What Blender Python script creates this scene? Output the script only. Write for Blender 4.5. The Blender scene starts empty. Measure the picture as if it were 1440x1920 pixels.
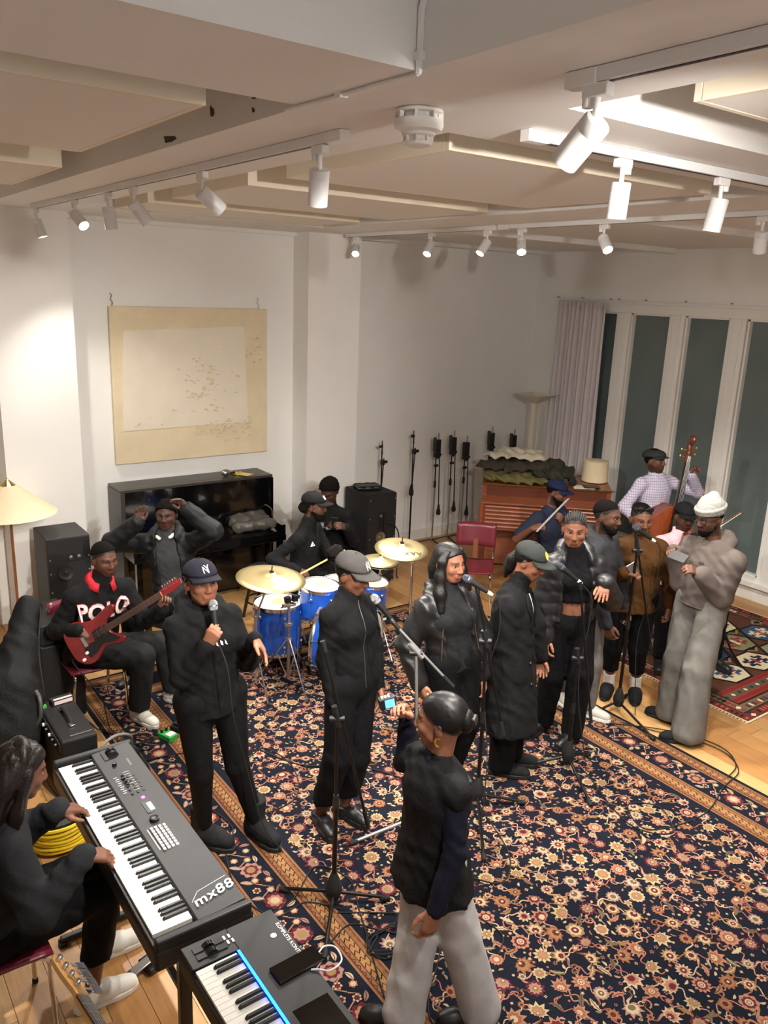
import bpy, bmesh, math, random
import numpy as np
from mathutils import Vector, Matrix, Euler
random.seed(7); RNG = np.random.RandomState(7)
SC = bpy.context.scene
COL = SC.collection
PI = math.pi
def rad(a): return a * PI / 180

# ---------------------------------------------------------------- camera
CAMZ = 3.05
YAW, PIT, ROL, FPX = rad(36.32), rad(15.27), rad(2.2), 1522.7
_f = Vector((math.sin(YAW) * math.cos(PIT), math.cos(YAW) * math.cos(PIT), -math.sin(PIT)))
_r = Vector((math.cos(YAW), -math.sin(YAW), 0)); _u = _r.cross(_f)
CR = _r * math.cos(ROL) + _u * math.sin(ROL)
CU = _u * math.cos(ROL) - _r * math.sin(ROL)
cam_d = bpy.data.cameras.new('camera'); cam = bpy.data.objects.new('camera', cam_d); COL.objects.link(cam)
cam.matrix_world = Matrix(((CR.x, CU.x, -_f.x, 0), (CR.y, CU.y, -_f.y, 0), (CR.z, CU.z, -_f.z, CAMZ), (0, 0, 0, 1)))
cam_d.sensor_fit = 'VERTICAL'; cam_d.sensor_height = 36.0; cam_d.lens = 36.0 * FPX / 1920.0
cam_d.clip_start = 0.05; cam_d.clip_end = 60
SC.camera = cam

# ---------------------------------------------------------------- world, exposure
W = bpy.data.worlds.new('night'); SC.world = W; W.use_nodes = True
W.node_tree.nodes['Background'].inputs[0].default_value = (0.30, 0.36, 0.42, 1)
W.node_tree.nodes['Background'].inputs[1].default_value = 0.02
SC.view_settings.view_transform = 'Standard'; SC.view_settings.look = 'None'
SC.view_settings.gamma = 1.0; SC.view_settings.use_curve_mapping = False
SC.view_settings.exposure = 0.30
SPOT_W = 190.0                      # watts per track spotlight
WARM = (1.0, 0.945, 0.875)

# ---------------------------------------------------------------- materials
_M = {}
def rgb(c):
    """sRGB 0-255 -> linear"""
    return tuple(((x / 255) / 12.92 if x / 255 <= 0.04045 else (((x / 255) + 0.055) / 1.055) ** 2.4) for x in c)
def mat(name, col, rough=0.6, metal=0.0, var=0.0, scale=40.0, bump=0.0, bscale=200.0, emit=None, estr=0.0, attr=False,
        spec=0.5, coat=0.0, sheen=0.0, stretch=(1, 1, 1), alpha=1.0):
    if name in _M: return _M[name]
    m = bpy.data.materials.new(name); m.use_nodes = True; _M[name] = m
    nt = m.node_tree; N = nt.nodes; L = nt.links; b = N['Principled BSDF']
    c = rgb(col); b.inputs['Base Color'].default_value = (*c, 1)
    b.inputs['Roughness'].default_value = rough; b.inputs['Metallic'].default_value = metal
    b.inputs['Specular IOR Level'].default_value = spec; b.inputs['Coat Weight'].default_value = coat
    b.inputs['Sheen Weight'].default_value = sheen
    if alpha < 1: b.inputs['Alpha'].default_value = alpha
    if emit: b.inputs['Emission Color'].default_value = (*rgb(emit), 1); b.inputs['Emission Strength'].default_value = estr
    tc = N.new('ShaderNodeTexCoord')
    src = None
    if attr:
        a = N.new('ShaderNodeAttribute'); a.attribute_name = 'Col'; src = a.outputs['Color']
        L.new(src, b.inputs['Base Color'])
    if var > 0:
        mp = N.new('ShaderNodeMapping'); mp.inputs['Scale'].default_value = stretch
        L.new(tc.outputs['Object'], mp.inputs['Vector'])
        n = N.new('ShaderNodeTexNoise'); n.inputs['Scale'].default_value = scale; n.inputs['Detail'].default_value = 4
        L.new(mp.outputs[0], n.inputs['Vector'])
        r = N.new('ShaderNodeMapRange'); r.inputs[3].default_value = 1 - var; r.inputs[4].default_value = 1 + var
        r.inputs[1].default_value = 0.25; r.inputs[2].default_value = 0.75
        L.new(n.outputs['Fac'], r.inputs[0])
        mx = N.new('ShaderNodeMix'); mx.data_type = 'RGBA'; mx.blend_type = 'MULTIPLY'; mx.inputs[0].default_value = 1
        if src: L.new(src, mx.inputs[6])
        else: mx.inputs[6].default_value = (*c, 1)
        L.new(r.outputs[0], mx.inputs[7]); L.new(mx.outputs[2], b.inputs['Base Color'])
    if bump > 0:
        n2 = N.new('ShaderNodeTexNoise'); n2.inputs['Scale'].default_value = bscale; n2.inputs['Detail'].default_value = 3
        L.new(tc.outputs['Object'], n2.inputs['Vector'])
        bp = N.new('ShaderNodeBump'); bp.inputs['Strength'].default_value = bump; bp.inputs['Distance'].default_value = 0.01
        L.new(n2.outputs['Fac'], bp.inputs['Height']); L.new(bp.outputs[0], b.inputs['Normal'])
    return m

# ---------------------------------------------------------------- mesh helpers
def V(*a): return np.array(a, float)
def unit(v): v = np.asarray(v, float); return v / max(np.linalg.norm(v), 1e-9)
def frame(y, z=(0, 0, 1)):
    """3x3 with columns x,y,z: y given, z as close as possible"""
    y = unit(y); x = np.cross(y, z)
    if np.linalg.norm(x) < 1e-5: x = np.cross(y, (1, 0, 0))
    x = unit(x); return np.stack([x, y, np.cross(x, y)], 1)
def rotz(a): c, s = math.cos(a), math.sin(a); return np.array([[c, -s, 0], [s, c, 0], [0, 0, 1.0]])
def rotx(a): c, s = math.cos(a), math.sin(a); return np.array([[1.0, 0, 0], [0, c, -s], [0, s, c]])
def roty(a): c, s = math.cos(a), math.sin(a); return np.array([[c, 0, s], [0, 1.0, 0], [-s, 0, c]])

class MB:
    def __init__(s, R=None, T=None):
        s.v = []; s.f = []; s.m = []; s.R = np.eye(3) if R is None else R; s.T = V(0, 0, 0) if T is None else np.asarray(T, float)
    def add(s, vs, fs, mi=0):
        o = len(s.v); P = np.asarray(vs, float) @ s.R.T + s.T
        s.v += P.tolist(); s.f += [tuple(i + o for i in f) for f in fs]; s.m += [mi] * len(fs); return s
    def box(s, c, d, R=None, mi=0, taper=None):
        x, y, z = d[0] / 2, d[1] / 2, d[2] / 2; t = taper or (1, 1)
        P = np.array([(-x, -y, -z), (x, -y, -z), (x, y, -z), (-x, y, -z), (-x * t[0], -y * t[1], z), (x * t[0], -y * t[1], z), (x * t[0], y * t[1], z), (-x * t[0], y * t[1], z)])
        if R is not None: P = P @ R.T
        return s.add(P + np.asarray(c, float), [(3, 2, 1, 0), (4, 5, 6, 7), (0, 1, 5, 4), (1, 2, 6, 5), (2, 3, 7, 6), (3, 0, 4, 7)], mi)
    def bb(s, lo, hi, mi=0):
        lo = np.asarray(lo, float); hi = np.asarray(hi, float); return s.box((lo + hi) / 2, hi - lo, None, mi)
    def cyl(s, a, b, r0, r1=None, n=12, caps=True, mi=0):
        a = np.asarray(a, float); b = np.asarray(b, float); r1 = r0 if r1 is None else r1
        F = frame(b - a); t = np.arange(n) * 2 * PI / n
        ring = np.outer(np.cos(t), F[:, 0]) + np.outer(np.sin(t), F[:, 2])
        P = np.concatenate([a + ring * r0, b + ring * r1])
        fs = [(i, i + n, (i + 1) % n + n, (i + 1) % n) for i in range(n)]
        if caps: fs += [tuple(range(n)), tuple(range(2 * n - 1, n - 1, -1))]
        return s.add(P, fs, mi)
    def tube(s, pts, r, n=6, mi=0, closed=False):
        P = [np.asarray(p, float) for p in pts]; m = len(P); rs = r if hasattr(r, '__len__') else [r] * m
        ref = None; V_ = []
        for i in range(m):
            a = P[(i - 1) % m] if (closed or i) else P[0]; b = P[(i + 1) % m] if (closed or i < m - 1) else P[-1]
            d = unit(b - a)
            if ref is None: ref = frame(d)[:, 0]
            ref = unit(ref - d * (ref @ d)); y = np.cross(d, ref)
            for k in range(n):
                t = 2 * PI * k / n; V_.append(P[i] + rs[i] * (math.cos(t) * ref + math.sin(t) * y))
        fs = []
        for i in range(m if closed else m - 1):
            j = (i + 1) % m
            fs += [(i * n + k, i * n + (k + 1) % n, j * n + (k + 1) % n, j * n + k) for k in range(n)]
        if not closed: fs += [tuple(range(n - 1, -1, -1)), tuple((m - 1) * n + k for k in range(n))]
        return s.add(V_, fs, mi)
    def lathe(s, prof, n=24, c=(0, 0, 0), R=None, mi=0, capa=True, capb=True):
        P = []; c = np.asarray(c, float)
        for r, z in prof:
            for k in range(n): t = 2 * PI * k / n; P.append((r * math.cos(t), r * math.sin(t), z))
        P = np.array(P)
        if R is not None: P = P @ R.T
        m = len(prof); fs = []
        for i in range(m - 1): fs += [(i * n + k, i * n + (k + 1) % n, (i + 1) * n + (k + 1) % n, (i + 1) * n + k) for k in range(n)]
        if capa: fs.append(tuple(range(n - 1, -1, -1)))
        if capb: fs.append(tuple((m - 1) * n + k for k in range(n)))
        return s.add(P + c, fs, mi)
    def prism(s, poly, z0, z1, R=None, c=(0, 0, 0), mi=0):
        n = len(poly); P = np.array([(x, y, z0) for x, y in poly] + [(x, y, z1) for x, y in poly], float)
        if R is not None: P = P @ R.T
        fs = [tuple(range(n - 1, -1, -1)), tuple(range(n, 2 * n))] + [(i, (i + 1) % n, (i + 1) % n + n, i + n) for i in range(n)]
        return s.add(P + np.asarray(c, float), fs, mi)
    def ball(s, c, r, n=12, m=8, mi=0, R=None):
        r = r if hasattr(r, '__len__') else (r, r, r); P = [(0, 0, -r[2])]
        for i in range(1, m):
            a = PI * i / m - PI / 2
            P += [(r[0] * math.cos(a) * math.cos(2 * PI * k / n), r[1] * math.cos(a) * math.sin(2 * PI * k / n), r[2] * math.sin(a)) for k in range(n)]
        P.append((0, 0, r[2])); P = np.array(P)
        if R is not None: P = P @ R.T
        fs = [(0, 1 + (k + 1) % n, 1 + k) for k in range(n)]
        for i in range(m - 2): fs += [(1 + i * n + k, 1 + i * n + (k + 1) % n, 1 + (i + 1) * n + (k + 1) % n, 1 + (i + 1) * n + k) for k in range(n)]
        e = len(P) - 1; o = 1 + (m - 2) * n
        fs += [(e, o + k, o + (k + 1) % n) for k in range(n)]
        return s.add(P + np.asarray(c, float), fs, mi)
    def mesh(s, name, mats, smooth=True, ang=40):
        me = bpy.data.meshes.new(name); me.from_pydata(s.v, [], s.f); me.update()
        for m in (mats if isinstance(mats, (list, tuple)) else [mats]): me.materials.append(m)
        if any(s.m): me.polygons.foreach_set('material_index', s.m)
        if smooth:
            me.polygons.foreach_set('use_smooth', [True] * len(me.polygons)); me.set_sharp_from_angle(angle=rad(ang))
        return me
    def build(s, name, mats, parent=None, smooth=True, ang=40, bevel=0, loc=None, rz=0):
        o = bpy.data.objects.new(name, s.mesh(name, mats, smooth, ang)); COL.objects.link(o)
        if parent: o.parent = parent
        if loc is not None: o.location = loc
        if rz: o.rotation_euler = (0, 0, rz)
        if bevel:
            b = o.modifiers.new('bevel', 'BEVEL'); b.width = bevel; b.segments = 2; b.limit_method = 'ANGLE'; b.angle_limit = rad(50)
        return o
def tag(o, label, cat, group=None):
    o['label'] = label; o['category'] = cat
    if group: o['group'] = group
    return o
def thing(name, label, cat, loc=(0, 0, 0), rz=0, group=None, rot=None):
    o = bpy.data.objects.new(name, None); COL.objects.link(o); o.location = loc
    o.rotation_euler = rot if rot is not None else (0, 0, rz)
    o.empty_display_size = 0.05
    return tag(o, label, cat, group)
def struct(o): o['kind'] = 'structure'; return o
def inst(name, me, parent, loc=(0, 0, 0), rz=0, scale=None):
    o = bpy.data.objects.new(name, me); COL.objects.link(o); o.parent = parent; o.location = loc
    if rz: o.rotation_euler = (0, 0, rz)
    if scale: o.scale = scale
    return o
def textmesh(s, size=1.0, depth=0.0, align='CENTER', shear=0.0, bold=0.0, space=1.0):
    """flat lettering as (verts Nx3 in XY plane, faces)"""
    c = bpy.data.curves.new('t', 'FONT'); c.body = s; c.size = size; c.align_x = align; c.align_y = 'CENTER'
    c.extrude = depth; c.shear = shear; c.offset = bold; c.resolution_u = 3; c.space_character = space
    o = bpy.data.objects.new('t', c); COL.objects.link(o)
    dg = bpy.context.evaluated_depsgraph_get(); me = bpy.data.meshes.new_from_object(o.evaluated_get(dg))
    vs = np.array([v.co[:] for v in me.vertices]).reshape(-1, 3); fs = [tuple(p.vertices) for p in me.polygons]
    bpy.data.objects.remove(o); bpy.data.curves.remove(c); bpy.data.meshes.remove(me)
    return vs, fs
def bez(pts, n=8):
    """Catmull-Rom through points"""
    P = [np.asarray(p, float) for p in pts]; P = [2 * P[0] - P[1]] + P + [2 * P[-1] - P[-2]]; out = []
    for i in range(1, len(P) - 2):
        a, b, c, d = P[i - 1:i + 3]
        for k in range(n):
            t = k / n; out.append(0.5 * ((2 * b) + (c - a) * t + (2 * a - 5 * b + 4 * c - d) * t * t + (3 * b - a - 3 * c + d) * t ** 3))
    out.append(P[-2]); return out
# ================================================================ ROOM
m_wall = mat('wall_paint', (236, 234, 230), 0.75, var=0.02, scale=3, bump=0.05, bscale=120)
m_ceil = mat('ceiling_paint', (233, 231, 228), 0.8, var=0.02, scale=4)
m_trim = mat('trim_paint', (232, 229, 222), 0.45)
m_panelc = mat('acoustic_panel', (232, 228, 221), 0.9, var=0.03, scale=120, bump=0.15, bscale=300)
m_pedge = mat('panel_edge_timber', (232, 220, 198), 0.7)
m_white = mat('white_plastic', (235, 233, 230), 0.4)
m_whitem = mat('white_metal', (228, 228, 228), 0.35)
m_blackgap = mat('dark_gap', (14, 13, 12), 0.9)
m_black = mat('black_plastic', (20, 20, 21), 0.45)
m_blackm = mat('black_metal', (18, 18, 19), 0.35, metal=0.3)
m_rubber = mat('black_rubber', (16, 16, 16), 0.8)
m_chrome = mat('chrome', (215, 215, 218), 0.15, metal=1.0)
m_steel = mat('brushed_steel', (170, 168, 164), 0.35, metal=1.0)
m_brass = mat('brass', (190, 160, 90), 0.3, metal=1.0)

XW, YB, YP, YF, ZB, ZS = 8.04, 7.75, 7.5, 7.2, 3.57, 3.92
X0, Y0 = -2.2, -2.6
def sbox(name, lo, hi, m, **k): return struct(MB().bb(lo, hi).build(name, m, smooth=False, **k))
# floor: oak planks
m_sub = mat('subfloor', (120, 82, 45), 0.7)
floor = sbox('floor', (X0, Y0, -0.12), (XW + 0.1, YB + 0.2, -0.012), m_sub)
woods = []
for i, c in enumerate([(176, 130, 78), (184, 140, 88), (168, 120, 70), (190, 148, 96), (180, 134, 82)]):
    m = mat('oak_%d' % i, c, 0.38, var=0.16, scale=7, stretch=(9, 0.7, 1), bump=0.03, bscale=60); woods.append(m)
pw, pl = 0.165, 1.45
pm = [MB().box((0, 0, -0.006), (pw - 0.0025, pl - 0.0025, 0.012)).mesh('plank_mesh_%d' % i, w, False) for i, w in enumerate(woods)]
row = 0; x = X0 + pw / 2
while x < XW:
    y = Y0 + pl / 2 - random.random() * pl
    while y < YB + pl / 2:
        ya, yb = y - pl / 2, y + pl / 2
        vis = not (1.6 < x < 4.6 and yb < 5.9) and x > -0.9 and yb > (0.3 if x < 3 else 1.4)
        if vis:
            a2, b2 = max(ya, Y0), min(yb, YB)
            o = inst('plank', random.choice(pm), floor, (x, (a2 + b2) / 2, 0)); o.scale = (1, (b2 - a2) / pl, 1)
        y += pl
    x += pw; row += 1
# plain boards where the floor is hidden under the rug or behind the photographer
MBx = MB().bb((1.55, 0.4, -0.012), (4.65, 5.9, -0.002)).bb((X0, Y0, -0.012), (XW, 1.0, -0.002)).bb((X0, 0.3, -0.012), (-0.9, YB, -0.002))
MBx.build('floorboards', woods[0], floor, smooth=False)
# walls
wl = MB().bb((X0, YP, 0), (4.26, YB + 0.2, ZS)).build('wall_left', m_wall, smooth=False); struct(wl)
MB().bb((1.36, YF, 0), (1.985, YP, ZS)).build('pier', m_wall, wl, smooth=False)
MB().bb((4.26, YF, 0), (4.88, YB + 0.2, ZS)).build('pier', m_wall, wl, smooth=False)
sbox('wall_back', (4.88, YB, 0), (XW + 0.2, YB + 0.2, ZS), m_wall)
wr = MB()
ZW0, ZW1 = 0.26, 2.90
wr.bb((XW, Y0, ZW1 + 0.06), (XW + 0.2, YB, ZS)).bb((XW, Y0, 0), (XW + 0.2, YB, ZW0 - 0.06)).bb((XW, 7.3, ZW0 - 0.06), (XW + 0.2, YB, ZW1 + 0.06)).bb((XW, Y0, ZW0 - 0.06), (XW + 0.2, 2.6, ZW1 + 0.06))
struct(wr.build('wall_right', m_wall, smooth=False))
sbox('wall_near', (X0 - 0.2, Y0 - 0.2, 0), (XW + 0.2, Y0, ZS), m_wall)
sbox('wall_side', (X0 - 0.2, Y0, 0), (X0, YB + 0.2, ZS), m_wall)
# baseboards
for nm, lo, hi in (('baseboard_back', (4.88, YB - 0.02, 0), (XW, YB, 0.13)), ('baseboard_left', (1.985, YP - 0.02, 0), (4.26, YP, 0.13)),
                   ('baseboard_pier', (1.34, YF - 0.02, 0), (1.985, YF, 0.13)), ('baseboard_column', (4.26, YF - 0.02, 0), (4.90, YF, 0.13)),
                   ('baseboard_right', (XW - 0.02, 2.0, 0), (XW, YB, 0.10))):
    sbox(nm, lo, hi, m_trim)
# windows
win = struct(MB().bb((XW - 0.03, 2.55, ZW1), (XW + 0.12, 7.32, ZW1 + 0.10)).bb((XW - 0.05, 2.55, ZW0 - 0.10), (XW + 0.12, 7.32, ZW0)).build('window_1', m_trim, smooth=False, bevel=0.004))
def mat_glass():
    m = bpy.data.materials.new('night_frosted_glass'); m.use_nodes = True; N = m.node_tree.nodes; L = m.node_tree.links; b = N['Principled BSDF']
    b.inputs['Base Color'].default_value = (*rgb((74, 84, 84)), 1); b.inputs['Roughness'].default_value = 0.33; b.inputs['Specular IOR Level'].default_value = 0.6
    tc = N.new('ShaderNodeTexCoord'); n = N.new('ShaderNodeTexNoise'); n.inputs['Scale'].default_value = 1.3; n.inputs['Detail'].default_value = 1
    L.new(tc.outputs['Object'], n.inputs['Vector']); r = N.new('ShaderNodeValToRGB'); L.new(n.outputs['Fac'], r.inputs[0])
    r.color_ramp.elements[0].color = (*rgb((74, 88, 92)), 1); r.color_ramp.elements[1].color = (*rgb((112, 122, 118)), 1)
    L.new(r.outputs[0], b.inputs['Base Color']); return m
m_glass = mat_glass()
p0 = 6.94
k = 0
while p0 > 2.7:
    p1 = p0 - 0.545
    MB().bb((XW + 0.045, p1 - 0.02, ZW0 - 0.02), (XW + 0.06, p0 + 0.02, ZW1 + 0.02)).build('pane', m_glass, win, smooth=False)
    mu = MB().bb((XW - 0.03, p1 - 0.185, ZW0), (XW + 0.12, p1, ZW1)).bb((XW - 0.045, p1 - 0.14, ZW0), (XW - 0.03, p1 - 0.045, ZW1)).build('mullion', m_trim, win, smooth=False, bevel=0.004)
    MB().bb((XW + 0.038, p0 - 0.012, ZW0), (XW + 0.05, p0, ZW1)).build('gasket', m_rubber, win, smooth=False)
    fr = MB()
    for (a, b2) in ((p1, p1 + 0.02), (p0 - 0.035, p0 - 0.012)): fr.bb((XW - 0.01, a, ZW0), (XW + 0.05, b2, ZW1))
    fr.bb((XW - 0.01, p1, ZW1 - 0.02), (XW + 0.05, p0, ZW1)).bb((XW - 0.01, p1, ZW0), (XW + 0.05, p0, ZW0 + 0.02))
    fr.build('sash', m_trim, win, smooth=False)
    p0 -= 0.727
MB().bb((XW - 0.03, 6.94, ZW0), (XW + 0.12, 7.32, ZW1)).build('mullion', m_trim, win, smooth=False)
sbox('trim_1', (XW - 0.10, 2.55, ZW0 - 0.09), (XW, 7.32, ZW0 - 0.05), m_trim)
# ceiling slab, beams
ceil = sbox('ceiling', (X0 - 0.2, Y0 - 0.2, ZS), (XW + 0.2, YB + 0.2, ZS + 0.15), m_ceil)
def beam(lo, hi): return MB().bb(lo, hi).build('beam', m_ceil, ceil, smooth=False)
beam((1.34, Y0, ZB), (1.90, YP, ZS)); beam((X0, 1.75, ZB), (1.34, 2.31, ZS)); beam((1.90, 1.77, ZB), (XW, 2.30, ZS))
beam((4.02, 2.30, ZB), (4.66, YB, ZS)); beam((X0, 6.9, ZB + 0.004), (1.34, YP, ZS)); beam((1.90, 6.55, ZB), (4.02, YP, ZS))
beam((4.66, 2.30, ZB + 0.03), (XW, YB, ZS))
MB().bb((4.66, 7.55, ZB - 0.01), (XW, 7.75, ZB + 0.04)).build('cornice', m_ceil, ceil, smooth=False)
MB().bb((1.985, YP - 0.06, ZB - 0.035), (4.26, YP, ZB)).build('cornice', m_ceil, ceil, smooth=False)
for (a, b2) in (((4.75, 5.62), (7.9, 5.70)), ((4.75, 3.72), (7.9, 3.80))):
    MB().bb((a[0], a[1], ZB - 0.02), (b2[0], b2[1], ZB + 0.03)).build('ceiling_batten', m_ceil, ceil, smooth=False)
# hung acoustic panels
def panel(lab, x0, x1, y0, y1, z=ZB, t=0.33):
    o = thing('acoustic_panel', lab, 'ceiling panel', ((x0 + x1) / 2, (y0 + y1) / 2, z), group='acoustic panels hung under the ceiling')
    hx, hy = (x1 - x0) / 2, (y1 - y0) / 2
    MB().bb((-hx + .026, -hy + .026, 0.002), (hx - .026, hy - .026, 0.02)).build('face', m_panelc, o, smooth=False)
    f = MB()
    for lo, hi in (((-hx, -hy, 0.001), (hx, -hy + 0.025, t)), ((-hx, hy - 0.025, 0.001), (hx, hy, t)), ((-hx, -hy + 0.025, 0.001), (-hx + 0.025, hy - 0.025, t)), ((hx - 0.025, -hy + 0.025, 0.001), (hx, hy - 0.025, t))): f.bb(lo, hi)
    f.build('frame', m_pedge, o, smooth=False, bevel=0.003)
panel('large white acoustic ceiling panel beyond the smoke detector', 2.13, 3.84, 2.57, 3.83)
panel('white acoustic ceiling panel second from the painting wall', 2.14, 3.90, 4.27, 5.36)
panel('white acoustic ceiling panel nearest the painting wall above the piano', 2.14, 3.90, 5.79, 6.48)
panel('white acoustic ceiling panel upper left of the photo beside the cross beam', -0.7, 1.13, 2.53, 3.83)
panel('white acoustic ceiling panel at the far left edge beside the long beam', -0.7, 1.21, 4.42, 5.50)
panel('white acoustic ceiling panel at the upper right corner above the near track', 2.07, 3.8, 0.3, 1.48)
# ragged plaster holes along the left face of the long beam
for (yy, zz, ly, lz) in ((3.35, 3.60, .13, .03), (2.95, 3.645, .035, .04), (2.62, 3.65, .045, .03), (2.63, 3.605, .018, .018)):
    p = [(-ly / 2, -lz * .3), (-ly * .1, -lz / 2), (ly * .4, -lz * .4), (ly / 2, lz * .5), (ly * .1, lz * .3), (-ly * .35, lz * .1)]
    MB().prism(p, -0.002, 0.002, R=np.array([[0, 0, 1.0], [1, 0, 0], [0, 1, 0]]), c=(1.34, yy, zz)).build('plaster_hole', mat('hole_grey', (70, 64, 58), .9), ceil, smooth=False)
# conduit on the beams with junction clips
cd = MB()
cd.tube([(1.332, 1.40, 3.80), (1.332, 1.60, 3.79), (1.335, 1.72, 3.76), (1.335, 1.742, 3.70), (1.335, 1.742, 3.57), (1.335, 1.745, 3.563)], 0.009)
cd.tube([(1.335, 1.745, 3.562), (1.33, 1.9, 3.563), (1.325, 2.15, 3.563), (1.31, 2.36, 3.563)], 0.006)
for p in ((1.335, 1.742, 3.60), (1.327, 2.08, 3.565)): cd.box(p, (0.025, 0.03, 0.018))
tag(cd.build('ceiling_conduit', m_white), 'thin white cable conduit running over the crossing of the ceiling beams', 'conduit')
# smoke detector
sd = thing('smoke_detector', 'round white smoke detector under the crossing of the ceiling beams', 'smoke detector', (1.61, 2.09, ZB))
MB().lathe([(0.066, 0), (0.072, -0.004), (0.072, -0.012), (0.055, -0.014)], 32).build('mounting_plate', m_white, sd)
MB().lathe([(0.055, -0.012), (0.055, -0.028), (0.073, -0.03), (0.074, -0.044), (0.068, -0.058), (0.050, -0.064)], 32).build('base', m_white, sd)
MB().lathe([(0.050, -0.063), (0.049, -0.072), (0.036, -0.076), (0.036, -0.088), (0.043, -0.09), (0.040, -0.098), (0.02, -0.104)], 28).build('sensor_head', m_white, sd)
rb = MB()
for i in range(8):
    t = i * PI / 4; rb.box((0.066 * math.cos(t), 0.066 * math.sin(t), -0.021), (0.014, 0.008, 0.02), rotz(t)); rb.box((0.04 * math.cos(t), 0.04 * math.sin(t), -0.082), (0.01, 0.005, 0.016), rotz(t))
rb.build('vent_ribs', m_white, sd)['kind'] = 'stuff'
# tracks
def track(lab, a, b):
    a = V(*a); b = V(*b); c = (a + b) / 2; d = b - a; L = np.linalg.norm(d); az = math.atan2(d[1], d[0])
    o = thing('lighting_track', lab, 'light track', (c[0], c[1], ZB), az, group='ceiling lighting tracks')
    MB().bb((-L / 2, -0.018, -0.034), (L / 2, 0.018, -0.001)).build('rail', m_whitem, o, smooth=False, bevel=0.002)
    MB().bb((-L / 2 + 0.09, -0.006, -0.0355), (L / 2, 0.006, -0.034)).build('slot', m_blackm, o, smooth=False)
    MB().bb((-L / 2 - 0.01, -0.021, -0.038), (-L / 2 + 0.085, 0.021, -0.001)).build('live_end', m_white, o, smooth=False, bevel=0.002)
track('white lighting track along the long beam running to the left', (1.62, 2.52, 0), (1.62, 6.75, 0))
track('white lighting track close overhead at the top right', (1.62, 1.50, 0), (1.62, -1.2, 0))
track('white lighting track on the cross beam at the right', (2.03, 2.06, 0), (4.6, 2.06, 0))
track('white lighting track on the far beam, left length above the back wall', (4.6, 4.95, 0), (4.6, 7.05, 0))
track('white lighting track on the far beam, right length towards the windows', (4.6, 4.88, 0), (4.6, 2.45, 0))
# spotlights
m_lens = mat('lit_lens', (255, 250, 240), 0.3, emit=(255, 240, 215), estr=40.0)
def spot(lab, p, d, w=1.0, ax=1, cone=62, L=0.125, r=0.036, blend=0.6):
    d = unit(d)
    o = thing('track_spotlight', lab, 'spotlight', p, group='white cylindrical track spotlights')
    a = MB()
    if ax: a.box((0, 0, -0.05), (0.03, 0.075, 0.03)).cyl((0, 0.028, -0.06), (0, 0.028, -0.085), 0.014)
    else: a.box((0, 0, -0.05), (0.075, 0.03, 0.03)).cyl((0.028, 0, -0.06), (0.028, 0, -0.085), 0.014)
    a.build('adapter', m_white, o, bevel=0.003)
    piv = V(0, 0, -0.125)
    MB().cyl((0, 0, -0.06), piv, 0.009).ball(piv, 0.011).build('stem', m_white, o)
    F = frame(d); R = np.stack([F[:, 0], F[:, 2], F[:, 1]], 1) * np.array([1, -1, 1]); s0 = piv + d * -0.012
    MB().lathe([(r * .92, 0), (r, 0.004), (r, 0.03), (r * .985, 0.031), (r * .985, 0.033), (r, 0.034), (r, L), (r * .9, L), (r * .86, L - 0.012)], 28, s0, R, capb=False).build('can', m_whitem, o)
    MB().lathe([(0.001, L - 0.011), (r * .86, L - 0.012)], 24, s0, R, capa=False, capb=False).build('lens', m_lens if w > 0 else m_white, o)
    if w > 0:
        l = bpy.data.lights.new('spot', 'SPOT'); l.energy = SPOT_W * w; l.color = WARM; l.spot_size = rad(cone); l.spot_blend = blend; l.shadow_soft_size = r * .8
        lo = bpy.data.objects.new('spot_lamp', l); COL.objects.link(lo); lo.parent = o
        lo.location = (s0 + d * (L + 0.004)).tolist(); lo.rotation_euler = Vector(d.tolist()).to_track_quat('-Z', 'Y').to_euler()
def aim(p, q): return V(*q) - V(*p)
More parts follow.
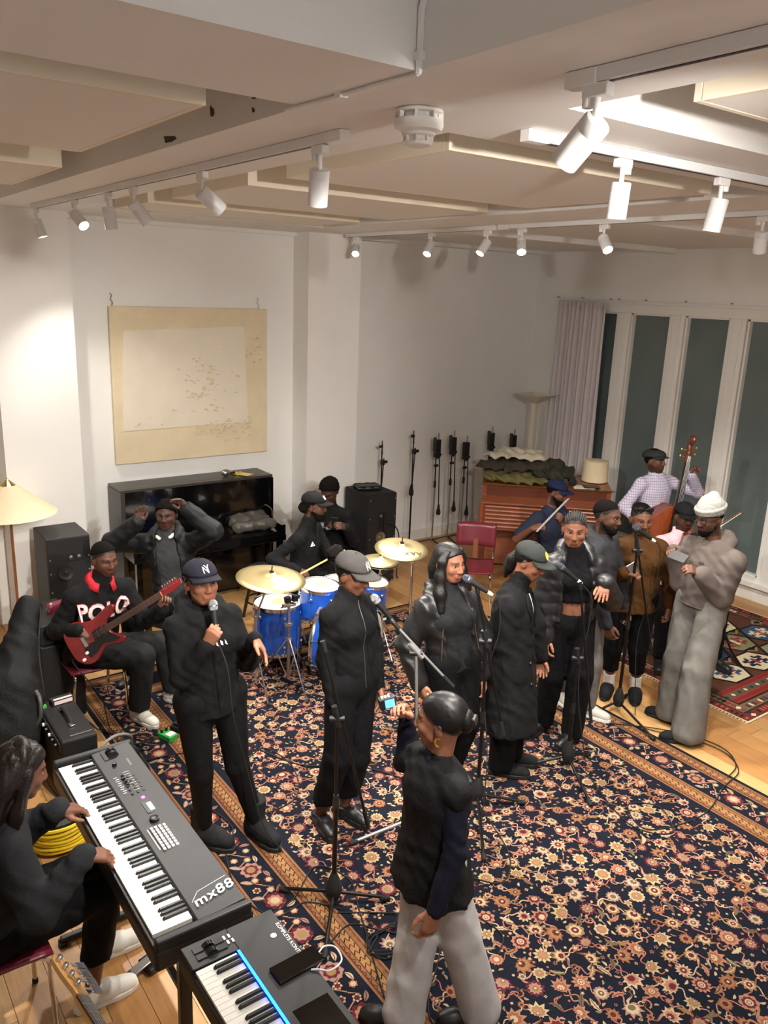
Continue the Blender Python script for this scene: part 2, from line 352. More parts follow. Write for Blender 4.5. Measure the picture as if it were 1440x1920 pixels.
SP = [
 ('white track spotlight at the far left end, lit face turned to the pier', (1.62, 6.68, ZB), (0.22, -0.10, -0.75), 0.35, 1, 110),
 ('white track spotlight second from the left end, glaring at the camera', (1.62, 5.69, ZB), (0.25, -0.85, -0.7), 1.0, 1, 80),
 ('white track spotlight third from the left end, pointing straight down', (1.62, 5.02, ZB), (0.12, 0.02, -1), 1.0, 1, 85),
 ('white track spotlight fourth from the left end, tilted right', (1.62, 4.59, ZB), (0.6, -0.05, -0.75), 1.1, 1, 80),
 ('white track spotlight on the long beam tilted steeply towards the drums', (1.62, 3.69, ZB), (0.85, 0.0, -0.62), 1.0, 1, 85),
 ('large white track spotlight left of the smoke detector', (1.62, 2.67, ZB), (0.15, 0.35, -1), 1.1, 1, 85),
 ('nearest white track spotlight, large at the top right, seen from behind', (1.62, 1.42, ZB), (0.0, 0.9, -0.75), 1.2, 1, 85),
 ('unlit-looking white track spotlight pointing straight down on the right cross beam', (2.52, 2.06, ZB), (0.05, 0.1, -1), 0.75, 0, 90),
 ('white track spotlight with glowing rim on the right cross beam', (3.14, 2.06, ZB), (-0.05, 0.15, -1), 0.85, 0, 95),
 ('glowing track spotlight on the far beam, first from the painting wall', (4.6, 6.88, ZB), (-0.6, -0.8, -0.8), 0.8, 1, 85),
 ('glowing track spotlight on the far beam, second from the painting wall', (4.6, 5.72, ZB), (-0.7, -0.3, -0.9), 0.9, 1, 85),
 ('glowing track spotlight on the far beam, third from the painting wall', (4.6, 5.02, ZB), (-0.7, 0.0, -0.9), 0.9, 1, 85),
 ('glowing track spotlight on the far beam, fourth from the painting wall', (4.6, 4.64, ZB), (-0.45, -0.55, -0.8), 0.9, 1, 85),
 ('glowing track spotlight on the far beam above the curtain', (4.6, 3.86, ZB), (-0.3, -0.75, -0.8), 1.1, 1, 90),
 ('glowing track spotlight at the right edge of the photo on the far beam', (4.6, 2.72, ZB), (0.35, 0.2, -0.9), 1.0, 1, 95),
]
for lab, p, d, w, ax, cone in SP: spot(lab, p, d, w, ax, cone)
# ================================================================ smooth implicit modelling (surface nets)
def smin(a, b, k):
    if k <= 0: return np.minimum(a, b)
    h = np.clip(0.5 + 0.5 * (b - a) / k, 0, 1); return b + (a - b) * h - k * h * (1 - h)
class S:
    """list of rounded primitives blended together; all numpy"""
    def __init__(s, k=0.02): s.p = []; s.k = k; s.lo = []; s.hi = []; s.post = []
    def _bb(s, pts, r): 
        P = np.atleast_2d(np.asarray(pts, float)); s.lo.append(P.min(0) - r); s.hi.append(P.max(0) + r)
    def cone(s, a, b, ra, rb=None, n=None, fl=1.0, k=None, op=1):
        """round cone a->b, optionally flattened by fl along unit axis n"""
        a = np.asarray(a, float); b = np.asarray(b, float); rb = ra if rb is None else rb
        if n is not None: n = unit(n)
        s.p.append(('c', a, b, ra, rb, n, fl, s.k if k is None else k, op))
        if op > 0: s._bb([a, b], max(ra, rb) * max(1, fl) + 0.03)
        return s
    def ell(s, c, r, R=None, k=None, op=1):
        c = np.asarray(c, float); r = np.asarray(r, float)
        s.p.append(('e', c, r, R, None, None, 1, s.k if k is None else k, op))
        if op > 0: s._bb([c], r.max() + 0.03)
        return s
    def chain(s, pts, rs, **kw):
        for i in range(len(pts) - 1): s.cone(pts[i], pts[i + 1], rs[i], rs[i + 1], **kw)
        return s
    def hem(s, p, n, k=0.006):
        """cut only what has been added so far"""
        s.p.append(('h', np.asarray(p, float), unit(n), None, None, None, 1, k, 1)); return s
    def plane(s, p, n, k=0.004):
        """cut away the side the normal points to"""
        s.post.append((np.asarray(p, float), unit(n), k)); return s
    def __call__(s, P):
        d = None
        for t, a, b, c, e, n, fl, k, op in s.p:
            if t == 'h':
                d = -smin(-d, -((P - a) @ b), k); continue
            if t == 'c':
                X = P
                A, B = a, b
                if n is not None:
                    X = P + np.outer((P - a) @ n, n) * (1 / fl - 1); B = b + ((b - a) @ n) * n * (1 / fl - 1)
                ab = B - A; L2 = ab @ ab; pa = X - A
                h = np.clip(pa @ ab / max(L2, 1e-12), 0, 1)
                dd = np.sqrt(((pa - np.outer(h, ab)) ** 2).sum(1)) - (c + (e - c) * h)
                if n is not None and fl < 1: dd = dd * (0.5 + 0.5 * fl)
            else:
                q = P - a
                if c is not None: q = q @ c
                u = q / b; l = np.sqrt((u ** 2).sum(1)); g = np.sqrt(((u / b) ** 2).sum(1))
                dd = l * (l - 1) / np.maximum(g, 1e-6)
            if d is None: d = dd
            elif op > 0: d = smin(d, dd, k)
            else: d = -smin(-d, dd, k)
        for p, n, k in s.post: d = -smin(-d, -((P - p) @ n), k)
        return d
    def bounds(s): return np.min(s.lo, 0), np.max(s.hi, 0)
_ED = [(0, 1), (2, 3), (4, 5), (6, 7), (0, 2), (1, 3), (4, 6), (5, 7), (0, 4), (1, 5), (2, 6), (3, 7)]
_CO = np.array([(i & 1, (i >> 1) & 1, (i >> 2) & 1) for i in range(8)], float)
def nets(fn, lo, hi, h):
    lo = np.asarray(lo, float) - h; n = np.ceil((np.asarray(hi, float) + h - lo) / h).astype(int) + 1
    ax = [lo[i] + h * np.arange(n[i]) for i in range(3)]
    G = np.stack(np.meshgrid(*ax, indexing='ij'), -1).reshape(-1, 3)
    D = fn(G).reshape(n); D[D == 0] = 1e-7; s = D < 0
    C = np.stack([D[a:n[0] - 1 + a, b:n[1] - 1 + b, c:n[2] - 1 + c] for a, b, c in _CO.astype(int)], 0)
    cnt = (C < 0).sum(0); act = (cnt > 0) & (cnt < 8)
    I = np.argwhere(act); Cv = C[:, act]; pos = np.zeros((len(I), 3)); w = np.zeros(len(I))
    for i, j in _ED:
        m = (Cv[i] < 0) != (Cv[j] < 0); t = np.where(m, Cv[i] / np.where(m, Cv[i] - Cv[j], 1), 0)
        pos += (m[:, None]) * (_CO[i] + t[:, None] * (_CO[j] - _CO[i])); w += m
    pos = lo + h * (I + pos / w[:, None])
    idx = -np.ones(np.array(n) - 1, int); idx[act] = np.arange(len(I)); Q = []
    for d in range(3):
        a, b = (d + 1) % 3, (d + 2) % 3
        s0 = np.take(s, range(0, n[d] - 1), d); s1 = np.take(s, range(1, n[d]), d)
        E = np.argwhere(s0 != s1); E = E[(E[:, a] > 0) & (E[:, b] > 0) & (E[:, a] < n[a] - 1) & (E[:, b] < n[b] - 1)]
        fl = s0[tuple(E.T)]
        def at(da, db): q = E.copy(); q[:, a] += da; q[:, b] += db; return idx[tuple(q.T)]
        q = np.stack([at(-1, -1), at(0, -1), at(0, 0), at(-1, 0)], 1)
        q[~fl] = q[~fl][:, ::-1]; Q.append(q)
    Q = np.concatenate(Q); Q = Q[(Q >= 0).all(1)]
    return pos, Q
def wob(P, amp, f, seed=0):
    """crease-like displacement field"""
    x, y, z = (P * f).T; s = seed * 1.7
    a = np.sin(x * .9 + z * .55 + 1.4 * np.sin(z * .45 + y * .3 + s) + s); b = np.sin(y * .9 - z * .7 + 1.3 * np.sin(x * .5 + z * .4 + 2 * s))
    return amp * (1.6 * np.abs(a) + 1.3 * np.abs(b) - 1.7)
def np_mesh(name, v, q, mats, smooth=True, cols=None):
    me = bpy.data.meshes.new(name); me.vertices.add(len(v)); me.vertices.foreach_set('co', np.asarray(v, np.float32).ravel())
    n = q.shape[1]; me.loops.add(len(q) * n); me.loops.foreach_set('vertex_index', q.astype(np.int32).ravel())
    me.polygons.add(len(q)); me.polygons.foreach_set('loop_start', np.arange(0, len(q) * n, n, dtype=np.int32))
    me.polygons.foreach_set('use_smooth', [smooth] * len(q)); me.update(calc_edges=True)
    for m in (mats if isinstance(mats, (list, tuple)) else [mats]): me.materials.append(m)
    if cols is not None:
        a = me.attributes.new('Col', 'FLOAT_COLOR', 'POINT'); a.data.foreach_set('color', np.c_[cols, np.ones(len(cols))].astype(np.float32).ravel())
    return me
def sdf_obj(name, s, h, m, parent=None, amp=0, f=10, seed=0, R=None, T=None, off=None, colfn=None, disp=None, zs=1.0):
    """mesh an implicit solid; R,T map its local space to the parent's space"""
    lo, hi = s.bounds()
    def fn(P):
        d = s(P)
        if amp: d = d + wob(P * np.array([1, 1, zs]), amp, f, seed)
        if disp: d = d + disp(P)
        return d
    v, q = nets(fn, lo, hi, h)
    cols = colfn(v) if colfn else None
    if R is not None: v = v @ R.T
    if T is not None: v = v + T
    if off is not None: v = v - off
    o = bpy.data.objects.new(name, np_mesh(name, v, q, m, cols=cols)); COL.objects.link(o)
    if parent: o.parent = parent
    return o
def project(s, P, d, it=40, off=0.002):
    """slide points along direction d until they touch the implicit surface"""
    P = np.array(P, float); d = unit(d)
    for _ in range(it): P += np.outer(np.clip(s(P), -0.03, 0.03) * 0.8, d)
    return P - d * off
# ================================================================ RUGS
m_rug = mat('rug_wool', (60, 50, 45), 0.95, attr=True, var=0.18, scale=260, bump=0.3, bscale=500, spec=0.1)
class Flat:
    """coloured flat polygons on a rug, each layer a fraction of a millimetre higher"""
    def __init__(s): s.v = []; s.f = []; s.c = []
    def poly(s, pts, z, col):
        o = len(s.v); s.v += [(x, y, z) for x, y in pts]; s.f.append(tuple(range(o, o + len(pts)))); s.c.append(rgb(col))
    def fan(s, c, pts, z, col):
        o = len(s.v); s.v.append((c[0], c[1], z)); s.v += [(x, y, z) for x, y in pts]; n = len(pts)
        for i in range(n): s.f.append((o, o + 1 + i, o + 1 + (i + 1) % n)); s.c.append(rgb(col))
    def ribbon(s, pts, w, z, col):
        P = np.array(pts); T = np.gradient(P, axis=0); T /= np.linalg.norm(T, axis=1)[:, None] + 1e-9; Nn = np.c_[-T[:, 1], T[:, 0]]
        o = len(s.v); n = len(P)
        for i in range(n):
            for sg in (-1, 1): a = P[i] + sg * Nn[i] * w / 2; s.v.append((a[0], a[1], z))
        for i in range(n - 1): s.f.append((o + 2 * i, o + 2 * i + 2, o + 2 * i + 3, o + 2 * i + 1)); s.c.append(rgb(col))
    def rect(s, x0, y0, x1, y1, z, col): s.poly([(x0, y0), (x1, y0), (x1, y1), (x0, y1)], z, col)
    def build(s, name, parent):
        me = bpy.data.meshes.new(name); me.from_pydata(s.v, [], s.f); me.update()
        # face the pile upwards
        bm = bmesh.new(); bm.from_mesh(me)
        for f in bm.faces:
            f.normal_update()
            if f.normal.z < 0: f.normal_flip()
        bm.to_mesh(me); bm.free()
        a = me.attributes.new('Col', 'FLOAT_COLOR', 'FACE'); a.data.foreach_set('color', np.c_[np.array(s.c), np.ones(len(s.c))].astype(np.float32).ravel())
        me.materials.append(m_rug); o = bpy.data.objects.new(name, me); COL.objects.link(o); o.parent = parent; return o
CREAM, PEACH, RUST, CRIM, GOLD, OLIV, PINK, NAVY = (168, 146, 118), (148, 104, 84), (128, 80, 56), (84, 34, 38), (130, 102, 68), (88, 82, 62), (138, 106, 94), (21, 23, 33)
PALE = (162, 144, 110)
def rosette(F, c, r, rot, cols, pet, z, depth=0.3, ring=3):
    for i in range(ring):
        rr = r * (1 - i * 0.3); n = pet * 4; pts = []
        for k in range(n):
            t = rot + 2 * PI * k / n; q = rr * (1 - depth * (1 if i < 2 else .3) * (0.5 + 0.5 * math.cos(pet * (t - rot) + PI * i)))
            pts.append((c[0] + q * math.cos(t), c[1] + q * math.sin(t)))
        F.fan(c, pts, z + 0.00025 * i, cols[i % len(cols)])
def palmette(F, c, r, rot, cols, z):
    """fan-shaped flower with pointed sepals"""
    ca, sa = math.cos(rot), math.sin(rot)
    def tr(p): return (c[0] + p[0] * ca - p[1] * sa, c[1] + p[0] * sa + p[1] * ca)
    for i, sc in enumerate((1, .72, .42)):
        pts = []; n = 22
        for k in range(n):
            t = 2 * PI * k / n; q = r * sc * (0.62 + 0.38 * math.cos(t)) * (1 + (0.22 if i == 0 else .1) * (1 if k % 2 else -1)); pts.append(tr((q * math.cos(t) * 1.15, q * math.sin(t) * 1.25)))
        F.fan(tr((r * .12, 0)), pts, z + 0.00025 * i, cols[i % len(cols)])
def leaf(F, c, L, w, rot, col, vein, z, bend=0.3, serr=0):
    n = 9; a = []; b = []
    for i in range(n):
        t = i / (n - 1); x = L * (t - .5); y0 = bend * L * (t - .5) ** 2; hw = w * math.sin(PI * t) ** .8 * (1 + serr * (1 if i % 2 else -1))
        a.append((x, y0 + hw)); b.append((x, y0 - hw))
    ca, sa = math.cos(rot), math.sin(rot); tr = lambda p: (c[0] + p[0] * ca - p[1] * sa, c[1] + p[0] * sa + p[1] * ca)
    F.poly([tr(p) for p in a + b[::-1]], z, col)
    F.ribbon([tr((L * (t - .5) * .8, bend * L * (t - .5) ** 2)) for t in np.linspace(0, 1, 5)], w * .35, z + 0.0003, vein)
GRID = {}
def scatter(x0, x1, y0, y1, dmin, n, taken, rr, cell=.11):
    out = []
    for _ in range(n):
        p = (rr.uniform(x0, x1), rr.uniform(y0, y1)); ci, cj = int(p[0] // cell), int(p[1] // cell)
        if all((p[0] - t[0]) ** 2 + (p[1] - t[1]) ** 2 > (dmin + t[2]) ** 2 for i in (-1, 0, 1) for j in (-1, 0, 1) for t in GRID.get((ci + i, cj + j), ())):
            GRID.setdefault((ci, cj), []).append((*p, dmin)); out.append(p)
    return out
RX0, RX1, RY0, RY1 = 1.45, 4.76, 0.1, 6.02
rug = thing('persian_rug', 'large navy persian rug with an all-over floral pattern under the singers and drums', 'rug', ((RX0 + RX1) / 2, (RY0 + RY1) / 2, 0))
hx, hy = (RX1 - RX0) / 2, (RY1 - RY0) / 2
MB().bb((-hx, -hy, 0), (hx, hy, 0.006)).build('ground_weave', mat('rug_ground', NAVY, 0.95, var=0.2, scale=90, bump=0.3, bscale=500, spec=0.1), rug, smooth=False)
F = Flat(); rr = random.Random(3); zb = 0.0066
def frame_band(i0, i1, z, col):
    F.rect(-hx + i0, -hy + i0, hx - i0, -hy + i1, z, col); F.rect(-hx + i0, hy - i1, hx - i0, hy - i0, z, col)
    F.rect(-hx + i0, -hy + i1, -hx + i1, hy - i1, z, col); F.rect(hx - i1, -hy + i1, hx - i0, hy - i1, z, col)
TAN, BRN = (158, 118, 76), (84, 50, 36)
for b0, b1 in ((0.03, 0.13), (0.33, 0.46)):
    frame_band(b0, b1, zb, (124, 88, 58)); frame_band(b0 + .012, b0 + .02, zb + .0003, BRN); frame_band(b1 - .02, b1 - .012, zb + .0003, BRN)
    mid = (b0 + b1) / 2; hw = (b1 - b0) * .2
    frame_band(mid - hw, mid + hw, zb + .0002, (146, 108, 68)); frame_band(mid - hw, mid - hw + .004, zb + .0005, (60, 36, 30)); frame_band(mid + hw - .004, mid + hw, zb + .0005, (60, 36, 30))
    y = -hy + .5; kk = 0
    while y < hy - .5:
        for sx in (-1, 1):
            X = sx * (hx - mid); t = hw * .8
            F.ribbon([(X - t, y), (X - t * .2, y + .022), (X + t * .2, y - .004), (X + t, y + .018)], .008, zb + .0007, (40, 28, 34) if kk % 3 else CRIM)
            F.ribbon([(X - hw * 1.9, y), (X - hw * 1.3, y + .02), (X - hw * 1.9, y + .04)], .006, zb + .0006, CRIM); F.ribbon([(X + hw * 1.9, y), (X + hw * 1.3, y + .02), (X + hw * 1.9, y + .04)], .006, zb + .0006, (120, 74, 50))
        y += .045; kk += 1
# main border flowers
for sx in (-1, 1):
    y = -hy + .3; k = 0
    while y < hy - .2:
        X = sx * (hx - .23)
        if k % 2 == 0: rosette(F, (X, y), .062, rr.random(), [(CRIM, PINK, GOLD), (CRIM, PEACH, CREAM), (PINK, CRIM, GOLD)][k // 2 % 3], 8, zb + .0006, .2)
        else:
            for q in range(4): t = q * PI / 2 + .4; rosette(F, (X + .05 * math.cos(t), y + .055 * math.sin(t)), .024, rr.random(), rr.choice([(PEACH, CREAM), (RUST, CREAM), (CREAM, CRIM), (OLIV, CREAM)]), 6, zb + .0006, .3, 2)
        F.ribbon([(X, y), (X + sx * .05, y + .05), (X - sx * .04, y + .1), (X, y + .13)], .008, zb + .0003, PEACH)
        leaf(F, (X + sx * .065, y + .06), .07, .014, rr.uniform(0, 3), rr.choice([OLIV, PINK, GOLD]), CREAM, zb + .0005); leaf(F, (X - sx * .06, y + .07), .06, .012, rr.uniform(0, 3), rr.choice([RUST, PINK, CREAM]), CRIM, zb + .0005)
        y += .135; k += 1
# field
fx, fy = hx - .48, hy - .48; taken = []
big = scatter(-fx + .05, fx - .05, -fy + .05, fy - .05, .046, 9000, taken, rr)
med = scatter(-fx + .03, fx - .03, -fy + .03, fy - .03, .026, 16000, taken, rr)
sml = scatter(-fx + .02, fx - .02, -fy + .02, fy - .02, .0115, 16000, taken, rr)
allp = np.array(big + med)
for i, p in enumerate(big + med):
    d = np.hypot(*(allp - np.array(p)).T); nb = np.argsort(d)[1:4]
    for j in nb[:2 if i % 2 else 3]:
        q = allp[j]
        if d[j] > .26: continue
        a = np.array(p); n = np.array([-(q - a)[1], (q - a)[0]]); s = rr.choice([-1, 1]) * rr.uniform(.25, .5)
        F.ribbon(bez([a, a + (q - a) * .3 + n * s * .5, a + (q - a) * .7 - n * s * .35, q], 5), rr.uniform(.0045, .007), zb, rr.choice([PEACH, PEACH, CREAM, RUST, (170, 120, 100), (150, 90, 84)]))
BC = [(PEACH, RUST, CREAM), (GOLD, CREAM, CRIM), (PALE, GOLD, PEACH), (CRIM, PINK, GOLD), (PEACH, CRIM, CREAM), (CREAM, PEACH, CRIM), (RUST, GOLD, CRIM), (PINK, CREAM, OLIV)]
for p in big:
    c = rr.choice(BC); r = rr.uniform(.034, .050)
    if rr.random() < .5: palmette(F, p, r * 1.1, rr.uniform(0, 6.3), c, zb + .0006)
    else: rosette(F, p, r, rr.random(), c, rr.choice([8, 10, 12]), zb + .0006, rr.uniform(.15, .4))
    if rr.random() < .7: rosette(F, p, r * .25, 0, (CRIM, CREAM), 6, zb + .0014, .2, 2)
for p in med:
    u = rr.random()
    if u < .45: leaf(F, p, .078, .012, rr.uniform(0, 6.3), rr.choice([OLIV, GOLD, PEACH, PALE]), rr.choice([CREAM, CRIM, RUST]), zb + .0006, rr.uniform(-.8, .8), .22)
    elif u < .6:
        t0 = rr.uniform(0, 6.3); F.ribbon([(p[0] + .028 * (1 - s * .12) * math.cos(t0 + s), p[1] + .028 * (1 - s * .12) * math.sin(t0 + s)) for s in np.linspace(0, 4.4, 9)], .008, zb + .0006, rr.choice([PEACH, RUST, CREAM]))
    else: rosette(F, p, rr.uniform(.019, .027), rr.random(), rr.choice(BC), rr.choice([5, 6, 8]), zb + .0006, .4)
for p in sml:
    u = rr.random()
    if u < .55: rosette(F, p, rr.uniform(.008, .0125), rr.random() * 3, rr.choice([(PEACH, CREAM), (CREAM, RUST), (PINK, CRIM), (CRIM, PEACH), (GOLD, CREAM), (OLIV, PALE)]), rr.choice([4, 5, 6]), zb + .0006, .45, 2)
    else: leaf(F, p, rr.uniform(.022, .036), .0065, rr.uniform(0, 6.3), rr.choice([PEACH, CREAM, OLIV, CRIM, GOLD]), CREAM, zb + .0006, .5)
F.build('floral_pattern', rug)['kind'] = 'stuff'
# ---- second rug: caucasian, angular
QX0, QX1, QY0, QY1 = 5.53, 7.70, 2.78, 5.4
rug2 = thing('caucasian_rug', 'smaller worn rug with blue and red hexagon medallions near the windows', 'rug', ((QX0 + QX1) / 2, (QY0 + QY1) / 2, 0))
hx, hy = (QX1 - QX0) / 2, (QY1 - QY0) / 2
MB().bb((-hx, -hy, 0), (hx, hy, 0.005)).build('ground_weave', mat('rug2_ground', (92, 62, 48), 0.95, var=0.2, scale=90, bump=0.3, bscale=500, spec=0.1), rug2, smooth=False)
F = Flat(); zb = .0056
RED, DRED, BLUE, DBLU, SAGE, IVO, DK, CORAL = (150, 54, 50), (96, 30, 34), (58, 82, 110), (36, 48, 70), (138, 140, 104), (222, 206, 172), (42, 30, 28), (196, 84, 66)
def fb(i0, i1, z, col, j0=None, j1=None):
    j0 = i0 if j0 is None else j0; j1 = i1 if j1 is None else j1
    F.rect(-hx + i0, -hy + j0, hx - i0, -hy + j1, z, col); F.rect(-hx + i0, hy - j1, hx - i0, hy - j0, z, col)
    F.rect(-hx + i0, -hy + j1, -hx + i1, hy - j1, z, col); F.rect(hx - i1, -hy + j1, hx - i0, hy - j1, z, col)
fb(0, .018, zb, IVO); fb(.02, .10, zb, (104, 52, 46)); fb(.10, .112, zb, DK); fb(.112, .2, zb, (120, 96, 74)); fb(.2, .215, zb, DK)
for w in (.02, .04, .06): pass
y = -hy + .24
F.rect(-hx + .22, -hy + .225, hx - .22, -hy + .285, zb, RED); F.rect(-hx + .22, -hy + .285, hx - .22, -hy + .36, zb, (98, 82, 66)); F.rect(-hx + .22, -hy + .36, hx - .22, -hy + .41, zb, RED)
k = 0; x = -hx + .23
while x < hx - .23:
    for yy in (.255, .385): F.rect(x, -hy + yy - .018, x + .008, -hy + yy + .018, zb + .0005, DRED)
    if k % 4 == 0: F.poly([(x - .02, -hy + .322), (x, -hy + .30), (x + .02, -hy + .322), (x, -hy + .345)], zb + .0005, IVO if k % 8 else DBLU)
    x += .022; k += 1
t = -hy + .04
while t < hy - .04:
    for sx in (-1, 1):
        F.rect(sx * (hx - .06) - .018, t, sx * (hx - .06) + .018, t + .02, zb + .0005, DK if int(t * 40) % 2 else CORAL)
        F.poly([(sx * (hx - .155) - .03, t + .012), (sx * (hx - .155), t - .01), (sx * (hx - .155) + .03, t + .012), (sx * (hx - .155), t + .034)], zb + .0005, rr.choice([IVO, RED, DBLU, DK]))
    t += .042
x = -hx + .24
while x < hx - .24:
    F.rect(x, -hy + .045, x + .02, -hy + .085, zb + .0005, DK if int(x * 40) % 2 else CORAL); F.rect(x, -hy + .13, x + .022, -hy + .175, zb + .0005, rr.choice([IVO, RED, DBLU])); x += .042
def hexm(cx, cy, w, h, cols):
    for i, s in enumerate((1, .86, .8)):
        a, b = w * s, h * s
        F.poly([(cx - a, cy), (cx - a * .55, cy - b), (cx + a * .55, cy - b), (cx + a, cy), (cx + a * .55, cy + b), (cx - a * .55, cy + b)], zb + .0004 * (i + 1), cols[i])
    # stepped hooked figure inside
    for sx in (-1, 1):
        for (x0, y0, x1, y1) in ((.08, -.12, .30, .12), (.30, -.34, .44, .34), (.44, .1, .58, .34), (.44, -.34, .58, -.1), (.16, .2, .3, .5), (.16, -.5, .3, -.2)):
            F.rect(cx + sx * x0 * w, cy + y0 * h, cx + sx * x1 * w, cy + y1 * h, zb + .0018, cols[3])
        F.rect(cx + sx * .34 * w, cy - .1 * h, cx + sx * .4 * w, cy + .1 * h, zb + .0022, cols[4])
    F.rect(cx - .08 * w, cy - .3 * h, cx + .08 * w, cy + .3 * h, zb + .002, cols[4])
SCH = [(DK, SAGE, (146, 148, 110), CORAL, IVO), (DK, BLUE, (50, 74, 104), IVO, RED), (DK, IVO, (214, 198, 164), BLUE, CORAL), (DK, SAGE, (128, 132, 98), RED, IVO), (DK, IVO, (218, 204, 170), DBLU, RED), (DK, BLUE, (64, 88, 112), IVO, CORAL)]
nx, ny = 4, 6; cw = (2 * hx - .46) / nx; ch = (2 * hy - .66) / ny
for j in range(ny + 1):
    for i in range(nx + (j % 2 == 0)):
        cx = -hx + .23 + cw * (i + (.0 if j % 2 == 0 else .5)); cy = -hy + .45 + ch * (j + .4)
        if abs(cx) > hx - .3 and j % 2 == 0: 
            continue
        hexm(cx, min(cy, hy - .3), cw * .53, ch * .5, SCH[(i * 2 + j * 5) % 6])
        F.poly([(cx + cw * .5 - .09, cy + ch * .5), (cx + cw * .5, cy + ch * .5 - .06), (cx + cw * .5 + .09, cy + ch * .5), (cx + cw * .5, cy + ch * .5 + .06)], zb + .0004, (150, 128, 96))
        F.poly([(cx + cw * .5 - .05, cy + ch * .5), (cx + cw * .5, cy + ch * .5 - .033), (cx + cw * .5 + .05, cy + ch * .5), (cx + cw * .5, cy + ch * .5 + .033)], zb + .0008, DK)
F.build('geometric_pattern', rug2)['kind'] = 'stuff'
fr = MB()
y = -hy
for i in range(90): fr.box((-hx - .008, -hy + (i + .5) * 2 * hy / 90, .003), (.02, .012, .004)); 
o = fr.build('fringe', mat('rug_fringe', (214, 200, 172), 0.95), rug2, smooth=False); o['kind'] = 'stuff'
# ================================================================ WALL THINGS
def text_on(name, txt, size, m, parent, T, R, **kw):
    v, f = textmesh(txt, size, **kw); return MB(R, T).add(v, f).build(name, m, parent, smooth=False)
m_canvas = mat('canvas_beige', (222, 205, 172), 0.85, var=0.06, scale=6, bump=0.35, bscale=45)
m_plast = mat('plaster_offwhite', (226, 216, 196), 0.8, var=0.05, scale=5, bump=0.5, bscale=22)
m_flake = mat('plaster_flake', (214, 198, 166), 0.85, var=0.2, scale=60, bump=0.6, bscale=90)
pa = thing('abstract_painting', 'large square cream relief painting hanging above the black piano', 'painting', (3.145, 7.495, 1.385))
MB().bb((-.785, -.055, 0), (.785, -.012, 1.44)).build('canvas', m_canvas, pa, smooth=False, bevel=0.006)
MB().prism([(-.71, .315), (.566, .328), (.527, 1.27), (-.676, 1.226)][::1], 0, .006, R=np.array([[1., 0, 0], [0, 0, -1], [0, 1, 0]]), c=(0, -.055, 0)).build('plaster_field', m_plast, pa, smooth=False)
fl = MB(); rf = random.Random(5)
for i in range(150):
    g = rf.random()
    if g < .4: x, z = rf.gauss(.12, .14), rf.gauss(.72, .12)
    elif g < .75: x, z = rf.uniform(.0, .6), rf.gauss(.28, .05)
    elif g < .88: x, z = rf.gauss(.63, .05), rf.gauss(1.05, .12)
    else: x, z = rf.uniform(-.6, .6), rf.uniform(.25, .5)
    x = max(-.74, min(.74, x)); z = max(.04, min(1.4, z)); r = rf.uniform(.006, .022); n = 6
    fl.prism([(r * rf.uniform(.4, 1.3) * math.cos(t) * 1.6, r * rf.uniform(.3, .9) * math.sin(t)) for t in np.arange(n) * 2 * PI / n], -.002, rf.uniform(.003, .008), R=np.array([[1., 0, 0], [0, 0, -1], [0, 1, 0]]) @ rotz(rf.uniform(-.6, .6)), c=(x, -.060, z))
fl.build('paint_relief', m_flake, pa)['kind'] = 'stuff'
for x in (-.75, .70):
    MB().tube([(x, -.02, 1.43), (x + .012, -.02, 1.47), (x - .004, -.012, 1.50), (x + .01, -.008, 1.53), (x - .005, -.006, 1.55)], .005).build('hanging_hook', m_steel, pa)
# curtain
cu = thing('curtain', 'floor-length pale lilac-grey curtain gathered beside the windows', 'curtain', (7.93, 6.88, 0))
m_curt = mat('curtain_cloth', (212, 204, 204), 0.9, var=0.05, scale=30, bump=0.2, bscale=300, sheen=0.3)
ny_, nz_ = 150, 14; vs = []; fs = []
for j in range(nz_):
    tz = j / (nz_ - 1); z = 3.0 - 2.85 * tz
    for i in range(ny_):
        u = i / (ny_ - 1); ph = u * 2 * PI * 11; A = .022 + .025 * tz
        vs.append((A * math.sin(ph + .5 * math.sin(3 * u * 6 + tz * 2)) + .012 * math.sin(ph * .37 + 2), (.37 - u * .74) * (1 + .06 * tz) + .02 * math.sin(ph * .5) * tz, z))
for j in range(nz_ - 1):
    for i in range(ny_ - 1): a = j * ny_ + i; fs.append((a, a + 1, a + ny_ + 1, a + ny_))
c_o = MB().add(vs, fs).build('cloth', m_curt, cu, ang=80); sm = c_o.modifiers.new('solid', 'SOLIDIFY'); sm.thickness = .004
hd = MB()
for i in range(23): hd.box((0, .36 - i * .0325, 2.985), (.02, .012, .06))
hd.build('heading_pleats', m_curt, cu)['kind'] = 'stuff'
cr = thing('curtain_rail', 'thin curtain rail with small brackets over the windows', 'curtain rail', (8.0, 5.4, 3.035))
MB().tube([(0, -2.6, 0), (0, 1.98, 0)], .006).build('rod', m_white, cr)
for y in (1.95, 1.55, 1.12, 1.0, .62, 0.1, -.45, -1.0, -1.6): MB().box((.015, y, .012), (.03, .014, .018)).build('bracket', m_steel, cr, smooth=False)
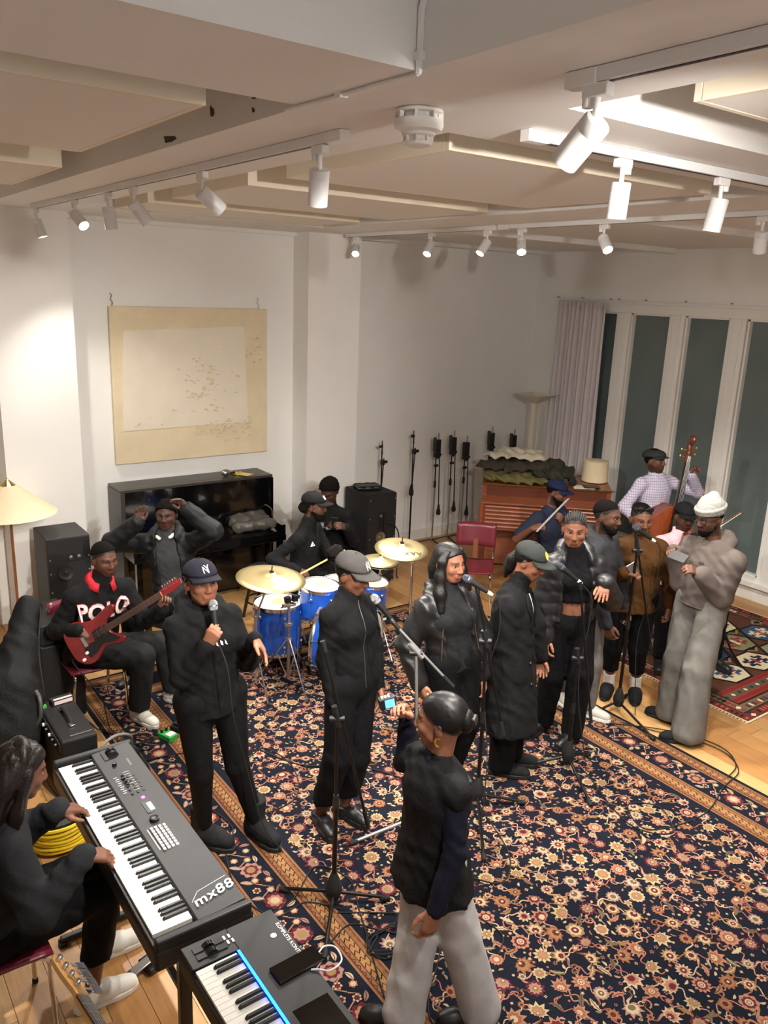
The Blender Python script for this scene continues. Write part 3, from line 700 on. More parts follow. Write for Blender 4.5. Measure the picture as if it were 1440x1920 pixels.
# uplighter in the corner
ul = thing('uplighter_lamp', 'cream floor uplighter with a wide square pyramid head in the far corner', 'floor lamp', (7.62, 7.22, 0), .12)
m_crm = mat('cream_lacquer', (222, 214, 196), 0.5)
MB().bb((-.14, -.14, 0), (.14, .14, .025)).build('base', m_crm, ul, smooth=False)
MB().bb((-.036, -.036, .025), (.036, .036, 1.76)).build('column', m_crm, ul, smooth=False, bevel=.004)
up = MB(); t, b_ = .2, .04
up.add([(-b_, -b_, 1.74), (b_, -b_, 1.74), (b_, b_, 1.74), (-b_, b_, 1.74), (-t, -t, 1.85), (t, -t, 1.85), (t, t, 1.85), (-t, t, 1.85), (-t * .96, -t * .96, 1.85), (t * .96, -t * .96, 1.85), (t * .96, t * .96, 1.85), (-t * .96, t * .96, 1.85), (-b_, -b_, 1.765), (b_, -b_, 1.765), (b_, b_, 1.765), (-b_, b_, 1.765)],
       [(3, 2, 1, 0), (0, 1, 5, 4), (1, 2, 6, 5), (2, 3, 7, 6), (3, 0, 4, 7), (4, 5, 9, 8), (5, 6, 10, 9), (6, 7, 11, 10), (7, 4, 8, 11), (8, 9, 13, 12), (9, 10, 14, 13), (10, 11, 15, 14), (11, 8, 12, 15), (12, 13, 14, 15)])
up.build('shade', m_crm, ul, smooth=False)
# floor lamp at the left
fl_ = thing('floor_lamp', 'standing lamp with a wide cream cone shade and brass finial at the left edge', 'floor lamp', (1.30, 6.88, 0))
MB().lathe([(.14, 0), (.14, .015), (.02, .025), (.012, .05)], 28).build('base', m_brass, fl_)
MB().cyl((0, 0, .03), (0, 0, 1.32), .011, n=10).build('pole', mat('lamp_wood', (140, 82, 44), 0.45, var=.1, scale=20), fl_)
m_shade = mat('shade_linen', (228, 208, 174), 0.85, var=.04, scale=60, bump=.15, bscale=300)
MB().lathe([(.352, 1.205), (.36, 1.20), (.062, 1.43), (.05, 1.43), (.345, 1.208)], 48, capa=False, capb=False).build('shade', m_shade, fl_, ang=30)
fn_ = MB()
n = 24
for k in range(n):
    t0, t1 = 2 * PI * k / n, 2 * PI * (k + 1) / n; r0 = .066 * (1 + .04 * (k % 2)); r1 = .066 * (1 + .04 * ((k + 1) % 2))
    fn_.add([(r0 * math.cos(t0), r0 * math.sin(t0), 1.425), (r1 * math.cos(t1), r1 * math.sin(t1), 1.425), (0, 0, 1.485)], [(0, 1, 2)])
fn_.ball((0, 0, 1.482), .008); fn_.build('finial_cap', m_brass, fl_)
# wall fixture strip behind lamp (pale door jamb) is part of the pier
# ================================================================ SPEAKERS
m_cab = mat('cabinet_black', (22, 22, 23), 0.6, spec=.3, var=.1, scale=30, bump=.1, bscale=200)
m_cab2 = mat('baffle_black', (17, 17, 18), 0.6)
m_grey = mat('cabinet_grey', (52, 51, 50), 0.6, var=.06, scale=20)
m_cone = mat('speaker_cone', (30, 30, 31), 0.5)
m_rivet = mat('rivet_silver', (190, 190, 188), 0.3, metal=.8)
RX90 = np.array([[1., 0, 0], [0, 0, -1], [0, 1, 0]])     # local z -> -y, local y -> z
def driver(p, c, r, name='driver'):
    MB().lathe([(r, 0), (r * 1.0, .008), (r * .86, .008), (r * .8, -.006), (r * .35, -.03), (r * .3, -.02), (.001, -.014)], 28, c, RX90, capb=False, capa=False).build(name, m_cone, p)
def rivets(p, pts, r=.006):
    b = MB()
    me = MB().lathe([(r, 0), (r * .8, r * .6), (.001, r * .8)], 8, (0, 0, 0), RX90, capb=False).mesh('rivet', m_rivet)
    for x, y, z in pts: inst('rivet', me, p, (x, y, z))
sL = thing('studio_monitor', 'tall black studio monitor on the left beside the cone lamp', 'speaker', (1.68, 6.86, 0), 0)
MB().bb((-.175, -.20, .02), (.175, .21, 1.0)).build('cabinet', m_grey, sL, smooth=False, bevel=.006)
MB().bb((-.17, -.216, .03), (.17, -.20, .99)).build('baffle', m_cab2, sL, smooth=False, bevel=.002)
rivets(sL, [(sx * .155, -.217, z) for sx in (-1, 1) for z in (.06, .22, .38, .54, .7, .82)], .007)
MB().bb((-.02, -.222, .795), (.115, -.216, .855)).build('tweeter_plate', m_black, sL, smooth=False)
for x in (.01, .075): MB().lathe([(.019, 0), (.017, .006), (.001, .009)], 16, (x, -.222, .825), RX90, capb=False).build('tweeter', m_steel, sL)
MB().lathe([(.065, 0), (.065, .006), (.052, .004), (.022, -.008), (.016, .004), (.001, .008)], 28, (-.035, -.218, .70), RX90, capb=False).build('midrange_driver', m_cone, sL)
MB().lathe([(.14, 0), (.14, .008), (.12, .004), (.05, -.03), (.04, -.01), (.001, 0)], 32, (0, -.218, .36), RX90, capb=False).build('woofer', m_cone, sL)
MB().bb((-.17, -.19, 0), (.17, .2, .02)).build('plinth', m_cab2, sL, smooth=False)
sR = thing('studio_monitor', 'tall black studio monitor right of the drums against the white column', 'speaker', (4.866, 6.87, 0), -.03)
MB().bb((-.18, -.22, .02), (.18, .225, 1.0)).build('cabinet', m_cab, sR, smooth=False, bevel=.006)
MB().bb((-.174, -.235, .03), (.174, -.22, .99)).build('baffle', m_cab2, sR, smooth=False, bevel=.002)
rivets(sR, [(sx * .155, -.236, z) for sx in (-1, 1) for z in (.08, .3, .52, .74, .94)], .006)
MB().bb((-.04, -.243, .62), (.045, -.235, .80)).build('tweeter_plate', m_black, sR, smooth=False)
MB().lathe([(.02, 0), (.018, .006), (.001, .009)], 16, (-.02, -.243, .765), RX90, capb=False).build('tweeter', m_steel, sR)
MB().bb((.01, -.268, .60), (.03, -.243, .79)).build('handle', m_black, sR, smooth=False, bevel=.006)
MB().lathe([(.058, 0), (.058, .006), (.048, .004), (.02, -.01), (.015, .004), (.001, .008)], 28, (-.02, -.236, .53), RX90, capb=False).build('midrange_driver', m_steel, sR)
MB().lathe([(.14, 0), (.14, .008), (.12, .004), (.05, -.03), (.04, -.01), (.001, 0)], 32, (0, -.236, .24), RX90, capb=False).build('woofer', m_cone, sR)
MB().bb((-.17, -.19, 0), (.17, .2, .02)).build('plinth', m_cab2, sR, smooth=False)
MB().tube(bez([(.01, -.24, .7), (.12, -.28, .66), (.2, -.27, .5), (.21, -.24, .1), (.26, -.2, .012)]), .007).build('cable', m_rubber, sR)
bs = thing('black_satchel', 'flat black leather bag lying on top of the right studio monitor', 'bag', (4.84, 6.9, 1.0), -.3)
sb = S(.03).cone((-.11, 0, .022), (.11, .0, .022), .03, .03, k=.03).cone((-.11, .08, .02), (.11, .08, .02), .028, k=.03).cone((-.11, -.06, .018), (.11, -.06, .018), .025, k=.03).plane((0, 0, .002), (0, 0, -1))
sdf_obj('body', sb, .009, mat('black_leather', (24, 24, 25), 0.4, bump=.2, bscale=60), bs, amp=.003, f=40)
MB().bb((-.125, -.085, .035), (.125, .02, .052)).build('flap', _M['black_leather'], bs, bevel=.006, smooth=False)
# ================================================================ BLACK PIANO
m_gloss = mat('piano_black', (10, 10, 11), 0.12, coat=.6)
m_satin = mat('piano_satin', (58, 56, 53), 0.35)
m_ivory = mat('ivory_key', (236, 233, 224), 0.3)
m_ebony = mat('ebony_key', (14, 14, 15), 0.35)
bp = thing('upright_piano', 'black gloss upright piano standing below the cream painting', 'piano', (3.05, 7.47, 0))
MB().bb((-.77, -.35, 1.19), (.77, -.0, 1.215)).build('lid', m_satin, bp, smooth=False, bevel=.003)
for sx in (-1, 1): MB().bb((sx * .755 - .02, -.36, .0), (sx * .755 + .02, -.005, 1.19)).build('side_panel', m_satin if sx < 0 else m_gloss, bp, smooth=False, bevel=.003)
MB().bb((-.735, -.345, .74), (.735, -.325, 1.19)).build('upper_panel', m_gloss, bp, smooth=False)
MB().bb((-.735, -.30, .06), (.735, -.28, .62)).build('lower_panel', m_gloss, bp, smooth=False)
MB().bb((-.735, -.30, .62), (.735, -.01, .74)).bb((-.735, -.05, .06), (.735, -.01, 1.18)).build('back_frame', m_blackgap, bp, smooth=False)
MB().bb((-.77, -.64, .60), (.77, -.30, .66)).build('keybed', m_gloss, bp, smooth=False, bevel=.004)
for sx in (-1, 1):
    MB().bb((sx * .745 - .025, -.63, .66), (sx * .745 + .025, -.34, .76)).build('cheek', m_gloss, bp, smooth=False, bevel=.006)
    MB().bb((sx * .72 - .025, -.62, 0), (sx * .72 + .025, -.57, .60)).build('leg', m_gloss, bp, smooth=False)
MB().add([(-.715, -.62, .70), (.715, -.62, .70), (.715, -.36, .745), (-.715, -.36, .745), (-.715, -.62, .685), (.715, -.62, .685), (.715, -.36, .73), (-.715, -.36, .73)], [(0, 1, 2, 3), (7, 6, 5, 4), (0, 4, 5, 1), (1, 5, 6, 2), (2, 6, 7, 3), (3, 7, 4, 0)]).build('fallboard', m_gloss, bp, smooth=False)
MB().bb((-.77, -.27, 1.2151), (.77, -.262, 1.2165)).build('lid_hinge', m_brass, bp, smooth=False)
MB().bb((-.715, -.645, .66), (.715, -.62, .69)).build('key_slip', m_gloss, bp, smooth=False)
for x in (-.07, 0, .07): MB().box((x, -.36, .07), (.035, .1, .012)).build('pedal', m_brass, bp, bevel=.004, smooth=False)
ps = thing('piano_stool', 'round black stool in the shadow before the black piano', 'stool', (3.35, 6.42, 0))
MB().lathe([(.16, .46), (.165, .49), (.15, .52), (.001, .525)], 24, capb=False).build('seat', m_black, ps)
for k in range(4): t = PI / 4 + k * PI / 2; MB().cyl((.1 * math.cos(t), .1 * math.sin(t), .46), (.2 * math.cos(t), .2 * math.sin(t), 0), .016).build('leg', m_gloss, ps)
MB().tube([(.165 * math.cos(t), .165 * math.sin(t), .2) for t in np.arange(16) * PI / 8], .008, closed=True).build('ring', m_blackm, ps)
tb = thing('tote_bag', 'crumpled dark grey leather tote bag on the black piano keyboard lid', 'bag', (3.52, 6.99, .715), -.10)
st_ = S(.04).cone((-.17, -.05, .05), (.17, -.06, .06), .055, .06, k=.05).cone((-.16, .08, .06), (.17, .06, .07), .05, .055, k=.05).cone((-.12, .14, .10), (.14, .12, .11), .045, k=.05).plane((0, 0, .002), (0, 0, -1))
sdf_obj('body', st_, .011, mat('tote_leather', (84, 80, 74), 0.4, var=.12, scale=12, bump=.25, bscale=50), tb, amp=.008, f=26, seed=2)
MB().tube(bez([(.12, .16, .14), (.2, .16, .19), (.24, .08, .16), (.22, -.0, .10)]), .008).build('handle', _M['tote_leather'], tb)
MB().tube(bez([(-.1, .16, .13), (-.02, .2, .17), (.07, .19, .165), (.1, .15, .13)]), .008).build('handle', _M['tote_leather'], tb)
mr = thing('egg_maraca', 'silver egg-shaped shaker on the black piano lid', 'shaker', (3.37, 7.25, 1.216))
MB().ball((0, 0, .035), (.05, .036, .035), 18, 10).build('shell', m_steel, mr); MB().cyl((.045, 0, .03), (.10, .01, .025), .012).build('grip', m_black, mr)
hb = thing('hand_brushes', 'bundle of pale wooden brush sticks on the black piano lid', 'drum brushes', (3.52, 7.24, 1.216), -1.0)
for i in range(5): MB().cyl((-.12, (i - 2) * .014, .012 + .006 * (i % 2)), (.12, (i - 2) * .02, .012), .007, n=8).build('stick', mat('pale_wood', (214, 186, 112), .6), hb)
MB().bb((-.02, -.045, .0), (.0, .045, .03)).build('band', mat('band_yellow', (206, 176, 60), .6), hb, bevel=.006, smooth=False)
# ================================================================ BROWN PIANO across the corner
m_mah = mat('mahogany', (138, 74, 44), 0.33, var=.18, scale=5, stretch=(1, 12, 12), coat=.3)
m_mah2 = mat('mahogany_dark', (96, 46, 26), 0.4, var=.15, scale=5, stretch=(1, 12, 12))
br = thing('brown_piano', 'brown mahogany upright piano with ribbed front standing across the corner', 'piano', (6.92, 6.30, 0), math.atan2(5.42 - 6.42, 7.07 - 6.01))
# local: x along length, y towards the corner; front at -y
prof = [(-.32, .50), (-.55, .52), (-.55, .80), (-.50, .83), (-.40, .86), (-.36, .87), (-.36, .985), (-.38, .985), (-.38, 1.01), (.18, 1.03), (.18, 0.03), (-.26, 0.03), (-.26, .50)]
b = MB(); n = len(prof)
b.add([(-.71, y, z) for y, z in prof] + [(.71, y, z) for y, z in prof], [tuple(range(n)), tuple(range(2 * n - 1, n - 1, -1))] + [(i + n, (i + 1) % n + n, (i + 1) % n, i) for i in range(n)])
b.build('case', m_mah, br, smooth=False, bevel=.004)
for z in (.56, .605, .65, .695, .74, .785): MB().cyl((-.66, -.552, z), (.66, -.552, z), .017, n=8).build('tambour_rib', m_mah, br)
for sx in (-1, 1): MB().cyl((sx * .70, -.55, .5), (sx * .70, -.55, .82), .032).build('corner_post', m_mah, br); MB().bb((sx * .67 - .03, -.53, .0), (sx * .67 + .03, -.47, .5)).build('leg', m_mah2, br, smooth=False, bevel=.004)
MB().bb((-.73, -.40, 1.0), (.73, -.385, 1.012)).build('lid_edge', m_brass, br, smooth=False)
MB().bb((-.71, -.57, .815), (.71, -.36, .835)).build('key_lid', m_mah, br, smooth=False, bevel=.004)
MB().bb((-.66, -.365, .84), (.66, -.355, .98)).build('music_panel', m_mah2, br, smooth=False)
BRM = np.array(Matrix.Rotation(math.atan2(5.42 - 6.42, 7.07 - 6.01), 3, 'Z'))
def brp(x, y, z): return tuple((BRM @ V(x, y, z) + V(6.92, 6.30, 0)).tolist())
BRA = math.atan2(5.42 - 6.42, 7.07 - 6.01)
def clothpile(name, lab, p, spec, m, amp, f, seed, h=.014, rz=0):
    o = thing(name, lab, 'coat', p, BRA + rz); s = S(.05)
    for a, b2, ra, rb_, fl in spec: s.cone(a, b2, ra, rb_, n=(0, 0, 1), fl=fl, k=.05)
    s.plane((0, 0, .003), (0, 0, -1)); sdf_obj('cloth', s, h, m, o, amp=amp, f=f, seed=seed); return o
zt = 1.028
m_olive = mat('olive_cloth', (104, 96, 52), .85, var=.12, scale=20, bump=.3, bscale=120)
clothpile('folded_coat', 'olive green jacket at the bottom of the pile on the brown piano', brp(-.40, -.16, zt), [((-.22, -.16, .04), (.34, -.18, .02), .10, .09, .5), ((.0, .05, .05), (.4, .08, .05), .12, .10, .5), ((-.2, .02, .05), (.1, .0, .06), .13, .12, .5)], m_olive, .016, 26, 1)
clothpile('folded_coat', 'dark brown coat spread in the middle of the pile on the brown piano', brp(-.36, -.06, zt + .11), [((-.30, -.08, .02), (.32, -.10, .05), .13, .14, .5), ((-.1, .10, .05), (.42, .08, .05), .13, .13, .5), ((-.26, -.2, -.02), (-.1, -.2, .0), .08, .09, .6)], mat('dark_brown_cloth', (56, 49, 40), .85, var=.15, scale=20, bump=.3, bscale=120), .018, 24, 3)
clothpile('folded_coat', 'camouflage-dark jacket hanging over the right end of the coat pile', brp(.04, -.08, zt + .05), [((-.1, -.10, .06), (.16, -.12, .03), .13, .11, .6), ((-.05, .08, .08), (.18, .06, .05), .12, .10, .6), ((.0, 0, .12), (.06, .0, .13), .10, .1, .6)], mat('dark_green_cloth', (46, 46, 36), .85, var=.35, scale=18, bump=.3, bscale=120), .020, 28, 5)
clothpile('folded_coat', 'cream fleece coat on top of the pile on the brown piano', brp(-.40, -.05, zt + .24), [((-.22, -.08, .0), (.32, -.10, .02), .10, .09, .5), ((-.05, .06, .04), (.25, .07, .04), .10, .09, .5), ((.2, -.15, .0), (.36, -.12, .0), .06, .05, .6)], mat('cream_fleece', (200, 192, 170), .95, var=.08, scale=30, bump=.4, bscale=160), .014, 26, 7)
ls = thing('drum_lampshade', 'cream drum-shaped lampshade on the right end of the brown piano', 'lamp shade', brp(.56, .02, 1.027))
MB().lathe([(.145, 0), (.15, .004), (.138, .235), (.13, .238), (.001, .24)], 36, capb=False).build('shade', m_shade, ls, ang=35)
hp = thing('headphones', 'black over-ear headphones on the brown piano lid', 'headphones', brp(.36, -.20, 1.02), BRA)
MB().tube([(-.08 + .02 * math.sin(t), .09 * math.cos(t), .03 + .06 * math.sin(t)) for t in np.linspace(0, PI, 12)], .009).build('headband', m_black, hp)
for sy in (-1, 1): MB().lathe([(.03, -.02), (.042, -.012), (.045, .012), (.035, .02)], 18, (-.075, sy * .095, .042), RX90).build('ear_cup', m_rubber, hp)
mc = thing('clapper_slate', 'black metal microphone clip and white papers on the brown piano lid', 'papers', brp(.42, -.30, 1.013), BRA + .1)
MB().bb((-.13, -.07, 0), (.10, .07, .008)).build('sheet', m_white, mc, smooth=False); MB().bb((-.02, -.08, .008), (.16, .05, .022)).build('tablet', m_black, mc, smooth=False, bevel=.004)
# ================================================================ STANDS along the back wall
def wallstand(lab, x, ztop, kind):
    o = thing('microphone_stand', lab, 'mic stand', (x, 7.52, 0), group='folded stands lined up along the back wall')
    low = m_blackm if kind == 'mic' else m_steel
    MB().cyl((0, 0, .02), (0, 0, .78), .011).build('lower_tube', low, o)
    MB().cyl((0, 0, .76), (.01, .02, ztop - .12), .008).build('upper_tube', m_blackm, o)
    MB().cyl((0, 0, .72), (0, 0, .80), .017).build('clutch', m_black, o)
    for k in range(3): t = k * 2 * PI / 3 + .5; MB().cyl((0, 0, .05), (.17 * math.cos(t), .17 * math.sin(t), .012), .008).build('leg', m_blackm, o)
    if kind == 'mic':
        MB().box((.01, .0, ztop - .25), (.035, .05, .06)).cyl((.01, -.03, ztop - .24), (.05, -.035, ztop - .24), .018).build('boom_joint', m_black, o, bevel=.004)
        MB().cyl((.012, .02, ztop - .16), (.016, .03, ztop), .011, .006).build('boom_end', m_black, o)
        MB().cyl((.012, -.02, ztop - .2), (-.04, -.05, ztop - .72), .007).build('boom', m_blackm, o)
        MB().lathe([(.012, .08), (.03, .0), (.028, -.05), (.01, -.06)], 14, (-.045, -.052, ztop - .72)).build('counterweight', m_rubber, o)
        MB().box((-.02, .0, ztop - .06), (.05, .02, .03)).build('mic_clip', m_black, o, bevel=.004)
    else:
        MB().cyl((.025, .0, ztop - .16), (.025, 0, ztop), .009).build('boom_tip', m_steel, o)
        MB().bb((-.03, -.03, ztop - .30), (.045, .025, ztop - .08)).build('clamp_box', m_black, o, smooth=False, bevel=.004)
        if kind == 'box2': MB().bb((-.06, -.028, ztop - .22), (-.03, .0, ztop - .05)).build('clamp_plate', m_grey, o, smooth=False)
        MB().cyl((-.03, -.03, ztop - .30), (.02, -.045, ztop - .24), .03).build('knob', m_rubber, o)
        MB().cyl((.035, -.02, ztop - .3), (.055, -.03, ztop - .95), .007).build('boom', m_blackm, o)
        MB().box((-.01, -.02, ztop - .40), (.05, .03, .03)).build('tube_clip', m_black, o, bevel=.004)
        MB().lathe([(.012, .1), (.018, .05), (.03, .0), (.022, -.03)], 14, (.055, -.032, ztop - 1.0)).build('counterweight', m_rubber, o)
for lab, x, z, k in (('black boom microphone stand behind the right studio monitor', 5.47, 1.36, 'mic'), ('tall black boom microphone stand, second from the white column', 5.93, 1.45, 'mic'),
                     ('folded stand with black clamp box, third from the white column', 6.29, 1.40, 'box2'), ('folded stand with black clamp box, fourth from the white column', 6.54, 1.41, 'box2'),
                     ('folded stand with wide black clamp box, fifth from the white column', 6.76, 1.33, 'box'), ('folded stand behind the coat pile, left one', 7.18, 1.42, 'box2'), ('folded stand behind the coat pile, beside the uplighter', 7.58, 1.36, 'box2')):
    wallstand(lab, x, z, k)
# ================================================================ RED CHAIRS
m_maroon = mat('maroon_plywood', (104, 28, 42), 0.32, var=.06, scale=8)
m_spine = mat('chair_spine_wood', (120, 66, 36), .45, var=.1, scale=10)
def chair(lab, x, y, rz):
    """front towards local -y"""
    o = thing('stacking_chair', lab, 'chair', (x, y, 0), rz, group='maroon stacking chairs')
    def sheet(fn, nu, nv, th):
        P = [fn(u / (nu - 1) * 2 - 1, v / (nv - 1)) for v in range(nv) for u in range(nu)]; fs = [(j * nu + i, j * nu + i + 1, (j + 1) * nu + i + 1, (j + 1) * nu + i) for j in range(nv - 1) for i in range(nu - 1)]
        return MB().add(P, fs)
    def rc(u, v): return (1 - .05 * abs(u) ** 6 * (1 if 0.02 < v < .98 else 1))
    s = sheet(lambda u, v: (.195 * u, -.20 + .40 * v, .455 + .018 * u * u - .02 * (1 - v) ** 4 + .012 * math.sin(PI * v) * -1), 9, 9, .012).build('seat', m_maroon, o, ang=80); mo = s.modifiers.new('s', 'SOLIDIFY'); mo.thickness = .012; mo.offset = 1
    s = sheet(lambda u, v: (.195 * u, .20 + .05 * v - .035 * (u * u) + .02, .60 + .23 * v), 9, 6, .012).build('backrest', m_maroon, o, ang=80); mo = s.modifiers.new('s', 'SOLIDIFY'); mo.thickness = .012
    MB().box((0, .215, .57), (.05, .015, .2), rotx(-.12)).build('back_spine', m_spine, o, smooth=False, bevel=.003)
    for sx in (-1, 1):
        MB().tube(bez([(sx * .19, -.19, .0), (sx * .18, -.185, .30), (sx * .165, -.16, .435), (sx * .165, .1, .44), (sx * .185, .21, .5), (sx * .19, .235, .80)], 5), .010, 8).build('frame_tube', m_chrome, o)
        MB().tube([(sx * .165, .08, .44), (sx * .19, .21, .0)], .010, 8).build('rear_leg', m_chrome, o)
        for yy in (-.19, .21): MB().cyl((sx * .19, yy, 0), (sx * .19, yy, .02), .013).build('foot_cap', m_rubber, o)
    MB().cyl((-.165, -.12, .438), (.165, -.12, .438), .009, n=8).build('cross_bar', m_chrome, o); MB().cyl((-.165, .1, .438), (.165, .1, .438), .009, n=8).build('cross_bar', m_chrome, o)
    return o
chair('empty maroon stacking chair in front of the brown piano', 5.24, 5.60, -rad(36) - .15)
# added out-of-view spotlights on the tracks, to light the foreground and painting wall
for lab, p, d, w, ax, cone in (
 ('added unseen track spotlight over the photographer aimed at the rug', (1.62, 0.55, ZB), (0.45, 1.0, -0.6), 1.1, 1, 95),
 ('added unseen track spotlight behind the photographer aimed at the painting wall', (1.62, -0.5, ZB), (0.12, 1.0, -0.24), 2.4, 1, 50),
 ('added unseen track spotlight at the right end of the cross-beam track', (3.9, 2.06, ZB), (0.35, 0.35, -0.9), 1.0, 0, 95)): spot(lab, p, d, w, ax, cone)

# two added lamps for unseen cool light behind, bounced off the rear wall
def wash(lab, p, d, w):
    global WARM
    k = WARM; WARM = (0.86, 0.93, 1.0); spot(lab, p, d, w, 1, 110, blend=.9); WARM = k
wash('added cool track spotlight behind the photographer, first one turned to the rear wall', (1.62, -1.0, ZB), (-.55, -1.0, -.35), 1.6)
wash('added cool track spotlight behind the photographer, second one turned to the rear wall', (1.62, -0.1, ZB), (.9, -1.0, -.35), 1.6)
# ================================================================ DRUM KIT
def mat_drumblue():
    m = mat('blue_lacquer', (22, 74, 165), 0.22, coat=.5, var=.12, scale=6, stretch=(4, 4, .6)); return m
m_blue = mat_drumblue()
m_head = mat('drum_head', (232, 229, 216), 0.55)
m_worn = mat('drum_head_worn', (190, 182, 140), 0.6, var=.15, scale=30)
def drum(lab, c, r, d, R=None, name='tom_drum', nl=6, legs=False, front=None):
    """axis local z, top head at z=0"""
    F_ = thing(name, lab, 'drum', c)
    if R is None: R = np.eye(3)
    mb = lambda: MB(R)
    mb().lathe([(r * .97, -.012), (r * .97, -d + .012)], 40, capa=False, capb=False).build('shell', m_blue, F_, ang=60)
    h = mb().lathe([(r * .96, -.006), (r * .93, .0), (.001, .0)], 40, capa=False, capb=False).build('batter_head', m_head, F_)
    mb().lathe([(.001, .0008), (r * .30, .0006), (r * .36, .0003)], 24, (r * .08, 0, 0), capa=False, capb=False).build('worn_patch', m_worn, h)
    mb().lathe([(r * .96, -d + .006), (r * .93, -d), (.001, -d)], 40, capa=False, capb=False).build('resonant_head', front or m_head, F_)
    for z0, z1 in ((.008, -.022), (-d - .008, -d + .022)):
        mb().lathe([(r * .985, z0), (r * 1.02, z0), (r * 1.02, (z0 + z1) / 2), (r * 1.0, z1), (r * .975, z1)], 40, capa=False, capb=False).build('hoop', m_chrome, F_)
    for k in range(nl):
        t = 2 * PI * k / nl + .3; x, y = r * .985 * math.cos(t), r * .985 * math.sin(t)
        lg = mb().ball((x, y, -.075), .017, 10, 6).build('lug', m_chrome, F_); mb().cyl((x * 1.03, y * 1.03, .006), (x * 1.03, y * 1.03, -.075), .004, n=6).build('tension_rod', m_chrome, lg)
        if d > .3: lg = mb().ball((x, y, -d + .075), .017, 10, 6).build('lug', m_chrome, F_); mb().cyl((x * 1.03, y * 1.03, -d - .006), (x * 1.03, y * 1.03, -d + .075), .004, n=6).build('tension_rod', m_chrome, lg)
    if legs:
        for k in range(3): t = 2 * PI * k / 3 + .9; x, y = r * 1.06 * math.cos(t), r * 1.06 * math.sin(t); MB().tube([(x, y, -d * .4), (x, y, -d - .05), (x * 1.12, y * 1.12, -c[2] + .012)], .005).build('leg', m_chrome, F_)
    return F_
drum('blue floor tom with worn white head left of the drummer', (3.0, 5.50, .56), .20, .40, legs=True)
drum('blue rack tom with white head in front of the drummer', (3.30, 5.33, .705), .165, .26, rotz(.3) @ rotx(.08), name='rack_tom')
drum('small blue rack tom behind the woman in the grey cap', (3.70, 5.15, .72), .135, .22, rotz(.3) @ rotx(.10), name='rack_tom')
KA = unit((.62, -.78, 0)); KR = frame(KA); KRm = np.stack([KR[:, 0], np.cross(-KA, KR[:, 0]), -KA], 1)
KRm = np.stack([V(0, 0, 1), np.cross(-KA, V(0, 0, 1)), -KA], 1)
kd = drum('blue bass drum with white front head lying on the rug', (3.39 - KA[0] * .22, 5.05 - KA[1] * .22, .29), .28, .44, KRm, name='bass_drum', nl=8)
for sg in (-1, 1):
    pe = np.cross(KA, V(0, 0, 1)) * sg; MB().cyl(KA * .32 + pe * .25, KA * .45 + pe * .36 + V(0, 0, -.283), .007).build('spur', m_chrome, kd)
def mat_cym():
    m = mat('cymbal_bronze', (192, 174, 128), 0.4, metal=.85); nt = m.node_tree; N = nt.nodes; L = nt.links; b = N['Principled BSDF']
    tc = N.new('ShaderNodeTexCoord'); sp = N.new('ShaderNodeSeparateXYZ'); L.new(tc.outputs['Object'], sp.inputs[0])
    l = N.new('ShaderNodeVectorMath'); l.operation = 'LENGTH'; L.new(tc.outputs['Object'], l.inputs[0])
    w = N.new('ShaderNodeMath'); w.operation = 'MULTIPLY'; w.inputs[1].default_value = 1400; L.new(l.outputs['Value'], w.inputs[0])
    s_ = N.new('ShaderNodeMath'); s_.operation = 'SINE'; L.new(w.outputs[0], s_.inputs[0]); bp_ = N.new('ShaderNodeBump'); bp_.inputs['Strength'].default_value = .25; bp_.inputs['Distance'].default_value = .0005
    L.new(s_.outputs[0], bp_.inputs['Height']); L.new(bp_.outputs[0], b.inputs['Normal']); return m
m_cym = mat_cym()
m_mark = mat('print_black', (30, 28, 24), .6)
def tripod(o, z0, spread, zj, m, nl=3, a0=.4, r=.007, double=True):
    for k in range(nl):
        t = a0 + k * 2 * PI / nl; c, s = math.cos(t), math.sin(t)
        l = MB().cyl((.012 * c, .012 * s, zj), (spread * c, spread * s, .014), r, n=8).build('leg', m, o)
        if double: MB().cyl((.3 * spread * c, .3 * spread * s, zj * .7), (.012 * c, .012 * s, z0), r * .8, n=8).build('brace', m, l)
        MB().ball((spread * c, spread * s, .014), .014, 8, 6).build('foot', m_rubber, l)
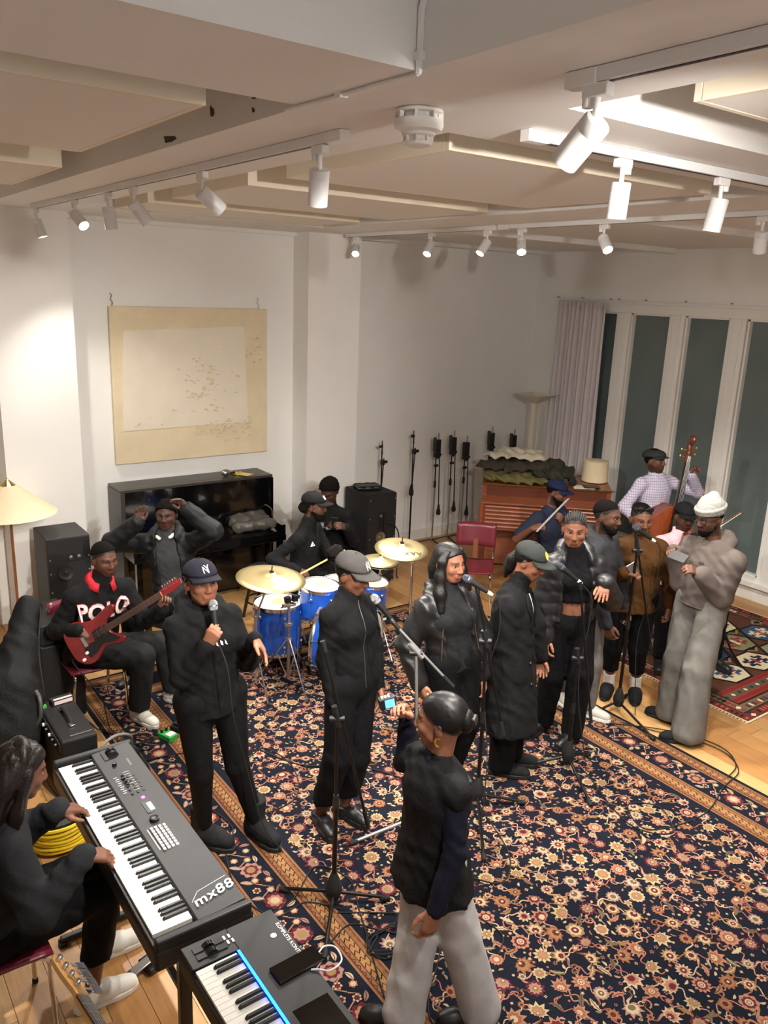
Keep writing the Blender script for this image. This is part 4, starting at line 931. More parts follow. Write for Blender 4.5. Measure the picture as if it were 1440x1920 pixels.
def cymstand(lab, base, ctr, r, tilt=(0, 0), boom=None, txt=False, hh=False, a0=.4):
    o = thing('cymbal_stand' if not hh else 'hi_hat', lab, 'cymbal stand', (base[0], base[1], 0))
    b = V(base[0], base[1], 0); c = V(*ctr) - b
    tripod(o, .12, .27, .34, m_chrome, a0=a0)
    j = V(0, 0, min(c[2] - .08, .72)) if boom is None else V(0, 0, boom)
    MB().cyl((0, 0, .08), (0, 0, j[2] * .62), .0125).build('lower_tube', m_chrome, o); MB().cyl((0, 0, j[2] * .58), j, .0095).build('middle_tube', m_chrome, o)
    MB().box((0, 0, j[2] * .6), (.035, .03, .03)).build('wing_joint', m_chrome, o, bevel=.004); MB().box((0, 0, .33), (.04, .04, .025)).build('leg_collar', m_chrome, o, bevel=.004)
    MB().cyl(j, c + V(0, 0, -.01), .0075).build('boom_arm', m_chrome, o); MB().ball(j, .018).build('tilter', m_chrome, o)
    Rt = roty(tilt[0]) @ rotx(tilt[1])
    prof = [(r, -.028), (r * .8, -.014), (r * .5, -.004), (r * .24, .003), (r * .18, .012), (r * .1, .024), (.006, .027)]
    def cym(nm, dz, flip=1):
        q = MB(Rt).lathe([(a, z * flip) for a, z in prof], 48, capa=False, capb=False).build(nm, m_cym, o, ang=70); q.location = (c + V(0, 0, dz)).tolist()
        s = q.modifiers.new('s', 'SOLIDIFY'); s.thickness = .0016; return q
    cy = cym('cymbal' if not hh else 'top_cymbal', 0)
    if hh: cym('bottom_cymbal', -.07, -1)
    MB(Rt, c).cyl((0, 0, .02), (0, 0, .032), .018).cyl((0, 0, .03), (0, 0, .075), .0045).build('felt_and_nut', m_blackm, o)
    if txt:
        v, f = textmesh('AAX', .075); az = -YAW; v = v @ rotz(az + PI + .25).T + V(*(rotz(az) @ V(.09, -.105, 0))); v[:, 2] = -.003 - .00 - .10 * np.clip(np.hypot(v[:, 0], v[:, 1]) - .05, 0, 1) + .006
        MB(Rt).add(v, f).build('print', m_mark, cy, smooth=False)
    return o
cymstand('chrome stand with a large bronze ride cymbal in front of the padded jacket', (2.637, 5.18), (2.70, 5.05, .985), .26, (.05, .1), boom=.62)
cymstand('chrome boom stand with a bronze crash cymbal beside the right monitor', (3.95, 4.95), (3.79, 4.90, 1.085), .215, (-.03, .14), boom=.9, txt=True)
cymstand('hi-hat with two small bronze cymbals behind the grey cap', (3.86, 5.27), (3.86, 5.27, .865), .165, (.02, .06), hh=True)
hs = thing('drum_hardware_stand', 'chrome tom holder stand with black clamp before the floor tom', 'drum stand', (2.873, 5.09, 0))
tripod(hs, .1, .30, .42, m_chrome, a0=2.6)
MB().cyl((0, 0, .10), (0, 0, .55), .0135).build('lower_tube', m_steel, hs); MB().cyl((0, 0, .5), (0, 0, .72), .011).build('upper_tube', m_chrome, hs)
MB().box((0, 0, .54), (.06, .03, .028)).box((0, 0, .42), (.04, .04, .02)).build('wing_joint', m_chrome, hs, bevel=.004)
for sx in (-1, 1): MB().box((sx * .032 + .02, 0, .745), (.045, .035, .05), roty(sx * .15)).build('clamp_pad', m_black, hs, bevel=.003)
MB().box((.0, 0, .70), (.10, .045, .018)).cyl((-.07, 0, .69), (.09, .02, .70), .006).build('clamp_bar', m_chrome, hs, bevel=.003)
sn = drum('snare drum half hidden before the drummer', (3.62, 5.52, .62), .17, .14, name='snare_drum')
for k in range(3): t = k * 2 * PI / 3; MB().cyl((0, 0, -.3), (.22 * math.cos(t), .22 * math.sin(t), -.606), .008).build('stand_leg', m_chrome, sn)
MB().cyl((0, 0, -.15), (0, 0, -.5), .012).build('stand_tube', m_chrome, sn)
tr = thing('drum_throne', 'round black drum throne under the drummer', 'stool', (3.42, 5.93, 0))
MB().lathe([(.15, .44), (.165, .46), (.165, .50), (.14, .52), (.001, .52)], 24, capb=False).build('seat', m_black, tr); tripod(tr, .1, .24, .3, m_chrome); MB().cyl((0, 0, .1), (0, 0, .44), .016).build('post', m_chrome, tr)
yb = thing('yellow_tambourine', 'yellow-rimmed tambourine on the floor beside the drum stands', 'tambourine', (2.50, 5.55, 0.006))
MB().lathe([(.12, 0), (.13, 0), (.13, .045), (.12, .045)], 32, capa=False, capb=False).build('rim', mat('yellow_plastic', (214, 190, 30), .4), yb)
hb2 = thing('yellow_box', 'small bright yellow box by the floor tom on the wooden floor', 'box', (2.80, 5.90, .006), .4)
MB().bb((-.05, -.04, 0), (.05, .04, .13)).build('carton', _M['yellow_plastic'], hb2, smooth=False)
# ================================================================ MICROPHONE STANDS on the rug
m_grille = mat('mic_grille', (150, 152, 156), 0.4, metal=.7, bump=.6, bscale=900)
m_grilleb = mat('mic_grille_dark', (58, 66, 80), 0.4, metal=.6, bump=.6, bscale=900)
m_silver = mat('silver_tube', (150, 150, 148), 0.35, metal=.6)
def mic_into(o, tip, d, m_g, cable=None):
    """vocal mic, grille at tip, body running along d"""
    d = unit(d); R = frame(d); R = np.stack([R[:, 0], np.cross(d, R[:, 0]), d], 1); tip = np.asarray(tip, float)
    MB().lathe([(.001, -.002), (.014, .001), (.022, .012), (.0255, .026), (.0255, .034), (.021, .052)], 18, tip, R, capa=False).build('grille', m_g, o)
    MB().lathe([(.0262, .027), (.0262, .034)], 18, tip, R, capa=False, capb=False).build('grille_band', m_steel, o)
    MB().lathe([(.021, .051), (.0185, .07), (.012, .165), (.011, .172), (.001, .173)], 16, tip, R, capb=False).build('handle', m_black, o)
    MB().lathe([(.0115, .170), (.0115, .19), (.008, .205), (.001, .206)], 12, tip, R, capb=False).build('connector', m_white if m_g is m_grilleb else m_steel, o)
    if cable is not None: MB().tube(bez([tip + d * .20] + [np.asarray(p, float) for p in cable], 6), .0035, 6).build('cable', m_rubber, o)
def micstand(lab, base, T, clip, end, tube, legs, mic=None, mg=None, cable=None, hub=True, name='microphone_stand', clutch=None):
    b = V(base[0], base[1], 0); o = thing(name, lab, 'mic stand', (base[0], base[1], .007), group='boom microphone stands on the rug')
    T, clip, end = V(*T) - b, V(*clip) - b, V(*end) - b
    if hub: MB().lathe([(.03, .05), (.042, .09), (.042, .12), (.026, .17), (.014, .2)], 18).build('tripod_hub', m_rubber, o)
    for lg in legs:
        q = V(lg[0], lg[1], 0) - b; u = unit(q)
        l = MB().cyl(u * .03 + V(0, 0, .08), q + V(0, 0, .016), .0095, n=10).build('leg', tube, o); MB().cyl(q - u * .05 + V(0, 0, .02), q + V(0, 0, .014), .014, n=10).build('rubber_foot', m_rubber, l)
    zc = clutch or T[2] * .55
    MB().cyl((0, 0, .05), (0, 0, zc), .0125).build('lower_tube', tube, o); MB().cyl((0, 0, zc), T, .009).build('upper_tube', tube, o)
    MB().cyl((0, 0, zc - .04), (0, 0, zc + .03), .018, .014).build('clutch', m_black, o)
    d = unit(clip - end)
    MB().cyl(end, clip, .0075).build('boom', tube, o); MB().cyl(end, end + d * .09, .011).build('boom_grip', m_rubber, o)
    MB().cyl(T - d * .055, T + d * .055, .0165).build('boom_sleeve', m_black if tube is not m_silver else m_silver, o); MB().cyl(T + V(0, 0, -.015) - V(.03, -.02, 0), T + V(.03, -.02, -.015), .016).build('boom_knob', m_black, o)
    MB().cyl(clip - d * .02, clip + d * .035, .013).build('mic_clip', m_black, o)
    if mic is not None:
        t = V(*mic[0]) - b; dd = V(*mic[1]) - V(*mic[0]); mic_into(o, t, dd, mg or m_grille, [np.asarray(c, float) - b for c in cable] if cable else None)
    return o
micstand('empty black boom stand in front, its tube crossing the woman in the grey cap', (1.911, 2.906), (1.908, 2.909, 1.079), (1.853, 2.949, 1.43), (2.042, 2.81, .476), m_blackm, [(1.736, 3.149), (2.173, 2.779), (1.684, 2.627)], clutch=.62)
micstand('silver boom stand holding the microphone of the woman in the grey cap', (2.612, 3.159), (2.589, 3.176, 1.147), (2.50, 3.245, 1.285), (2.764, 3.048, .937), m_silver, [(2.234, 3.247), (2.78, 3.42), (2.82, 2.96)], mic=((2.385, 3.326, 1.461), (2.477, 3.258, 1.32)), mg=m_grille, cable=[(2.55, 3.22, 1.22), (2.60, 3.17, 1.12), (2.62, 3.2, .7), (2.66, 3.22, .03)])
micstand('black boom stand with the microphone before the woman with long hair', (3.098, 3.136), (3.08, 3.15, 1.112), (3.027, 3.188, 1.41), (3.203, 3.059, .493), m_blackm, [(2.78, 2.72), (3.36, 2.98), (3.22, 3.42)], mic=((2.957, 3.24, 1.491), (3.038, 3.18, 1.43)), mg=m_grilleb, cable=[(3.12, 3.11, 1.36), (3.15, 3.11, 1.16), (3.11, 3.16, .8), (3.08, 3.06, .4), (3.0, 2.98, .02)])
micstand('black boom stand with the microphone before the woman in the shiny puffer jacket', (3.897, 3.122), (3.892, 3.126, .813), (3.867, 3.144, 1.29), (4.0, 3.047, .357), m_blackm, [(4.143, 3.135), (3.661, 3.272), (3.683, 2.729)], mic=((3.74, 3.237, 1.431), (3.857, 3.152, 1.323)), mg=m_grilleb, cable=[(3.93, 3.10, 1.22), (3.94, 3.10, 1.05), (3.90, 3.1, .6), (3.95, 3.0, .02)])
micstand('black boom stand with the microphone before the woman in the brown turtleneck', (4.813, 3.435), (4.812, 3.435, 1.309), (4.80, 3.445, 1.385), (4.977, 3.313, .494), m_blackm, [(4.534, 3.495), (4.683, 3.004), (5.07, 3.55)], mic=((4.771, 3.465, 1.476), (4.865, 3.396, 1.401)), mg=m_grilleb, cable=[(4.95, 3.34, 1.30), (4.96, 3.35, 1.0), (4.90, 3.40, .6), (4.85, 3.30, .02)])
# ================================================================ KEYBOARDS
m_kbody = mat('keyboard_body', (44, 44, 45), 0.5, var=.08, scale=60, bump=.05, bscale=400)
m_kdark = mat('keyboard_end', (26, 26, 27), 0.5)
m_kbtn = mat('button_white', (210, 210, 208), .5)
m_lcd = mat('lcd_blue', (120, 190, 225), .3, emit=(130, 200, 235), estr=1.6)
m_led = mat('led_magenta', (240, 90, 190), .3, emit=(245, 80, 190), estr=3)
m_print = mat('print_white', (225, 225, 225), .5)
m_knob = mat('knob_black', (16, 16, 17), .35)
# local frame: player side at x=0, +x away from the player; low notes at y=0, high notes towards -y
KEYW = .0235
def keyset(o, y0, n_white, start, x0, z, wl=.148, first_black=None):
    wm = MB().bb((0, -KEYW + .0012, -.018), (wl, 0, 0)).mesh('white_key', m_ivory, False); bm_ = MB().add([(.055, -.006, 0), (.055, .006, 0), (wl, .006, 0), (wl, -.006, 0), (.062, -.0048, .011), (.062, .0048, .011), (wl, .0048, .011), (wl, -.0048, .011)], [(0, 1, 2, 3), (7, 6, 5, 4), (1, 0, 4, 5), (2, 1, 5, 6), (3, 2, 6, 7), (0, 3, 7, 4)]).mesh('black_key', m_ebony, False)
    bm_.update()
    seq = 'CDEFGAB'; i0 = seq.index(start)
    for i in range(n_white):
        inst('white_key', wm, o, (x0, y0 - i * KEYW, z))
        c = seq[(i0 + i) % 7]
        if c in 'CDFGA' and i < n_white - 1: inst('black_key', bm_, o, (x0, y0 - (i + 1) * KEYW + .0006, z + .0005))
k1 = thing('stage_piano', 'long black 88-key stage piano being played at the left', 'keyboard', (.772, 3.625, .72))
W1 = 1.34
MB().bb((.0, -W1, 0), (.38, 0, .085)).build('case', m_kdark, k1, smooth=False, bevel=.012)
MB().add([(.168, -W1 + .028, .08), (.365, -W1 + .028, .08), (.365, -.028, .08), (.168, -.028, .08), (.172, -W1 + .03, .118), (.355, -W1 + .03, .132), (.355, -.03, .132), (.172, -.03, .118)], [(3, 2, 1, 0), (4, 5, 6, 7), (0, 1, 5, 4), (1, 2, 6, 5), (2, 3, 7, 6), (3, 0, 4, 7)]).build('control_panel', m_kbody, k1, smooth=False, bevel=.003)
for y0, y1 in ((-.03, -.0), (-W1, -W1 + .03)): MB().bb((.004, y0, .08), (.372, y1, .128)).build('end_cheek', m_kdark, k1, smooth=False, bevel=.008)
MB().bb((.004, -W1 + .03, .08), (.018, -.03, .095)).build('key_slip', m_kdark, k1, smooth=False)
keyset(k1, -.052, 52, 'A', .016, .108)
def zp(x): return .118 + (x - .172) / .183 * .014
def on1(name, m, x0, x1, y0, y1, h=.004): return MB().bb((x0, y0, zp((x0 + x1) / 2) - .004), (x1, y1, zp((x0 + x1) / 2) + h)).build(name, m, k1, smooth=False)
for y in (-.075, -.105): MB().cyl((.255, y - .009, zp(.25)), (.255, y + .009, zp(.25)), .026, n=20).build('wheel', m_knob, k1)
MB().bb((.21, -.13, zp(.23) - .004), (.30, -.05, zp(.26) + .001)).build('wheel_plate', m_knob, k1, smooth=False)
text_on('brand_print', 'YAMAHA', .016, mat('print_grey2', (150, 150, 146), .6), k1, V(.30, -.20, zp(.3) + .001), rotz(-PI / 2))
for i in range(4): MB().lathe([(.0075, 0), (.0065, .014), (.001, .015)], 12, (.235, -.30 - i * .026, zp(.235)), capb=False).build('knob', m_knob, k1)
MB().lathe([(.011, 0), (.010, .016), (.001, .017)], 14, (.235, -.19, zp(.235)), capb=False).build('volume_knob', m_knob, k1)
grp = MB()
for i in range(5):
    for j in range(3): grp.box((.20 + j * .026 + .03, -.315 - i * .034, zp(.25) + .0025), (.010, .016, .004))
o_ = grp.build('small_buttons', m_grey, k1, smooth=False); o_['kind'] = 'stuff'
tk = MB()
for i in range(9): tk.box((.205 + (i % 2) * .004, -.29 - i * .017, zp(.205) + .0015), (.016, .003, .001)); tk.box((.26, -.27 - i * .02, zp(.26) + .0012), (.03, .0012, .0006))
tk.build('panel_print', m_print, k1, smooth=False)['kind'] = 'stuff'
on1('led_button', m_led, .252, .266, -.512, -.498)
on1('lcd_surround', m_knob, .238, .292, -.625, -.535, .001); on1('lcd_screen', m_lcd, .255, .275, -.612, -.552, .0025)
MB().lathe([(.021, 0), (.020, .012), (.017, .014), (.001, .013)], 24, (.245, -.68, zp(.245)), capb=False).build('data_dial', m_knob, k1)
gb = MB()
for i in range(8):
    for j in range(4): gb.box((.212 + j * .018, -.735 - i * .021, zp(.24) + .003), (.011, .013, .006))
gb.build('category_buttons', m_kbtn, k1, smooth=False)['kind'] = 'stuff'
MB().box((.197, -.80, zp(.197) + .001), (.006, .15, .002)).build('legend_strip', mat('legend_grey', (150, 150, 148), .5), k1, smooth=False)
text_on('model_print', 'mx88', .068, m_print, k1, V(.268, -1.222, zp(.268) + .006), roty(-.0764) @ rotz(.12), shear=.2, bold=.0008, space=1.1)
MB().tube([(.188, -1.215, zp(.188) + .001), (.225, -1.175, zp(.225) + .001), (.344, -1.160, zp(.344) + .001)], .0012, 4).build('accent_line', m_print, k1)
k2 = thing('controller_keyboard', 'black controller keyboard with blue-lit keys at the bottom edge', 'keyboard', (.835, 2.235, .745))
W2 = 1.02
MB().bb((0, -W2, 0), (.36, 0, .075)).build('case', m_kdark, k2, smooth=False, bevel=.010)
MB().bb((.172, -W2 + .01, .07), (.352, -.01, .094)).build('control_panel', mat('panel_black', (30, 30, 31), .45), k2, smooth=False, bevel=.003)
MB().bb((.005, -.115, .07), (.175, -.005, .092)).build('wheel_block', _M['panel_black'], k2, smooth=False, bevel=.003)
MB().bb((.005, -W2 + .005, .07), (.175, -W2 + .03, .092)).build('end_cheek', m_kdark, k2, smooth=False, bevel=.003)
keyset(k2, -.122, 36, 'C', .012, .088)
m_guide = mat('light_guide_blue', (30, 90, 255), .3, emit=(10, 70, 255), estr=22)
lgm = MB().bb((0, -.0105, 0), (.009, .0, .002)).mesh('guide_led', m_guide, False)
for i in range(70): inst('guide_led', lgm, k2, (.163, -.122 - i * .0124, .0942))
for y in (-.045, -.078): MB().bb((.035, y - .012, .0925), (.145, y + .012, .096)).build('wheel_well', m_knob, k2, smooth=False); MB().cyl((.09, y - .009, .085), (.09, y + .009, .085), .024, n=20).build('wheel', m_gloss, k2)
for i, (x, y) in enumerate(((.15, -.045), (.15, -.07), (.16, -.045), (.16, -.07))): MB().box((x + i * .004, y, .0945), (.008, .018, .003)).build('button', m_kbtn, k2, smooth=False)
MB().lathe([(.011, .0941), (.011, .0955), (.001, .0956)], 24, (.30, -.13, 0), capb=False).build('maker_badge', m_print, k2)
text_on('model_print', 'KOMPLETE KONTROL S61', .020, m_print, k2, V(.337, -.20, .0948), rotz(-PI / 2), bold=.0003)
MB().bb((.20, -.62, .0935), (.33, -.44, .0946)).build('screen_area', m_gloss, k2, smooth=False)
for i in range(6): MB().box((.215 + (i % 2) * .024, -.60 - (i // 2) * .034, .0965), (.015, .022, .004)).build('lit_button', m_kbtn, k2, smooth=False, bevel=.002)
for i in range(2): MB().box((.275, -.60 - i * .034, .0965), (.013, .022, .004)).build('lit_button', m_kbtn, k2, smooth=False)
for i in range(4): MB().lathe([(.010, .094), (.009, .112), (.001, .113)], 16, (.27, -.74 - i * .05, 0), capb=False).build('knob', m_knob, k2)
for i in range(6): MB().box((.225, -.70 - i * .03, .0955), (.006, .017, .002)).build('blue_display', m_lcd, k2, smooth=False)
ph = thing('smartphone', 'black smartphone lying across the top of the blue-lit keyboard', 'phone', (1.165, 1.945, .8405), rad(2))
MB().bb((-.115, -.038, 0), (.06, .038, .009)).build('body', m_gloss, ph, smooth=False, bevel=.004)
MB().bb((-.112, -.035, .009), (.057, .035, .0096)).build('screen', mat('phone_glass', (8, 8, 9), .06), ph, smooth=False)
MB().tube(bez([(.06, .0, .005), (.09, .01, .006), (.115, -.02, .012), (.10, -.08, .014), (.05, -.09, .008), (.02, -.06, .004), (-.0, -.045, .003)]), .003).build('charging_cable', m_white, ph)
def ystand(lab, y0, y1, x0, x1, zt):
    o = thing('keyboard_stand', lab, 'keyboard stand', ((x0 + x1) / 2, (y0 + y1) / 2, 0)); hx_, hy_ = (x1 - x0) / 2, (y1 - y0) / 2
    for sy in (-1, 1):
        MB().bb((-hx_ - .1, sy * hy_ - .016, .012), (hx_ + .16, sy * hy_ + .016, .045)).build('floor_bar', m_blackm, o, smooth=False, bevel=.006)
        MB().bb((-hx_, sy * hy_ - .018, zt - .03), (hx_, sy * hy_ + .018, zt)).build('support_arm', m_blackm, o, smooth=False, bevel=.004)
        MB().bb((-.03, sy * hy_ - .018, .03), (.02, sy * hy_ + .018, zt - .02)).build('leg', m_blackm, o, smooth=False, bevel=.004)
        for xx in (-hx_ - .09, hx_ + .15): MB().box((xx, sy * hy_, .012), (.035, .045, .024)).build('foot', m_rubber, o, bevel=.004)
    MB().bb((-.012, -hy_, .32), (.012, hy_, .345)).build('cross_tube', m_blackm, o, smooth=False)
ystand('black table-style stand under the stage piano', 2.50, 3.40, .80, 1.12, .72)
ystand('black table-style stand under the blue-lit keyboard', 1.35, 2.12, .86, 1.17, .745)
fp = thing('sustain_pedal', 'black sustain pedal with a chrome tongue beside the white sneakers', 'pedal', (1.02, 3.05, 0), .25)
MB().bb((-.05, -.05, 0), (.16, .05, .035)).build('base', m_black, fp, smooth=False, bevel=.006); MB().box((-.06, 0, .045), (.14, .045, .01), roty(-.12)).build('tongue', m_steel, fp, bevel=.004)
# ================================================================ AMPS AND CASES at the left
am = thing('guitar_amp', 'small black combo amplifier with a strap handle on the floor', 'amplifier', (1.122, 4.765, 0))
MB().bb((-.105, -.275, .015), (.105, .275, .42)).build('cabinet', m_cab, am, smooth=False, bevel=.012)
MB().bb((-.112, -.26, .03), (-.105, .26, .33)).build('grille_cloth', m_cab2, am, smooth=False); MB().bb((-.112, -.26, .34), (-.105, .26, .40)).build('control_strip', m_black, am, smooth=False)
for i in range(6): MB().cyl((-.112, -.2 + i * .07, .37), (-.128, -.2 + i * .07, .37), .011).build('knob', m_kbtn if i in (2, 4) else m_knob, am)
MB().tube(bez([(.0, -.10, .425), (.0, -.06, .45), (0, .06, .45), (0, .10, .425)]), .012, 8).build('strap_handle', m_rubber, am)
for y in (-.11, .11): MB().box((0, y, .427), (.035, .04, .014)).build('handle_cap', m_chrome, am, bevel=.003)
MB().box((.02, -.235, .424), (.13, .008, .006), rotz(.05)).build('name_plate', m_steel, am, smooth=False)
for sx in (-1, 1):
    for sy in (-1, 1): MB().cyl((sx * .08, sy * .24, 0), (sx * .08, sy * .24, .016), .016).build('foot', m_rubber, am)
tu = thing('pedal_tuner', 'small silver and pink device lying on the little combo amplifier', 'pedal', (1.15, 4.985, .42), .1)
MB().bb((-.07, -.03, 0), (.07, .03, .035)).build('body', m_cab2, tu, smooth=False, bevel=.004); MB().bb((-.055, -.031, .004), (.06, -.03, .028)).bb((-.055, -.025, .035), (.06, -.005, .036)).build('face', mat('pink_face', (214, 190, 186), .5), tu, smooth=False)
MB().bb((-.15, -.02, 0), (-.10, .01, .016)).build('green_jack', mat('green_plastic', (60, 170, 60), .5), tu, smooth=False)
cb = thing('speaker_cabinet', 'tall black bass cabinet with amplifier head behind the gig bag', 'amplifier', (1.28, 5.73, 0), 0)
MB().bb((-.13, -.26, .02), (.15, .26, .60)).build('cabinet', m_cab, cb, smooth=False, bevel=.01); MB().bb((-.12, -.24, .60), (.12, .25, .75)).build('amp_head', m_cab, cb, smooth=False, bevel=.01)
MB().bb((.12, -.22, .62), (.127, .23, .73)).build('control_panel', m_steel, cb, smooth=False)
for i in range(7): MB().cyl((.127, -.18 + i * .06, .675), (.145, -.18 + i * .06, .675), .012).build('knob', m_knob, cb)
MB().bb((.15, -.24, .04), (.157, .24, .58)).build('grille', m_cab2, cb, smooth=False)
gb_ = thing('gig_bag', 'black padded gig bag leaning against the bass cabinet at the left edge', 'instrument case', (.98, 5.12, 0), 0)
s = S(.05); fw = unit((.45, .9, 0))
nb = V(.25, .97, 0)
for a, b2, ra, rb_ in (((-.16, -.12, .24), (-.14, -.06, .46), .24, .22), ((-.13, -.05, .46), (-.02, .06, .74), .19, .115), ((-.02, .06, .74), (.08, .18, .98), .10, .085), ((-.16, -.14, .2), (-.17, -.16, .18), .23, .22)):
    s.cone(a, b2, ra, rb_, n=nb, fl=.42, k=.05)
s.plane((0, 0, .01), (0, 0, -1)); m_bag = mat('nylon_black', (15, 15, 16), .65, spec=.2, var=.15, scale=12, bump=.3, bscale=80)
sdf_obj('body', s, .016, m_bag, gb_, amp=.004, f=30, seed=4)
MB().tube(bez([(-.02, -.20, .32), (.02, -.22, .40), (.03, -.19, .50), (.02, -.14, .54)]), .014, 8).build('carry_handle', mat('bag_leather', (52, 50, 48), .5), gb_)
MB().tube(bez([(.05, -.16, .12), (.08, -.14, .3), (.08, -.08, .5), (.09, .02, .74), (.15, .14, .98)]), .006, 6).build('zip', m_rubber, gb_)
sbk = thing('shoulder_bag', 'black bag with a loop handle between the small amp and the stage piano', 'bag', (1.29, 4.33, 0))
s = S(.05).cone((-.08, -.1, .13), (.1, .1, .13), .12, .12, k=.05).cone((-.06, -.08, .26), (.08, .08, .26), .07, k=.05).plane((0, 0, .004), (0, 0, -1)); sdf_obj('body', s, .016, m_bag, sbk, amp=.006, f=24, seed=6)
MB().tube(bez([(-.10, .0, .30), (-.10, -.02, .42), (.0, .02, .45), (.10, .06, .40), (.11, .08, .29)]), .009).build('handle', mat('strap_grey', (110, 108, 104), .6), sbk)
yc = thing('yellow_cable_coil', 'coil of bright yellow cable on a black drum beside the keyboard player', 'cable coil', (.90, 4.18, 0), 0)
MB().cyl((0, 0, .0), (0, 0, .18), .13, n=28).build('reel', m_black, yc)
ym = mat('cable_yellow', (206, 178, 24), .45)
for i in range(7): MB().tube([((.15 + .004 * (i % 2)) * math.cos(t), (.15 + .004 * (i % 2)) * math.sin(t), .03 + i * .022 + .004 * math.sin(3 * t + i)) for t in np.arange(28) * 2 * PI / 28], .010, 6, closed=True).build('cable_turn', ym, yc)
MB().tube(bez([(.14, .05, .1), (.2, -.1, .06), (.16, -.3, .02), (.02, -.42, .012)]), .010).build('loose_end', ym, yc)
gp = thing('green_pedal', 'small bright green effects pedal on the rug by the sneakers', 'effects pedal', (1.80, 4.87, .008), .35)
MB().bb((-.037, -.062, 0), (.037, .062, .04)).build('case', mat('pedal_green', (44, 168, 70), .4), gp, smooth=False, bevel=.004); MB().bb((-.03, -.055, .04), (.03, -.005, .048)).build('switch_plate', m_kbtn, gp, smooth=False, bevel=.002)
for x in (-.02, .02): MB().cyl((x, .035, .04), (x, .035, .055), .010).build('knob', m_knob, gp)
mp = thing('multi_effects_pedal', 'black effects pedal on the rug beside the green pedal', 'effects pedal', (1.93, 4.95, .008), .5)
MB().bb((-.07, -.045, 0), (.07, .045, .04)).build('case', m_cab, mp, smooth=False, bevel=.006); MB().box((0, 0, .05), (.11, .06, .012), roty(.12)).build('treadle', m_rubber, mp, bevel=.003)
ob = thing('orange_tool_bag', 'small orange pouch on the floor beside the bass cabinet', 'pouch', (1.50, 5.92, .006))
s = S(.02).cone((-.03, 0, .03), (.03, .02, .03), .035, k=.02).cone((0, .01, .05), (.01, .01, .13), .03, .006, k=.03).plane((0, 0, .002), (0, 0, -1)); sdf_obj('pouch', s, .008, mat('orange_cloth', (196, 92, 24), .7), ob, amp=.004, f=40)
# ================================================================ BASS GUITAR seen from its headstock, bottom left
m_maple = mat('maple', (206, 148, 62), .35, var=.08, scale=14, coat=.4)
h0 = V(.468, 2.345, .905); h1 = V(.485, 2.12, .93); nkd = unit(h1 - h0)
bg = thing('bass_guitar', 'maple bass guitar headstock with chrome tuners at the bottom left corner', 'bass guitar', h0.tolist())
fr_ = frame(nkd, V(.55, -.2, .8)); Rg = fr_       # x sideways, y down the neck, z face
G = lambda: MB(Rg)
G().prism([(-.014, 0), (.012, -.012), (.030, .02), (.030, .11), (.022, .19), (.021, .22), (-.021, .22), (-.024, .18), (-.034, .12), (-.030, .05)], -.008, .008).build('headstock', m_maple, bg, smooth=False, bevel=.003)
G().bb((-.021, .215, -.016), (.021, 1.0, .0)).build('neck', m_maple, bg, smooth=False, bevel=.006); G().bb((-.021, .225, .0), (.021, .98, .006)).build('fingerboard', mat('rosewood', (48, 28, 20), .5), bg, smooth=False)
for i in range(4):
    y = .03 + i * .046
    t_ = G().lathe([(.009, 0), (.009, .014), (.006, .018), (.001, .018)], 14, (.012 - i * .004, y, .008), capb=False).build('tuner_post', m_chrome, bg)
    G().cyl((-.03, y, -.002), (-.062, y, -.002), .004).add([(-.060, y - .016, -.006), (-.092, y - .019, -.006), (-.092, y + .019, -.006), (-.060, y + .016, -.006), (-.060, y - .016, .0), (-.092, y - .019, .002), (-.092, y + .019, .002), (-.060, y + .016, .0)], [(3, 2, 1, 0), (4, 5, 6, 7), (0, 1, 5, 4), (1, 2, 6, 5), (2, 3, 7, 6), (3, 0, 4, 7)]).build('tuning_key', m_chrome, bg)
    G().tube([(.012 - i * .004, y, .020), (-.012 + i * .008, .222, .010), (-.012 + i * .008, 1.0, .012)], .0011, 4).build('string', m_steel, bg)
for i in range(10): yy = .27 + .75 * (1 - .944 ** (i + 0)) ; G().bb((-.021, yy, .006), (.021, yy + .002, .0072)).build('fret', m_steel, bg, smooth=False)
s = S(.03).cone((-.02, 1.25, -.01), (.02, 1.05, -.01), .17, .12, n=(0, 0, 1), fl=.18, k=.04).cone((-.1, 1.0, -.01), (-.05, 1.15, -.01), .05, .1, n=(0, 0, 1), fl=.25); sdf_obj('body', s, .016, mat('sunburst', (96, 46, 20), .25, coat=.5), bg, R=Rg)
# ================================================================ CABLES on the floor
rc = random.Random(11)
def cable(lab, pts, r=.0038, m=None, n=8):
    tag(MB().tube(bez([(p[0], p[1], (p[2] if len(p) > 2 else .0115)) for p in pts], n), r, 6).build('audio_cable', m or m_rubber), lab, 'cable', 'black cables on the floor')
def loops(cx, cy, R, k, z=.012):
    out = []
    for i in range(k * 8): t = i * PI / 4; q = R * (1 + .25 * math.sin(i * 1.7)); out.append((cx + q * math.cos(t), cy + q * .8 * math.sin(t), z + .0006 * i))
    return out
cable('black cable looped in a heap right of the front stand base', loops(2.02, 2.55, .11, 3) + [(2.2, 2.4), (1.95, 2.2), (1.75, 2.15)])
cable('black cable coiled beside the grey sweatpants of the woman filming', loops(2.22, 2.62, .09, 2) + [(2.05, 2.75), (1.9, 2.85)])
cable('black cable from the front stand along the rug border to the stage piano', [(1.93, 2.86), (1.80, 3.0), (1.62, 3.0), (1.55, 3.25), (1.62, 3.55), (1.75, 3.75), (1.72, 4.1), (1.9, 4.5)])
